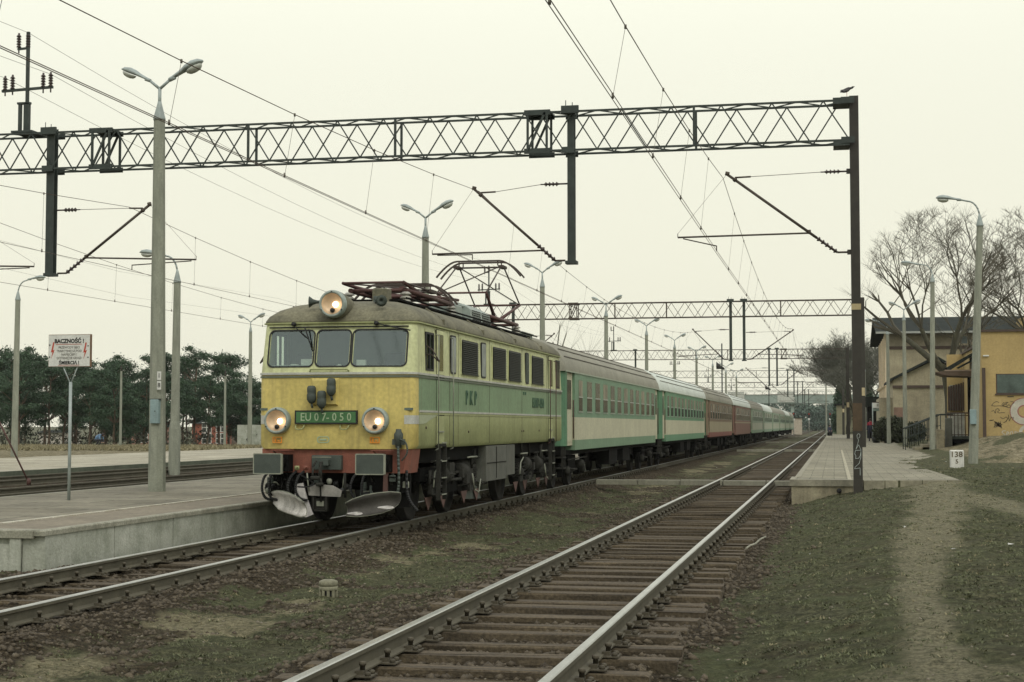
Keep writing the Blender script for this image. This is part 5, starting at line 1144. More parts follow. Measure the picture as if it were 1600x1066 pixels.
    for y in (y0+.15, y1-.15):
        m = MB(); m.box(x1-.35, x1-.02, y-.2, y+.25, .55, .58); m.box(x1-.35, x1-.02, y-.2, y+.25, .82, .85); m.bar((x1-.06, y-.15, .55), (x1-.06, y-.15, 1.1), .05, .03); m.bar((x1-.06, y+.2, .55), (x1-.06, y+.2, 1.1), .05, .03); m.build('door_step', M_underg, C_)
        m = MB(); m.lathe([(.20, -.02), (.20, .02), (.08, .04), (.08, .4)] if y > (y0+y1)/2 else [(.08, -.4), (.08, -.04), (.20, -.02), (.20, .02)], (XB+.87, y+(.2 if y > (y0+y1)/2 else -.2), 1.0), 'y', 14); m.build('buffer', M_under, C_)
    return C_
def coachmat(n_, c, st=.25, d=(.12, .13, .09), sc_=1.1): return mat(n_, c, .55, 0, .14, sc_, streak=st, dirt=d)
M_gup = coachmat('coach_green', (.165, .275, .175)); M_cream = coachmat('coach_cream', (.50, .49, .345), .3, (.27, .26, .18)); M_gdk = coachmat('coach_lower_green', (.165, .265, .165))
M_gup2 = coachmat('coach_bright_green', (.13, .265, .155)); M_redup = coachmat('coach_brown', (.19, .135, .085)); M_redst = coachmat('coach_red', (.21, .075, .06)); M_crm2 = coachmat('coach_beige', (.34, .30, .19), .3, (.2, .17, .12))
M_brn = coachmat('coach_wine', (.19, .10, .075)); M_old = coachmat('coach_faded_green', (.22, .29, .20)); M_oldl = coachmat('coach_faded_cream', (.36, .385, .28))
M_rg = mat('coach_roof_grey', (.27, .265, .205), .75, 0, .2, 1, streak=.3, dirt=(.16, .15, .12)); M_rw = mat('coach_roof_pale', (.55, .60, .53), .6, 0, .15, 1, streak=.15, dirt=(.3, .31, .26))
M_frame = mat('window_frame_green', (.17, .25, .16), .5); M_framer = mat('window_frame_brown', (.16, .12, .085), .5)
M_paneu = mat('grey_blind_pane', (.20, .195, .145), .25, 0, .5, 1.6, c2=(.10, .105, .085), spec=.7, fine=0); M_panec = mat('curtained_pane', (.31, .28, .20), .35, 0, .5, 2.2, c2=(.15, .145, .11), fine=0)
M_gend = coachmat('coach_end_green', (.085, .20, .11))
cs = [(M_gup, M_cream, M_gdk, M_rg, 'green and cream coach with a grey ribbed roof, first behind the locomotive'), (M_gup2, M_cream, M_gup2, M_rw, 'green and cream coach with a pale roof, second behind the locomotive'),
      (M_redup, M_crm2, M_redst, M_rg, 'brown and cream coach with a red bottom stripe, third in the train'), (M_brn, M_brn, M_brn, M_rw, 'wine brown coach with a thin cream line and pale roof, fourth in the train'),
      (M_old, M_oldl, M_gdk, M_rg, 'faded green coach with grey roof, fifth in the train'), (M_old, M_oldl, M_gdk, M_rw, 'faded green coach with pale roof, sixth in the train'), (M_old, M_oldl, M_gdk, M_rg, 'faded green coach with grey roof, seventh in the train'),
      (M_old, M_oldl, M_gdk, M_rg, 'faded green coach with grey roof, eighth in the train'), (M_old, M_oldl, M_gdk, M_rw, 'faded green coach with pale roof, ninth in the train'), (M_old, M_oldl, M_gdk, M_rg, 'last and farthest coach of the train')]
for i, (a, b, c, r, lb) in enumerate(cs):
    y0 = 38.6+22.4*i; o = coach(i, y0, y0+21.9, a, b, c, r, lb, 12 if i != 2 else 10, 0 if i < 3 else (1 if i < 5 else 2), [M_cream, M_cream, M_crm2, M_brn, M_oldl][min(i, 4)])
    if i == 3: m = MB(); m.box(XB+1.402, XB+1.410, y0+1, y0+20.9, 1.80, 1.88); m.build('cream_line', M_crm2, o)

# ================================================================== SIGN, STONE, SMALL THINGS
Ys = 25.39; S_ = empty('warning_sign', (-13.14, Ys, ZP)); tag(S_, 'white warning sign with two red lightning bolts on a grey forked post', 'warning sign')
m = MB(); m.tube((-13.14, Ys+.03, ZP-.05), (-13.14, Ys+.03, 2.40), .028, n=10); m.tube((-13.14, Ys+.03, 2.36), (-13.32, Ys+.03, 2.74), .012, n=6); m.tube((-13.14, Ys+.03, 2.36), (-12.98, Ys+.03, 2.74), .012, n=6); m.build('post', M_lampm, S_)
m = MB(); m.box(-13.555, -12.745, Ys, Ys+.035, 2.665, 3.235); bd = m.build('board_edge', mat('rusty_edge', (.19, .12, .07), .8, 0, .4, 9), S_)
m = MB(); m.box(-13.548, -12.768, Ys-.006, Ys, 2.675, 3.225); m.build('board', M_white, S_)
fy = Ys-.009
for s, sz, z, mt, b in (('BACZNOŚĆ !', .100, 3.115, M_black, .004), ('PRZEWODY SIECI', .058, 3.005, mat('grey_ink', (.12, .11, .09), .8), .0), ('TRAKCYJNEJ SĄ POD', .058, 2.942, MATS['grey_ink'], .0), ('NAPIĘCIEM !', .058, 2.880, MATS['grey_ink'], .0), ('DOTKNIĘCIE GROZI', .058, 2.818, MATS['grey_ink'], .0), ('ŚMIERCIĄ !', .085, 2.735, M_black, .003)):
    text_mesh('lettering', s, sz, mt, S_, (-13.158, fy, z), sx=.88 if len(s) > 11 else .92, depth=.001, bold=b)
m = MB(); m.box(-13.41, -12.92, fy-.001, fy, 3.058, 3.066); m.box(-13.37, -12.96, fy-.001, fy, 2.690, 2.696); m.build('red_underline', M_redl, S_)
for x, z in ((-13.475, 2.95), (-12.86, 2.94)):
    m = MB(); m.prism([(x+.01, fy, z+.15), (x+.035, fy, z+.15), (x+.008, fy, z+.005), (x+.04, fy, z+.02), (x-.025, fy, z-.14), (x+.0, fy, z-.02), (x-.03, fy, z-.03)], (0, .002, 0)); m.build('lightning_bolt', M_redl, S_)
m = MB()
for x, z in ((-13.53, 3.05), (-13.53, 2.84), (-12.80, 3.03), (-12.80, 2.83)): m.lathe([(.014, 0), (.010, -.008)], (x, Ys-.006, z), 'y', 8)
m.build('bolt', M_buf, S_)
# kilometre stone
q = atz(1496, 732, .30); q = atz(1496, 732, float(ground(q.x, q.y)))+Vector((0, 0, .02)); K_ = empty('kilometre_stone', q); tag(K_, 'small white painted kilometre stone with black numbers on the grass', 'milestone')
m = MB(); m.bbox(q.x-.195, q.x+.185, q.y, q.y+.26, q.z-.2, q.z+.50, .025); m.build('stone', mat('whitewash', (.62, .62, .56), .9, 0, .2, 6, streak=.15), K_)
text_mesh('number', '138', .22, mat('faded_brown_ink', (.13, .11, .07), .9), K_, (q.x-.02, q.y-.003, q.z+.37), sx=1.05, depth=.002, bold=.004); text_mesh('number', '5', .17, MATS['faded_brown_ink'], K_, (q.x-.01, q.y-.003, q.z+.17), depth=.002, bold=.004)
M_vent = mat('old_vent_concrete', (.22, .215, .145), .9, 0, .4, 12, fine=.3)
# concrete vent stub in the grass
q = atz(513, 934, -.28); V_ = empty('drain_vent', q); tag(V_, 'short round concrete vent stub with slots, standing in the grass between the tracks', 'drain vent')
r = .105
m = MB(); m.lathe([(r*.9, .13), (r, .135), (r*1.02, .165), (r*.98, .185), (r*.6, .20), (.01, .203)], (q.x, q.y, q.z), 'z', 24); m.lathe([(r*.96, .085), (r, .09), (r, .128), (r*.9, .13)], (q.x, q.y, q.z), 'z', 24); m.build('cap', M_vent, V_)
m = MB()
for k in range(10):
    a = 2*PI*k/10; m.bar((q.x+r*.88*math.cos(a), q.y+r*.88*math.sin(a), q.z-.1), (q.x+r*.88*math.cos(a), q.y+r*.88*math.sin(a), q.z+.09), .028, .022)
m.build('slotted_ring', M_vent, V_); m = MB(); m.lathe([(r*.6, -.1), (r*.6, .1)], (q.x, q.y, q.z), 'z', 12); m.build('dark_core', M_rubber, V_)
# litter
R = random.Random(5); proto = None
for u, v in ((560, 817), (755, 827), (775, 805), (850, 797), (737, 823), (1055, 1015), (1089, 889), (1264, 868), (1410, 825), (1478, 722), (1541, 734), (1045, 757), (1120, 731), (1490, 860), (660, 955), (1300, 770), (1580, 852)):
    p = atz(u, v, 0); p = atz(u, v, float(ground(p.x, p.y)))
    m = MB(); a = R.uniform(.015, .04); N_ = 7; V = [(a*R.uniform(-1, 1)*1.4, a*R.uniform(-1, 1), a*R.uniform(-.1, .8)) for _ in range(N_)]; m.add([(p.x+b[0], p.y+b[1], p.z+b[2]+.008) for b in V], [(0, 1, 2), (1, 2, 3), (2, 3, 4), (3, 4, 5), (4, 5, 6), (0, 3, 6)])
    near = 'right hand rails' if 1000 < u < 1130 else ('locomotive' if u < 900 else 'platform end and path')
    o = m.build('litter', mat('blue_scrap', (.12, .2, .4), .6) if (u, v) in ((1089, 889), (1055, 1015)) else M_paper); tag(o, ('crumpled blue' if (u, v) in ((1089, 889), (1055, 1015)) else 'tiny crumpled white')+' litter scrap on the ground near the '+near, 'litter', 'scraps of litter on the ground')
# buried end of a bent cable by the sleepers
m = MB(); P = [atz(u, v, -.03) for u, v in ((1166, 858), (1172, 855), (1180, 851), (1188, 845), (1196, 840))]; m.path([p+Vector((0, 0, .01+.012*(i % 2))) for i, p in enumerate(P)], .014, 6); tag(m.build('cable_end', M_lip), 'pale crooked piece of cable lying at the sleeper ends', 'cable')

# ================================================================== STATION SIDE
# station sign
q = atz(1364, 691, .42); Yq = q.y; S2 = empty('platform_sign', (q.x, Yq, .42)); xa, xb = aty(1363.5, 640, Yq).x, aty(1388, 640, Yq).x; zt, zb = aty(1375, 629.5, Yq).z, aty(1375, 637.5, Yq).z
tag(S2, 'white platform name board on two thin posts', 'sign'); m = MB()
for x in (xa, xb): m.tube((x, Yq, .3), (x, Yq, zt), .045, n=8)
m.build('post', M_lampm, S2); m = MB(); m.box(xa, xb, Yq-.05, Yq, zb, zt); bo = m.build('board', M_white, S2); m = MB(); m.box(xa, xb, Yq-.06, Yq+.01, zt, zt+.05); m.build('frame', M_brown, bo)
m = MB(); m.box(xa+.05, xb-.3, Yq-.04, Yq, zb-.22, zb-.03); m.build('lower_board', mat('pale_green_board', (.2, .26, .22), .6), S2)
text_mesh('lettering', 'BUFET', .24, MATS['faded_brown_ink'], bo, ((xa+xb)/2+.1, Yq-.052, (zt+zb)/2), sx=1.1, depth=.002)
# litter bin / round dark tub
p = atz(1369, 692, .42); m = MB(); m.lathe([(.20, 0), (.27, .25), (.28, .42), (.24, .45), (.24, .40), (.01, .38)], p, 'z', 16); tag(m.build('waste_tub', mat('dark_tub', (.035, .04, .04), .7)), 'dark round tub standing beside the platform sign', 'tub')
# bushes
def bush(x, y, z0, w_, h_, label, grp, n_=5200, lf=.09):
    T = empty('bush', (x, y, z0)); tag(T, label, 'bush', grp)
    a = rng.normal(0, 1, (n_, 3)); a /= np.linalg.norm(a, axis=1)[:, None]; a *= (rng.random(n_)**.35)[:, None]; lump = .8+.35*vnoise(a[:, 0]*3, a[:, 2]*3, 1, 3)
    P = np.stack([x+a[:, 0]*w_*lump, y+a[:, 1]*w_*lump, z0+h_*.55+a[:, 2]*h_*.55*lump], -1); D = rng.normal(0, lf, (n_, 3, 3)); V = (P[:, None]+D).reshape(-1, 3)
    o = fastmesh('foliage', V, np.arange(3*n_).reshape(-1, 3), M_bush); o.parent = T; o.matrix_parent_inverse = Matrix.Translation(-Vector(T.location))
    m = MB()
    for k in range(9): t = 2*PI*k/9; m.tube((x, y, z0), (x+w_*.6*math.cos(t), y+w_*.6*math.sin(t), z0+h_*.75), .03, .01, n=5)
    m.build('stems', M_bark, T); return T
for u, v, w_, h_, lb in ((1386, 688, .9, 1.5, 'dark rounded bush between the platform sign and the single lamp'), (1402, 690, .6, 1.5, 'dark bush just left of the stairs handrail'), (1428, 690, .8, 1.2, 'low bush behind the stair railing')):
    p = aty(u, v, 111.5); bush(p.x, 111.5, .35, w_, h_+.2, lb, 'bushes before the station')
# --- yellow building
Yb = 76.0; xL = aty(1534, 600, Yb).x; zG = .95; zT = aty(1560, 518.5, Yb).z
YB_ = empty('yellow_building', (xL+4, Yb, zG)); tag(YB_, 'yellow rendered flat roofed building with graffiti, porch and a wide window at the right edge', 'building')
m = MB(); m.box(xL, xL+14, Yb, Yb+3.5, -.2, zT); m.build('wall', M_yb, YB_); m = MB(); m.box(xL+.05, xL+14, Yb+3.5, Yb+24, -.2, aty(1500, 554, Yb+11).z); m.build('rear_wing_wall', M_yb, YB_); zw = aty(1500, 554, Yb+11).z; m = MB(); m.box(xL-.05, xL+14, Yb+3.6, Yb+24, zw, zw+.1); m.build('rear_wing_roof', M_brown, YB_)
m = MB(); m.box(xL-.08, xL+14.1, Yb-.10, Yb+3.6, zT, zT+.10); m.build('roof_edge', M_brown, YB_)
m = MB(); m.box(xL-.02, xL+14, Yb-.03, Yb, zG-.6, zG+.16); m.build('plinth', M_rwall, YB_)
wx0, wx1, wz0, wz1 = aty(1558, 600, Yb).x, aty(1604, 600, Yb).x, aty(1570, 614, Yb).z, aty(1570, 585.5, Yb).z
m = MB(); m.box(wx0-.05, wx1, Yb-.012, Yb+.02, wz0-.04, wz1+.04); f_ = m.build('window', M_brown, YB_); m = MB(); m.box(wx0, wx1-.05, Yb-.018, Yb-.010, wz0, wz1); m.build('pane', mat('wire_glass', (.085, .115, .10), .4, 0, .5, 1.2, c2=(.03, .042, .036), spec=.3), f_); m = MB(); m.box(wx0-.1, wx1, Yb-.06, Yb, wz0-.10, wz0-.04); m.build('sill', M_brown, f_)
p = aty(1579, 620, Yb); m = MB(); m.box(p.x-.14, p.x+.14, Yb-.01, Yb+.01, p.z-.02, p.z+.02); m.build('vent_slot', M_black, YB_)
p = aty(1540, 556, Yb); m = MB(); m.box(p.x-.12, p.x+.14, Yb-.1, Yb, p.z-.03, p.z+.03); m.build('wall_lamp', M_white, YB_)
m = MB(); p = aty(1537.5, 600, Yb); m.box(p.x-.08, p.x+.06, Yb-.14, Yb-.001, zG-.1, aty(1537, 575, Yb).z); m.build('drain_pipe', M_brown, YB_)
# graffiti painted on the wall
def gpath(name, uv, r, mt):
    m = MB(); P = [aty(u, v, Yb)+Vector((0, -.008, 0)) for u, v in uv]
    for a, b in zip(P, P[1:]):
        d = (b-a); 
        if d.length < 1e-4: continue
        d.normalize(); k = Vector((-d.z, 0, d.x))*r; m.add([a-k, b-k, b+k, a+k], [(0, 1, 2, 3)])
    m.build(name, mt, YB_, fix=False)
G1 = mat('graffiti_dark', (.09, .075, .05), .9); G2 = mat('graffiti_pale', (.46, .44, .36), .9); G3 = mat('graffiti_red', (.30, .14, .11), .9)
Gz = lambda pts: [(1540+a*60/711, 600+b*60/711) for a, b in pts]
gpath('graffiti', Gz([(250, 345), (200, 325), (150, 350), (110, 400), (160, 410), (270, 405), (350, 415), (420, 440), (460, 430), (455, 395), (420, 385), (400, 420), (330, 410), (300, 385), (330, 345), (350, 350), (325, 400), (370, 375), (420, 340), (370, 345), (390, 400)]), .012, G1)
gpath('graffiti', Gz([(460, 330), (500, 325), (530, 350), (500, 370), (480, 400)]), .012, G1)
gpath('graffiti', Gz([(110, 510), (150, 490), (180, 545), (190, 470), (230, 455), (260, 490), (215, 520), (250, 540), (300, 530), (360, 535)]), .012, G1)
gpath('graffiti', Gz([(270, 610), (320, 650), (380, 610), (410, 640), (380, 700), (330, 715), (370, 700), (430, 620), (420, 570), (440, 690), (470, 620), (520, 620), (500, 670)]), .012, G1)
for k in range(5):
    R = random.Random(k); gpath('graffiti', Gz([(190+R.uniform(-40, 120), 690+R.uniform(0, 140)) for _ in range(7)]), .010, G1)
gpath('graffiti', Gz([(70, 680), (110, 670), (100, 680), (150, 665)]), .02, G1)
gpath('graffiti', Gz([(370, 870), (320, 870), (300, 900), (350, 930), (340, 965), (300, 960), (380, 950), (400, 880), (430, 900), (400, 940), (450, 960), (460, 890), (500, 880), (500, 950), (550, 950), (540, 880), (600, 900), (620, 960)]), .018, G2)
def gring(u, v, ru, r0, r1, mt, name):
    c = aty(u, v, Yb); m = MB(); n_ = 36; V = []
    for rr in (r0, r1):
        for i in range(n_): a = 2*PI*i/n_; V.append((c.x+rr*math.cos(a), Yb-.006-(.002 if name != 'graffiti_ring' else 0), c.z+rr*math.sin(a)))
    m.add(V, [(i, (i+1) % n_, n_+(i+1) % n_, n_+i) for i in range(n_)]); m.build('graffiti', mt, YB_, fix=False)
gring(1600, 643, 0, .24, .62, G2, 'graffiti_ring'); gring(1600, 643, 0, .24, .30, G3, 'b'); gring(1600, 643, 0, .60, .64, G3, 'c'); gring(1606, 677, 0, .25, .40, G2, 'graffiti_ring')
# porch on the track side
PO = empty('entrance_porch', (xL-1, Yb+6, 1.0)); tag(PO, 'entrance porch with brown canopy and barred glazing on the left of the yellow building', 'porch')
Yp = Yb+4
x0 = aty(1461, 580, Yp).x; x1 = aty(1534, 580, Yp).x; zc = aty(1500, 581, Yp).z
m = MB(); m.prism([(x0, Yp, zc-.02), (x0+.5, Yp, zc-.22+.05), (x1, Yp, zc-.25), (x1, Yp, zc+.06), (x0+.5, Yp, zc+.06)], (0, 3.0, 0)); m.build('canopy', mat('brown_canopy', (.12, .085, .06), .7, 0, .3, 2), PO)
m = MB(); m.box(x0+.45, x1, Yp-.03, Yp, zc+.03, zc+.10); m.build('canopy_edge', mat('pale_brown_edge', (.28, .22, .17), .7), PO)
m = MB(); a = aty(1478, 575, Yp+1); b = aty(1534, 543, Yp+1)
m.prism([(a.x, Yp+1, a.z), (b.x, Yp+1, b.z), (b.x, Yp+1, b.z-.12), (a.x+.2, Yp+1, a.z-.12)], (0, 2.2, 0)); m.prism([(a.x+.5, Yp+1, a.z), (b.x, Yp+1, b.z-.35), (b.x, Yp+1, b.z-.45), (a.x+.6, Yp+1, a.z-.05)], (0, .1, 0)); m.build('lean_to_roof', M_slate, PO)
xw0 = aty(1480, 600, Yp+7).x
m = MB(); m.box(xw0, xL-.01, Yp+7, Yp+7.3, 1.0, aty(1500, 554, Yp+7).z); m.build('back_wall', M_yb, PO)
m = MB(); m.box(aty(1512, 600, Yp+2).x, xL-.01, Yp+2, Yp+2.2, 1.05, zc-.2); m.build('dark_door', M_under, PO)
zb_ = aty(1490, 642, Yp+6.9).z
m = MB()
for k in range(9):
    u = 1482.5+k*3.9; p = aty(u, 600, Yp+6.8); m.box(p.x-.05, p.x+.05, Yp+6.8, Yp+6.9, zb_, aty(u, 604-k*1.1, Yp+6.8).z)
m.build('glazing_bars', M_brown, PO); m = MB(); m.box(xw0+.1, xL-.02, Yp+6.92, Yp+6.98, zb_, aty(1490, 602, Yp+6.9).z); m.build('glass', mat('pale_glass', (.30, .32, .27), .3, 0, .3, 1), PO)
m = MB(); p = aty(1497, 650, Yp+6.8); m.box(p.x-.5, p.x+.45, Yp+6.75, Yp+6.95, 1.1, aty(1497, 645, Yp+6.8).z); m.build('noticeboards', mat('pale_blue_white', (.42, .43, .38), .7, 0, .4, 3), PO)
zd = aty(1500, 682, Yp).z; xd0 = aty(1480, 682, Yp).x
m = MB(); m.box(xd0, xL-.01, Yp, Yp+9, zd-.14, zd); m.build('deck', M_buf, PO); m = MB(); m.box(xd0+.1, xd0+.25, Yp+.2, Yp+9, .2, zd-.14); m.box(xL-.3, xL-.05, Yp+.3, Yp+9, .2, zd-.14); m.box(xd0+.25, xL-.3, Yp+5, Yp+5.1, .1, zd-.14); m.build('deck_support', M_under, PO)
m = MB(); zr = zd+1.15
m.tube((xd0, Yp, zr), (xL-.1, Yp, zr), .03, n=6); m.tube((xd0, Yp, zr-.12), (xL-.1, Yp, zr-.12), .02, n=6); m.tube((xd0, Yp, zd+.08), (xL-.1, Yp, zd+.08), .02, n=6)
for k in range(8): x = xd0+(xL-.1-xd0)*k/7; m.tube((x, Yp, zd), (x, Yp, zr), .018, n=5)
m.build('railing', M_brown, PO)
# stairs with railing
ST = empty('stairs', (4.2, 80, .42)); tag(ST, 'short concrete stairs with iron handrail up to the porch', 'stairs')
m = MB(); xs0 = atz(1414, 703, .42); ye = Yp+.4
for k in range(5): m.box(xs0.x+.45+k*.38, xd0-.01, ye-.2, ye+2.2, .2, .42+(zd-.42)*(k+1)/5-.003*k)
m.build('steps', M_rwall, ST)
for yy in (ye-.25, ye+2.25):
    m = MB()
    A = Vector((xs0.x, yy, .42)); B_ = Vector((xd0-.3, yy, zd))
    for k in range(9): p = A.lerp(B_, k/8); m.tube(p, p+Vector((0, 0, 1.05)), .022, n=5)
    m.tube(A+Vector((0, 0, 1.05)), B_+Vector((0, 0, 1.08)), .035, n=6); m.tube(A+Vector((0, 0, .55)), B_+Vector((0, 0, .55)), .015, n=5); m.tube(A+Vector((0, 0, .2)), B_+Vector((0, 0, .2)), .015, n=5); m.tube(B_+Vector((0, 0, 1.08)), B_+Vector((.6, 0, 1.08)), .035, n=6); m.build('handrail', M_steel, ST)
p = atz(1469, 704, .42); m = MB(); m.bbox(p.x-.16, p.x+.22, p.y, p.y+.4, .3, 1.45, .03); pb = m.build('gate_pillar', M_rwall); tag(pb, 'square concrete pillar beside the porch deck', 'pillar')
m = MB(); m.bbox(p.x+.30, p.x+.62, p.y+.5, p.y+.9, .3, 2.0, .03); tag(m.build('utility_cabinet', M_box), 'tall dark grey cabinet in front of the mossy tree trunk', 'cabinet')
# --- main station building
Y0 = 130.0; xs_ = aty(1391, 600, Y0).x; ze = aty(1400, 518.5, Y0-1).z; SB = empty('station_building', (xs_+9, Y0+10, .4)); tag(SB, 'large beige station building with a dark slate roof behind the bare tree', 'building')
xr_ = 26.0
m = MB(); m.box(xs_, xr_, Y0, Y0+20, .2, ze+.1); m.build('wall', M_beige, SB)
for k in range(6):   # pilasters on the track side
    y = Y0+.3+k*3.7; m = MB(); m.box(xs_-.35, xs_+.01, y, y+1.0, .3, ze-.1); m.box(xs_-.5, xs_-.35, y-.1, y+1.1, 4.8, 5.0); m.build('pilaster', mat('pale_plaster', (.74, .62, .43), .9, 0, .2, 1), SB)
    for zz in (1.6, 5.6, 8.0):
        if k < 5: m = MB(); m.box(xs_-.02, xs_+.01, y+1.5, y+2.9, zz, zz+1.5); w_ = m.build('window', M_brown, SB); m = MB(); m.box(xs_-.03, xs_-.02, y+1.6, y+2.8, zz+.1, zz+1.4); m.build('pane', M_glassd, w_)
zrg = aty(1400, 496.5, Y0+10).z; ov = 1.1
m = MB(); A = [(-ov, Y0-1, ze), (-ov, Y0+10, zrg), (-ov, Y0+21, ze)]; m.prism([(xs_+a, b, c) for a, b, c in A]+[(xs_-ov, Y0+21, ze-.15), (xs_-ov, Y0+10, zrg-.35), (xs_-ov, Y0-1, ze-.15)], (xr_-xs_+2*ov, 0, 0)); m.build('roof', M_slate, SB)
m = MB(); m.prism([(xs_, Y0, ze), (xs_, Y0+10, zrg-.4), (xs_, Y0+20, ze)], (xr_-xs_, 0, 0)); m.build('gable', M_beige, SB)
m = MB(); m.box(xs_-ov-.02, xr_+ov, Y0-1.1, Y0-.98, ze-.14, ze+.02); m.build('gutter', mat('pale_gutter', (.34, .36, .32), .6), SB)
m = MB(); m.box(xs_-.05, xr_, Y0-.05, Y0, 8.0-.25, 8.0); m.build('string_course', M_brown, SB); m = MB(); m.box(xs_-.03, xr_, Y0-.03, Y0, 8.0, ze); m.build('frieze', mat('grey_frieze', (.27, .24, .17), .9, 0, .3, 1.5), SB)
for u in (1490, 1502.5, 1520, 1535):
    a = aty(u, 537, Y0-.1); b = aty(u+9, 525, Y0-.1); m = MB(); m.box(a.x-.1, b.x+.1, Y0-.06, Y0-.03, a.z-.1, b.z+.1); w_ = m.build('window', mat('pale_frame', (.42, .36, .25), .8), SB); m = MB(); m.box(a.x, b.x, Y0-.07, Y0-.06, a.z, b.z); m.build('pane', M_glass, w_)
m = MB(); p = aty(1590, 505, Y0+3); m.box(p.x, p.x+3, Y0+1, Y0+4, p.z-1.2, p.z+.3); m.build('dormer', M_yb, SB)
# annex with the gable
Ya = 114.0; AN = empty('station_annex', (6.5, Ya+5, .4)); tag(AN, 'beige gabled station annex behind the concrete lamps, left of the mossy tree', 'building')
ax0 = aty(1395, 600, Ya).x; ax1 = aty(1520, 600, Ya).x; ap_ = aty(1462, 562, Ya); el = aty(1392, 594, Ya)
m = MB(); m.prism([(ax0, Ya, .2), (ax1, Ya, .2), (ax1, Ya, el.z), (ap_.x, Ya, ap_.z), (ax0, Ya, el.z)], (0, 12, 0)); m.build('wall', M_beige, AN)
m = MB(); t2 = .18; m.prism([(ax0-.25, Ya-.4, el.z-.12), (ap_.x, Ya-.4, ap_.z+.1), (ap_.x, Ya-.4, ap_.z+.1+t2), (ax0-.25, Ya-.4, el.z-.12+t2)], (0, 12.8, 0)); m.prism([(ax1+.25, Ya-.4, el.z-.12), (ap_.x, Ya-.4, ap_.z+.1), (ap_.x, Ya-.4, ap_.z+.1+t2), (ax1+.25, Ya-.4, el.z-.12+t2)], (0, 12.8, 0)); m.build('roof', M_slate, AN)
zc_ = aty(1440, 604, Ya).z; m = MB(); m.box(ax0-.02, ax1, Ya-.12, Ya, zc_-.10, zc_+.08); m.build('cornice', M_brown, AN)
for u in (1405,): 
    a = aty(u, 665, Ya); m = MB(); m.box(a.x-.35, a.x+.35, Ya-.04, Ya, .5, 2.9); m.build('door', mat('faded_rose_door', (.22, .14, .10), .8), AN)
m = MB(); m.box(ax0-.9, ax0, Ya+1, Ya+10, .2, 3.6); m.build('side_wall', M_beige, AN)
# small dark canopy hut and distant yellow house along the platform
p = aty(1366, 620, 150); m = MB(); m.box(p.x-.6, p.x+.9, 150, 156, .3, 3.4); T = empty('platform_hut', (p.x, 150, .4)); tag(T, 'small dark hut beside the far end of the station building', 'hut'); m.build('wall', M_under, T); m = MB(); m.box(p.x-.9, p.x+1.1, 149.5, 156.5, 3.4, 4.3); m.build('roof', M_slate, T)
p = aty(1307, 636, 240); T = empty('pale_house', (p.x+2, 240, .4)); tag(T, 'pale yellow house wall at the far end of the platform', 'building'); m = MB(); m.box(p.x, p.x+5, 240, 250, .2, 4.6); m.build('wall', mat('pale_yellow', (.38, .36, .24), .9, 0, .2, 1), T); m = MB(); m.box(p.x-.3, p.x+5.3, 239.7, 250.3, 4.6, 4.9); m.build('roof', M_slate, T)
p = aty(1242, 666, 300); T = empty('signal_hut', (p.x, 300, 0)); tag(T, 'small cream hut beyond the last coach', 'hut'); m = MB(); m.box(p.x-.6, p.x+1.3, 300, 302, -.1, 3.0); m.build('wall', mat('cream_hut', (.42, .37, .29), .8), T); m = MB(); m.box(p.x-.8, p.x+1.5, 299.8, 302.2, 3.0, 3.15); m.build('roof', M_slate, T)
# colour light signals
for u, yv, lb in ((1240, 270, 'red and black signal head just above the end of the train'), (1264, 300, 'signal on a thin mast in front of the wood, middle of three'), (1297, 300, 'signal on a mast near the far platform end, rightmost of three')):
    p = aty(u, 650, yv); T = empty('railway_signal', (p.x, yv, 0)); tag(T, lb, 'signal', 'signals beyond the train'); m = MB(); m.tube((p.x, yv, -.1), (p.x, yv, p.z+.4), .07, n=8); m.build('mast', mat('pale_mast', (.36, .37, .33), .7), T)
    m = MB(); m.bbox(p.x-.22, p.x+.22, yv-.15, yv-.02, p.z-.4, p.z+.6, .05); h_ = m.build('signal_head', M_black, T); m = MB(); m.lathe([(.12, 0), (.12, -.06)], (p.x, yv-.15, p.z+.35), 'y', 10); m.build('lamp_hood', M_redl, h_); m = MB(); m.box(p.x-.18, p.x+.18, yv-.12, yv-.08, p.z-.75, p.z-.45); m.build('plate', M_white, T)
p = aty(1291, 640, 260); T = empty('signal_mast', (p.x, 260, 0)); tag(T, 'tall thin pale mast at the end of the far platform', 'mast'); post(T, p.x, 260, -.1, aty(1291, 600, 260).z, .16, .11, collar=False); m = MB(); m.box(p.x-.4, p.x+.4, 259.9, 260, 5.5, 5.6); m.build('bracket', M_steel, T)

# ================================================================== VIADUCT + far wood
yv = 440; zb_ = aty(1200, 630.5, yv).z; zt_ = aty(1200, 617.5, yv).z
VI = empty('road_viaduct', (-20, yv, 0)); tag(VI, 'pale green grey road viaduct crossing the railway in the far distance', 'viaduct')
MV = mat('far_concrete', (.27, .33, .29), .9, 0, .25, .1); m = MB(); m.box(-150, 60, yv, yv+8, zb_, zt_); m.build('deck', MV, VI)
m = MB(); m.box(-150, 60, yv-.1, yv, zt_, zt_+.15); m.box(-150, 60, yv-.1, yv, zt_+.9, zt_+1.0)
for k in range(90): m.box(-150+k*2.33, -149.9+k*2.33, yv-.1, yv, zt_, zt_+1)
m.build('parapet_rail', mat('far_rail', (.40, .42, .36), .8), VI)
for u in (1092, 1140, 1190, 1238): p = aty(u, 640, yv); m = MB(); m.box(p.x-.4, p.x+.4, yv+1, yv+7, -.5, zb_-.0); m.build('pier', MV, VI)
for u in (1076, 1150, 1228): p = aty(u, 620, yv); m = MB(); m.box(p.x-2.3, p.x+2.3, yv-.15, yv-.11, zb_+.3, zt_+.9); m.build('white_panel', mat('far_white', (.5, .52, .46), .8), VI)
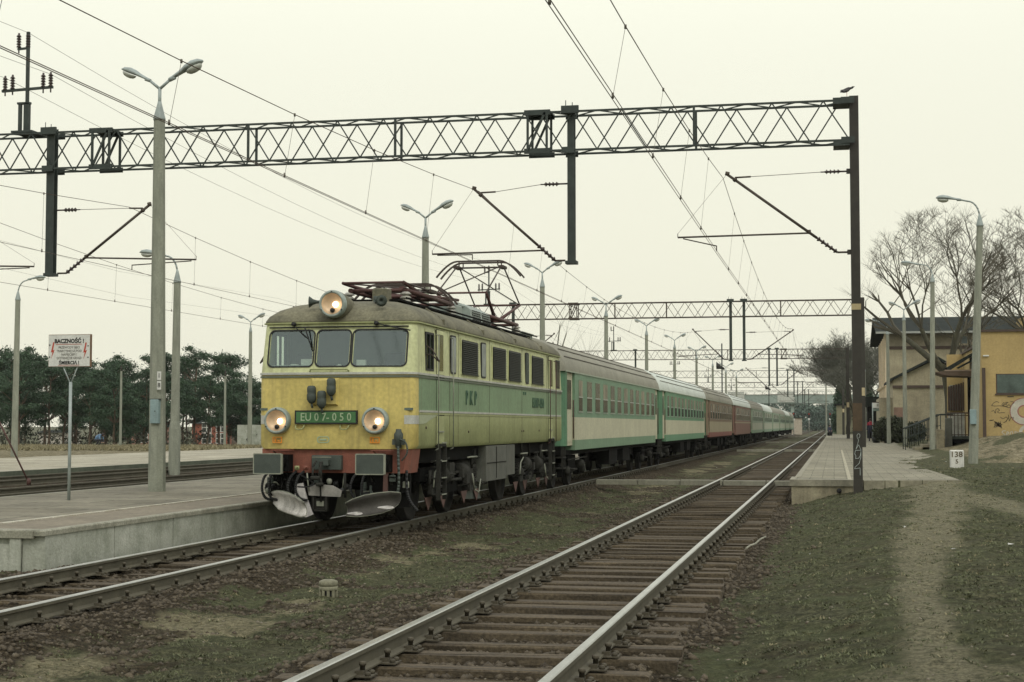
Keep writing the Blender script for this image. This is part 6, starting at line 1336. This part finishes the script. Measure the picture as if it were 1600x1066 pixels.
def leafmass(name, pts, spread, m_, lf, per, label, kind):
    P = np.repeat(np.array(pts), per, 0); n_ = len(P); P = P+rng.normal(0, 1, (n_, 3))*np.array(spread); D = rng.normal(0, lf, (n_, 3, 3)); o = fastmesh(name, (P[:, None]+D).reshape(-1, 3), np.arange(3*n_).reshape(-1, 3), m_); return o
pts = []
for i in range(1600):
    x = rng.uniform(-130, 60); y = rng.uniform(520, 570); top = 7.2+2.6*vnoise(x, 0, 9, 3)+1.6*vnoise(x, 0, 2.5, 4); pts.append((x, y, rng.uniform(.5, top)))
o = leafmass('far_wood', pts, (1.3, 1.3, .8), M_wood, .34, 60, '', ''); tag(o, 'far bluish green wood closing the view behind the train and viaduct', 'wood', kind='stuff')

# ================================================================== TREES
def bare_tree(x, y, z0, ht, spread, label, seed, lean=0, depth=6, trunk_r=.28, trunk_h=.28, grp=None, tw=M_twig, tr=M_bark, rmin=.012, fork=3, bound=None):
    R = random.Random(seed); T = empty('bare_tree', (x, y, z0)); tag(T, label, 'tree', grp); tm = MB(); cm = MB()
    def grow(p, d, L_, r, k):
        n_ = 3; q = p; dd = d.copy()
        for i in range(n_):
            nd = (dd+Vector((R.uniform(-.22, .22), R.uniform(-.22, .22), R.uniform(-.10, .16)))).normalized(); e = q+nd*L_/n_; r2 = r*(1-.11*(i+1)) if k else r*(1-.1*(i+1))
            (tm if k < 2 else cm).tube(q, e, max(r*(1-.11*i), rmin), max(r2, rmin), n=7 if k < 2 else (4 if k < 4 else 3), cap=False)
            if k > 1 and k < depth and i < 2 and R.random() < .38:
                a = R.uniform(0, 2*PI); sd = Vector((math.cos(a), math.sin(a), R.uniform(-.1, .5))).normalized(); grow(e, (nd*.5+sd*.7).normalized(), L_*R.uniform(.5, .7), r2*.5, k+2)
            q = e; dd = nd
            if bound and k > 0 and ((e.x-bound[0])/bound[2])**2+(max(e.z-bound[1], (e.z-bound[1])*.55)/bound[3])**2+((e.y-y)/bound[2])**2 > 1: k = depth; break
        if k >= depth:
            for _ in range(5):
                a = R.uniform(0, 2*PI); sd = Vector((math.cos(a), math.sin(a), R.uniform(.0, .8))).normalized(); cm.tube(q, q+(dd*.6+sd*.7).normalized()*L_*R.uniform(.35, .7), rmin*.7, rmin*.35, n=3, cap=False)
            return
        nf = fork if k < 3 else R.choice((2, 3))
        for j in range(nf):
            a = 2*PI*(j+R.random()*.6)/nf; tilt = R.uniform(.35, .75)*spread; sd = Vector((math.cos(a), math.sin(a), 0)); nd = (dd+sd*tilt).normalized(); nd.z = nd.z*.80+.06
            grow(q, nd.normalized(), L_*R.uniform(.66, .86), r*.86*(R.uniform(.5, .72) if k < 1 else R.uniform(.46, .60)), k+1)
    grow(Vector((x, y, z0-.2)), Vector((lean, 0, 1)).normalized(), ht*trunk_h, trunk_r, 0)
    tm.build('trunk', tr, T, fix=False); cm.build('crown', tw, T, fix=False); return T
p = aty(1478, 690, 98); bare_tree(p.x+.35, 98, .35, 11.5, .80, 'bare mossy trunked tree with a broad round crown behind the stairs', 11, .02, 7, .44, .40, fork=4, rmin=.008, bound=(aty(1466, 480, 98).x, 9.1, 4.3, 5.4))
p = aty(1466, 690, 101); bare_tree(p.x+1.2, 103, .35, 9.0, .6, 'second bare trunk leaning right behind the mossy tree', 5, .10, 6, .26, .40, fork=3, rmin=.008, bound=(aty(1490, 480, 103).x, 9.0, 3.4, 4.6))
p = aty(1640, 690, 110); bare_tree(p.x, 110, .35, 14.5, .95, 'large bare tree reaching in from the right edge above the yellow building', 23, -.08, 7, .34, .32, fork=4, bound=(aty(1640, 450, 110).x, 10.8, 4.9, 6.0))
p = aty(1343, 690, 215); bare_tree(p.x, 215, .3, 17, .9, 'dark bare tree just right of the portal mast beyond the platform', 31, 0, 7, .35, .22, 'bare trees at the far platform', rmin=.014, fork=4, tw=M_twigmid)
p = aty(1325, 690, 235); bare_tree(p.x, 235, .3, 17.5, 1.0, 'dark bare tree overhanging the portals, left of the portal mast', 37, -.05, 7, .36, .22, 'bare trees at the far platform', rmin=.014, fork=4, tw=M_twigmid, bound=(aty(1322, 570, 235).x, 10.5, 5.2, 8.2))
p = aty(1368, 690, 190); bare_tree(p.x-.5, 190, .3, 14, .9, 'dark bare tree at the corner of the station roof', 41, 0, 7, .32, .22, 'bare trees at the far platform', rmin=.014, fork=4, tw=M_twigmid)
for u, h_, sd_ in ((864, 5.6, 1), (884, 7.5, 2), (900, 5.2, 3)):
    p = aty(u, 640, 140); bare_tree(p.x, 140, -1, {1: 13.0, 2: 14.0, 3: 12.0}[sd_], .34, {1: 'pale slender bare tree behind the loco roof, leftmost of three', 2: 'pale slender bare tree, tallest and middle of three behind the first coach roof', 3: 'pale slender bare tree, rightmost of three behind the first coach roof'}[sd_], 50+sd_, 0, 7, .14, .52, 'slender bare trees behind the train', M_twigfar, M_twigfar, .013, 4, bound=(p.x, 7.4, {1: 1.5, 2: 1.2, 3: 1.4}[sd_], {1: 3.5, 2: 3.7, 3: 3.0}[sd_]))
# evergreen behind the platform trees (dark mass right of mast)
for u, y, h_, lb in ((1352, 240, 12, 'dark evergreen right of the portal mast'), (1318, 262, 9.5, 'dark evergreen left of the portal mast')):
    p = aty(u, 660, y); T = empty('evergreen_tree', (p.x, y, .3)); tag(T, lb, 'tree'); n_ = 9000; t = rng.random(n_); a = rng.uniform(0, 2*PI, n_); rr = (1.7*(1-t)**.6+.2)*np.sqrt(rng.random(n_))*(.7+.6*vnoise(a*1.5, t*9, 1, 9))
    P = np.stack([p.x+rr*np.cos(a), y+rr*np.sin(a), .5+t*h_], -1); D = rng.normal(0, .16, (n_, 3, 3)); o = fastmesh('crown', (P[:, None]+D).reshape(-1, 3), np.arange(3*n_).reshape(-1, 3), M_pine); o.parent = T; o.matrix_parent_inverse = Matrix.Translation(-Vector(T.location)); m = MB(); m.tube((p.x, y, 0), (p.x, y, h_*.9), .2, .05, n=8); m.build('trunk', M_barkp, T)
# --- Scots pines at the left
def pine(seed, ht=11.0):
    R = random.Random(seed); T = empty('pine_tree', (0, 0, 0)); tm = MB(); p = Vector((0, 0, -.5)); dx = R.uniform(-.05, .05); P = [p]
    for k in range(9): p = Vector((dx*k*1.0+R.uniform(-.08, .08), R.uniform(-.08, .08), -.5+(ht)*(k+1)/9)); P.append(p)
    for k in range(9): tm.tube(P[k], P[k+1], .17*(1-k/11), .17*(1-(k+1)/11), n=6, cap=False)
    cl = []
    for k in range(R.randint(26, 33)):
        t = R.uniform(.50, 1.0); z = ht*t; rad = (1.0-abs(t-.74)*1.5)*2.1*R.uniform(.45, 1.15); a = R.uniform(0, 2*PI); i = min(8, int(t*9)); b = P[i]
        c = Vector((b.x+rad*math.cos(a), b.y+rad*math.sin(a), z+R.uniform(-.2, .3))); tm.tube(b+Vector((0, 0, 0)), c, .045, .015, n=4, cap=False); cl.append((c, R.uniform(.25, .6)))
    cl.append((P[-1], .5)); cl.append((P[-1]+Vector((.3, 0, -.5)), .6))
    tm.build('trunk', M_barkp, T, fix=False)
    rg = np.random.default_rng(seed); V = []
    for c, s_ in cl:
        n_ = int(400*s_/.55); q = rg.normal(0, .56, (n_, 3)); q[:, 2] += (rg.random(n_)-.3)*.5; q = q*np.array([s_*1.3, s_*1.3, s_*.72])+np.array(c); V.append(q[:, None]+rg.normal(0, .068, (n_, 3, 3)))
    V = np.concatenate(V).reshape(-1, 3); o = fastmesh('crown', V, np.arange(len(V)).reshape(-1, 3), M_pine); o.parent = T; return T
protos = [pine(100+i, 10.5+(i % 3)*.8) for i in range(6)]
fr = ('with a leaning bare trunk', 'with a flat ragged crown', 'with a tall narrow crown', 'with a broad dark crown', 'with gaps in its crown', 'with a low drooping branch')
R = random.Random(77); tops = [(0, 560), (20, 556), (40, 568), (70, 555), (95, 574), (120, 583), (145, 577), (165, 575), (185, 580), (205, 592), (222, 584), (240, 575), (262, 578), (285, 574), (300, 568), (320, 588), (340, 578), (356, 575), (372, 586), (386, 606), (400, 622), (412, 618)]
n_ = 0
def placepine(u, D_, zt, lab, sc_=None):
    global n_
    k = n_ % 6; o = protos[k] if n_ < 6 else copy_tree(protos[k]); n_ += 1
    r = _ray(u, 664.7); r.normalize(); fwd = Vector((-math.sin(TH), math.cos(TH), 0)); t = D_/r.dot(fwd); p = r*t; gz = float(ground(p.x, p.y, False))
    s_ = (zt-gz)/(10.9); o.location = (p.x, p.y, gz); o.scale = (s_*1.05, s_*1.05, s_); o.rotation_euler = (0, 0, R.uniform(0, 6.28)); tag(o, lab, 'tree', 'pines beyond the far platform')
ordn = ['leftmost']+[w_+' from the left' for w_ in 'second third fourth fifth sixth seventh eighth ninth tenth eleventh twelfth thirteenth fourteenth fifteenth sixteenth seventeenth eighteenth nineteenth twentieth twenty-first twenty-second twenty-third twenty-fourth'.split()]
for i, (u, v) in enumerate(tops):
    D_ = 150+R.uniform(-6, 14); placepine(u+R.uniform(-3, 3), D_, H+(664.7-v)/F*D_+.15, 'tall skyline pine '+fr[i % 6]+', '+ordn[i]+' of the skyline row')
lu = sorted([R.uniform(8, 236) for _ in range(16)]+[R.uniform(236, 312) for _ in range(4)]+[382, 398])
for i, u in enumerate(lu):
    D_ = R.uniform(132, 175); v = np.interp(u, [a for a, b in tops], [b for a, b in tops])+R.uniform(10, 44)
    placepine(u, D_, H+(664.7-v)/F*D_, 'lower pine '+fr[(i*5+2) % 6]+', '+ordn[i]+' of the lower pines')
M_brush = mat('dark_brush', (.045, .048, .03), .95, 0, .6, 1, c2=(.02, .022, .015), fine=.4)
# undergrowth under the pines
pts = []
for i in range(620):
    D_ = rng.uniform(126, 170); u = rng.uniform(-60, 430); 
    if 318 < u < 378: continue
    r = _ray(u, 664.7); r.normalize(); t = D_/r.dot(Vector((-math.sin(TH), math.cos(TH), 0))); p = r*t; pts.append((p.x, p.y, float(ground(p.x, p.y, False))+rng.random()**1.6*4.4))
o = leafmass('undergrowth', pts, (.9, .9, .35), M_brush, .12, 26, '', ''); tag(o, 'dark undergrowth and brush at the foot of the pines', 'undergrowth', kind='stuff')
# brick house behind pines
def dpt(u, D_): r = _ray(u, 664.7); r.normalize(); t = D_/r.dot(Vector((-math.sin(TH), math.cos(TH), 0))); p = r*t; return p
def house(u0, u1, D_, ze_, zr_, label, wm, wins, cat='building'):
    a = dpt(u0, D_); b = dpt(u1, D_); L_ = (b-a).length; c = (a+b)/2; gz = -3.6
    T = empty('house', (c.x, c.y, gz)); tag(T, label, cat); T.rotation_euler = (0, 0, TH)
    def P_(m, nm, mt, par): o = m.build(nm, mt); o.parent = par; return o
    m = MB(); m.box(-L_/2, L_/2, 0, 9, 0, ze_-gz); P_(m, 'wall', wm, T)
    m = MB(); m.prism([(-L_/2-.3, -.4, ze_-gz), (-L_/2-.3, 4.5, zr_-gz), (-L_/2-.3, 9.4, ze_-gz)], (L_+.6, 0, 0)); P_(m, 'roof', M_slate, T)
    s_ = D_/F
    for (uu, vv) in wins:
        x = (uu-(u0+u1)/2)*s_; z = H+(664.7-vv)*s_-gz; m = MB(); m.box(x-.75, x+.75, -.03, 0, z-.8, z+.8); w_ = P_(m, 'window', mat('white_window_frame', (.55, .55, .5), .6), T)
        m = MB(); 
        for sx in (-1, 1):
            for sz in (-1, 1): m.box(x+sx*.37-.3, x+sx*.37+.3, -.04, -.03, z+sz*.38-.32, z+sz*.38+.32)
        P_(m, 'pane', M_glassd, w_)
    return T
house(300, 357, 240, H+(664.7-662)*240/F, H+(664.7-651)*240/F, 'red brick house with a slate roof seen among the pines left of the locomotive', M_brick, ((323, 668), (345, 667), (323, 685), (345, 685)))
house(205, 262, 250, H+(664.7-668)*250/F, H+(664.7-658)*250/F, 'pinkish house hidden behind the pine trunks near the numbered lamp', mat('pink_render', (.34, .19, .14), .9, 0, .2, 1), ((224, 684), (240, 684)))
house(60, 100, 230, H+(664.7-676)*230/F, H+(664.7-672)*230/F, 'low pale shed behind the pines, left of the warning sign post', mat('pale_shed', (.45, .42, .36), .9, 0, .2, 1), ())
house(362, 390, 215, H+(664.7-674)*215/F, H+(664.7-670)*215/F, 'brown brick outbuilding just left of the locomotive', mat('brown_brick', (.13, .10, .075), .9, 0, .3, 1), ())
p = dpt(398, 128); m = MB(); gz = -3.6; m.box(p.x-1.5, p.x+4, p.y, p.y+1, gz, H+(664.7-664)*128/F); tag(m.build('concrete_wall', M_concw), 'pale grey concrete block wall right beside the locomotive front', 'wall')

# ================================================================== PEOPLE
def person(loc, joints, rads, edges, zones, label, rot=0, head=None, hair=None):
    """one continuous skinned body; joints in metres about the feet"""
    T = empty('person', loc); tag(T, label, 'person')
    me = bpy.data.meshes.new('body'); me.from_pydata(joints, edges, []); o = bpy.data.objects.new('body', me); COL.objects.link(o)
    sk = o.modifiers.new('skin', 'SKIN'); sk.use_smooth_shade = True; ss = o.modifiers.new('sub', 'SUBSURF'); ss.levels = ss.render_levels = 2
    sv = me.skin_vertices[0].data
    for i, r in enumerate(rads): sv[i].radius = (r, r) if not isinstance(r, tuple) else r
    sv[0].use_root = True
    dg = bpy.context.evaluated_depsgraph_get(); m2 = bpy.data.meshes.new_from_object(o.evaluated_get(dg)); bpy.data.objects.remove(o)
    for mt in [z[1] for z in zones]: m2.materials.append(mt)
    for p in m2.polygons:
        c = p.center
        for i, (f_, mt) in enumerate(zones):
            if f_(c): p.material_index = i; break
    b = bpy.data.objects.new('body', m2); COL.objects.link(b); b.parent = T; T.rotation_euler = (0, 0, rot)
    if hair:
        m = MB(); hx, hy, hz, hr = hair; m.lathe([(.001, hr*1.12), (hr*.6, hr*.98), (hr*.95, hr*.55), (hr*1.04, 0), (hr*.95, -hr*.5), (hr*.8, -hr*.7)], (hx, hy, hz), 'z', 14); h_ = m.build('hair', mat('dark_hair', (.03, .022, .018), .8)); h_.parent = T
    return T
SK = mat('skin', (.40, .25, .18), .6); NAVY = mat('navy_coat', (.03, .035, .06), .8); REDJ = mat('red_coat_shoulders', (.32, .03, .05), .8); TRO = mat('dark_trousers', (.025, .026, .03), .8)
J = [(0, 0, .93), (0, 0, 1.12), (0, .0, 1.36), (0, .01, 1.48), (0, -.01, 1.60), (.18, 0, 1.38), (.25, .02, 1.12), (.26, -.08, .88), (.26, -.10, .80), (-.18, 0, 1.38), (-.25, .0, 1.12), (-.24, .06, .88), (-.24, .07, .80), (.10, 0, .86), (.10, -.06, .48), (.10, .04, .08), (.10, -.10, .04), (-.10, 0, .86), (-.10, .06, .48), (-.10, .16, .10), (-.10, .03, .04), (0, -.07, 1.57)]
RD = [.17, .16, .14, .055, .10, .075, .055, .045, .035, .075, .055, .045, .035, .105, .07, .05, .04, .105, .07, .05, .04, .03]
ED = [(0, 1), (1, 2), (2, 3), (3, 4), (2, 5), (5, 6), (6, 7), (7, 8), (2, 9), (9, 10), (10, 11), (11, 12), (0, 13), (13, 14), (14, 15), (15, 16), (0, 17), (17, 18), (18, 19), (19, 20), (4, 21)]
Zn = [(lambda c: c.z > 1.50, SK), (lambda c: c.z > 1.22 and not (abs(c.x) > .3), REDJ), (lambda c: c.z < .84 and abs(c.x) > .19, SK), (lambda c: c.z > .62, NAVY), (lambda c: True, TRO)]
q = atz(1360.5, 690, .42); person((q.x, q.y, .42), J, RD, ED, Zn, 'person in a dark coat with red shoulders walking on the right platform', PI+.2, hair=(0, .0, 1.64, .105))
J2 = [(0, 0, .46), (0, .02, .66), (0, -.03, .92), (0, -.05, 1.02), (0, -.08, 1.13), (.17, -.03, .92), (.24, -.12, .70), (.16, -.32, .58), (.12, -.38, .56), (-.17, -.03, .92), (-.24, -.12, .70), (-.16, -.32, .58), (-.12, -.38, .56), (.10, -.05, .45), (.12, -.45, .47), (.12, -.42, .06), (.12, -.54, .03), (-.10, -.05, .45), (-.12, -.45, .47), (-.12, -.42, .06), (-.12, -.54, .03), (0, -.15, 1.10)]
Z2 = [(lambda c: c.z > 1.04, SK), (lambda c: c.y < -.33 and .52 < c.z < .64 and abs(c.x) < .19, SK), (lambda c: c.z > .5, NAVY), (lambda c: True, TRO)]
q = atz(1296, 681, .42)
person((q.x, q.y, .42), J2, RD, ED, Z2, 'distant person in dark clothes sitting at the far edge of the right platform', .4, hair=(0, -.05, 1.17, .105))
m = MB(); m.bbox(q.x-.25, q.x+.25, q.y-.2, q.y+.25, .42, .78, .03); tag(m.build('suitcase', M_under), 'dark suitcase the distant person sits on', 'suitcase')
BLUE = mat('blue_jacket', (.13, .22, .34), .8)
p = dpt(150, 100); gz = float(ground(p.x, p.y, False)); J3 = [(0, 0, .42), (0, -.12, .60), (0, -.34, .74), (0, -.44, .74), (0, -.54, .70), (.17, -.34, .72), (.2, -.40, .48), (.12, -.48, .26), (.1, -.52, .2), (-.17, -.34, .72), (-.2, -.40, .48), (-.12, -.48, .26), (-.1, -.52, .2), (.12, -.04, .38), (.18, -.38, .42), (.16, -.10, .08), (.16, -.24, .04), (-.12, -.04, .38), (-.18, -.38, .42), (-.16, -.10, .08), (-.16, -.24, .04), (0, -.60, .66)]
Z3 = [(lambda c: c.y < -.47 and c.z > .58, SK), (lambda c: c.z < .27 and c.y < -.40, SK), (lambda c: c.z > .46, BLUE), (lambda c: True, TRO)]
person((p.x, p.y, gz), J3, RD, ED, Z3, 'person in a blue jacket crouching in the weeds before the pines', 1.5, hair=(0, -.50, .74, .105))
for u, c_, lb in ((332, M_white, 'distant person in white before the brick house'), (342, NAVY, 'distant person in dark blue before the brick house'), (347, mat('pink_top', (.4, .2, .2), .8), 'distant person in a pink top before the brick house')):
    p = dpt(u, 112); gz = float(ground(p.x, p.y, False)); s_ = person((p.x, p.y, gz), J, RD, ED, [(lambda c: c.z > 1.50, SK), (lambda c: c.z < .84 and abs(c.x) > .19, SK), (lambda c: c.z > .85, c_), (lambda c: True, TRO)], lb, .5, hair=(0, 0, 1.64, .105))

# ================================================================== thin haze
m = MB(); m.box(-700, 300, -60, 900, -6, 60); hz = m.build('haze', None); hm = bpy.data.materials.new('haze'); hm.use_nodes = True; t = hm.node_tree; t.nodes.remove(t.nodes['Principled BSDF'])
pv = t.nodes.new('ShaderNodeVolumePrincipled'); pv.inputs['Color'].default_value = (.93, .96, .90, 1); pv.inputs['Density'].default_value = .00013; pv.inputs['Anisotropy'].default_value = .2
t.links.new(pv.outputs[0], t.nodes['Material Output'].inputs['Volume']); hz.data.materials.clear(); hz.data.materials.append(hm); tag(hz, 'thin pale haze over the whole station', kind='stuff')
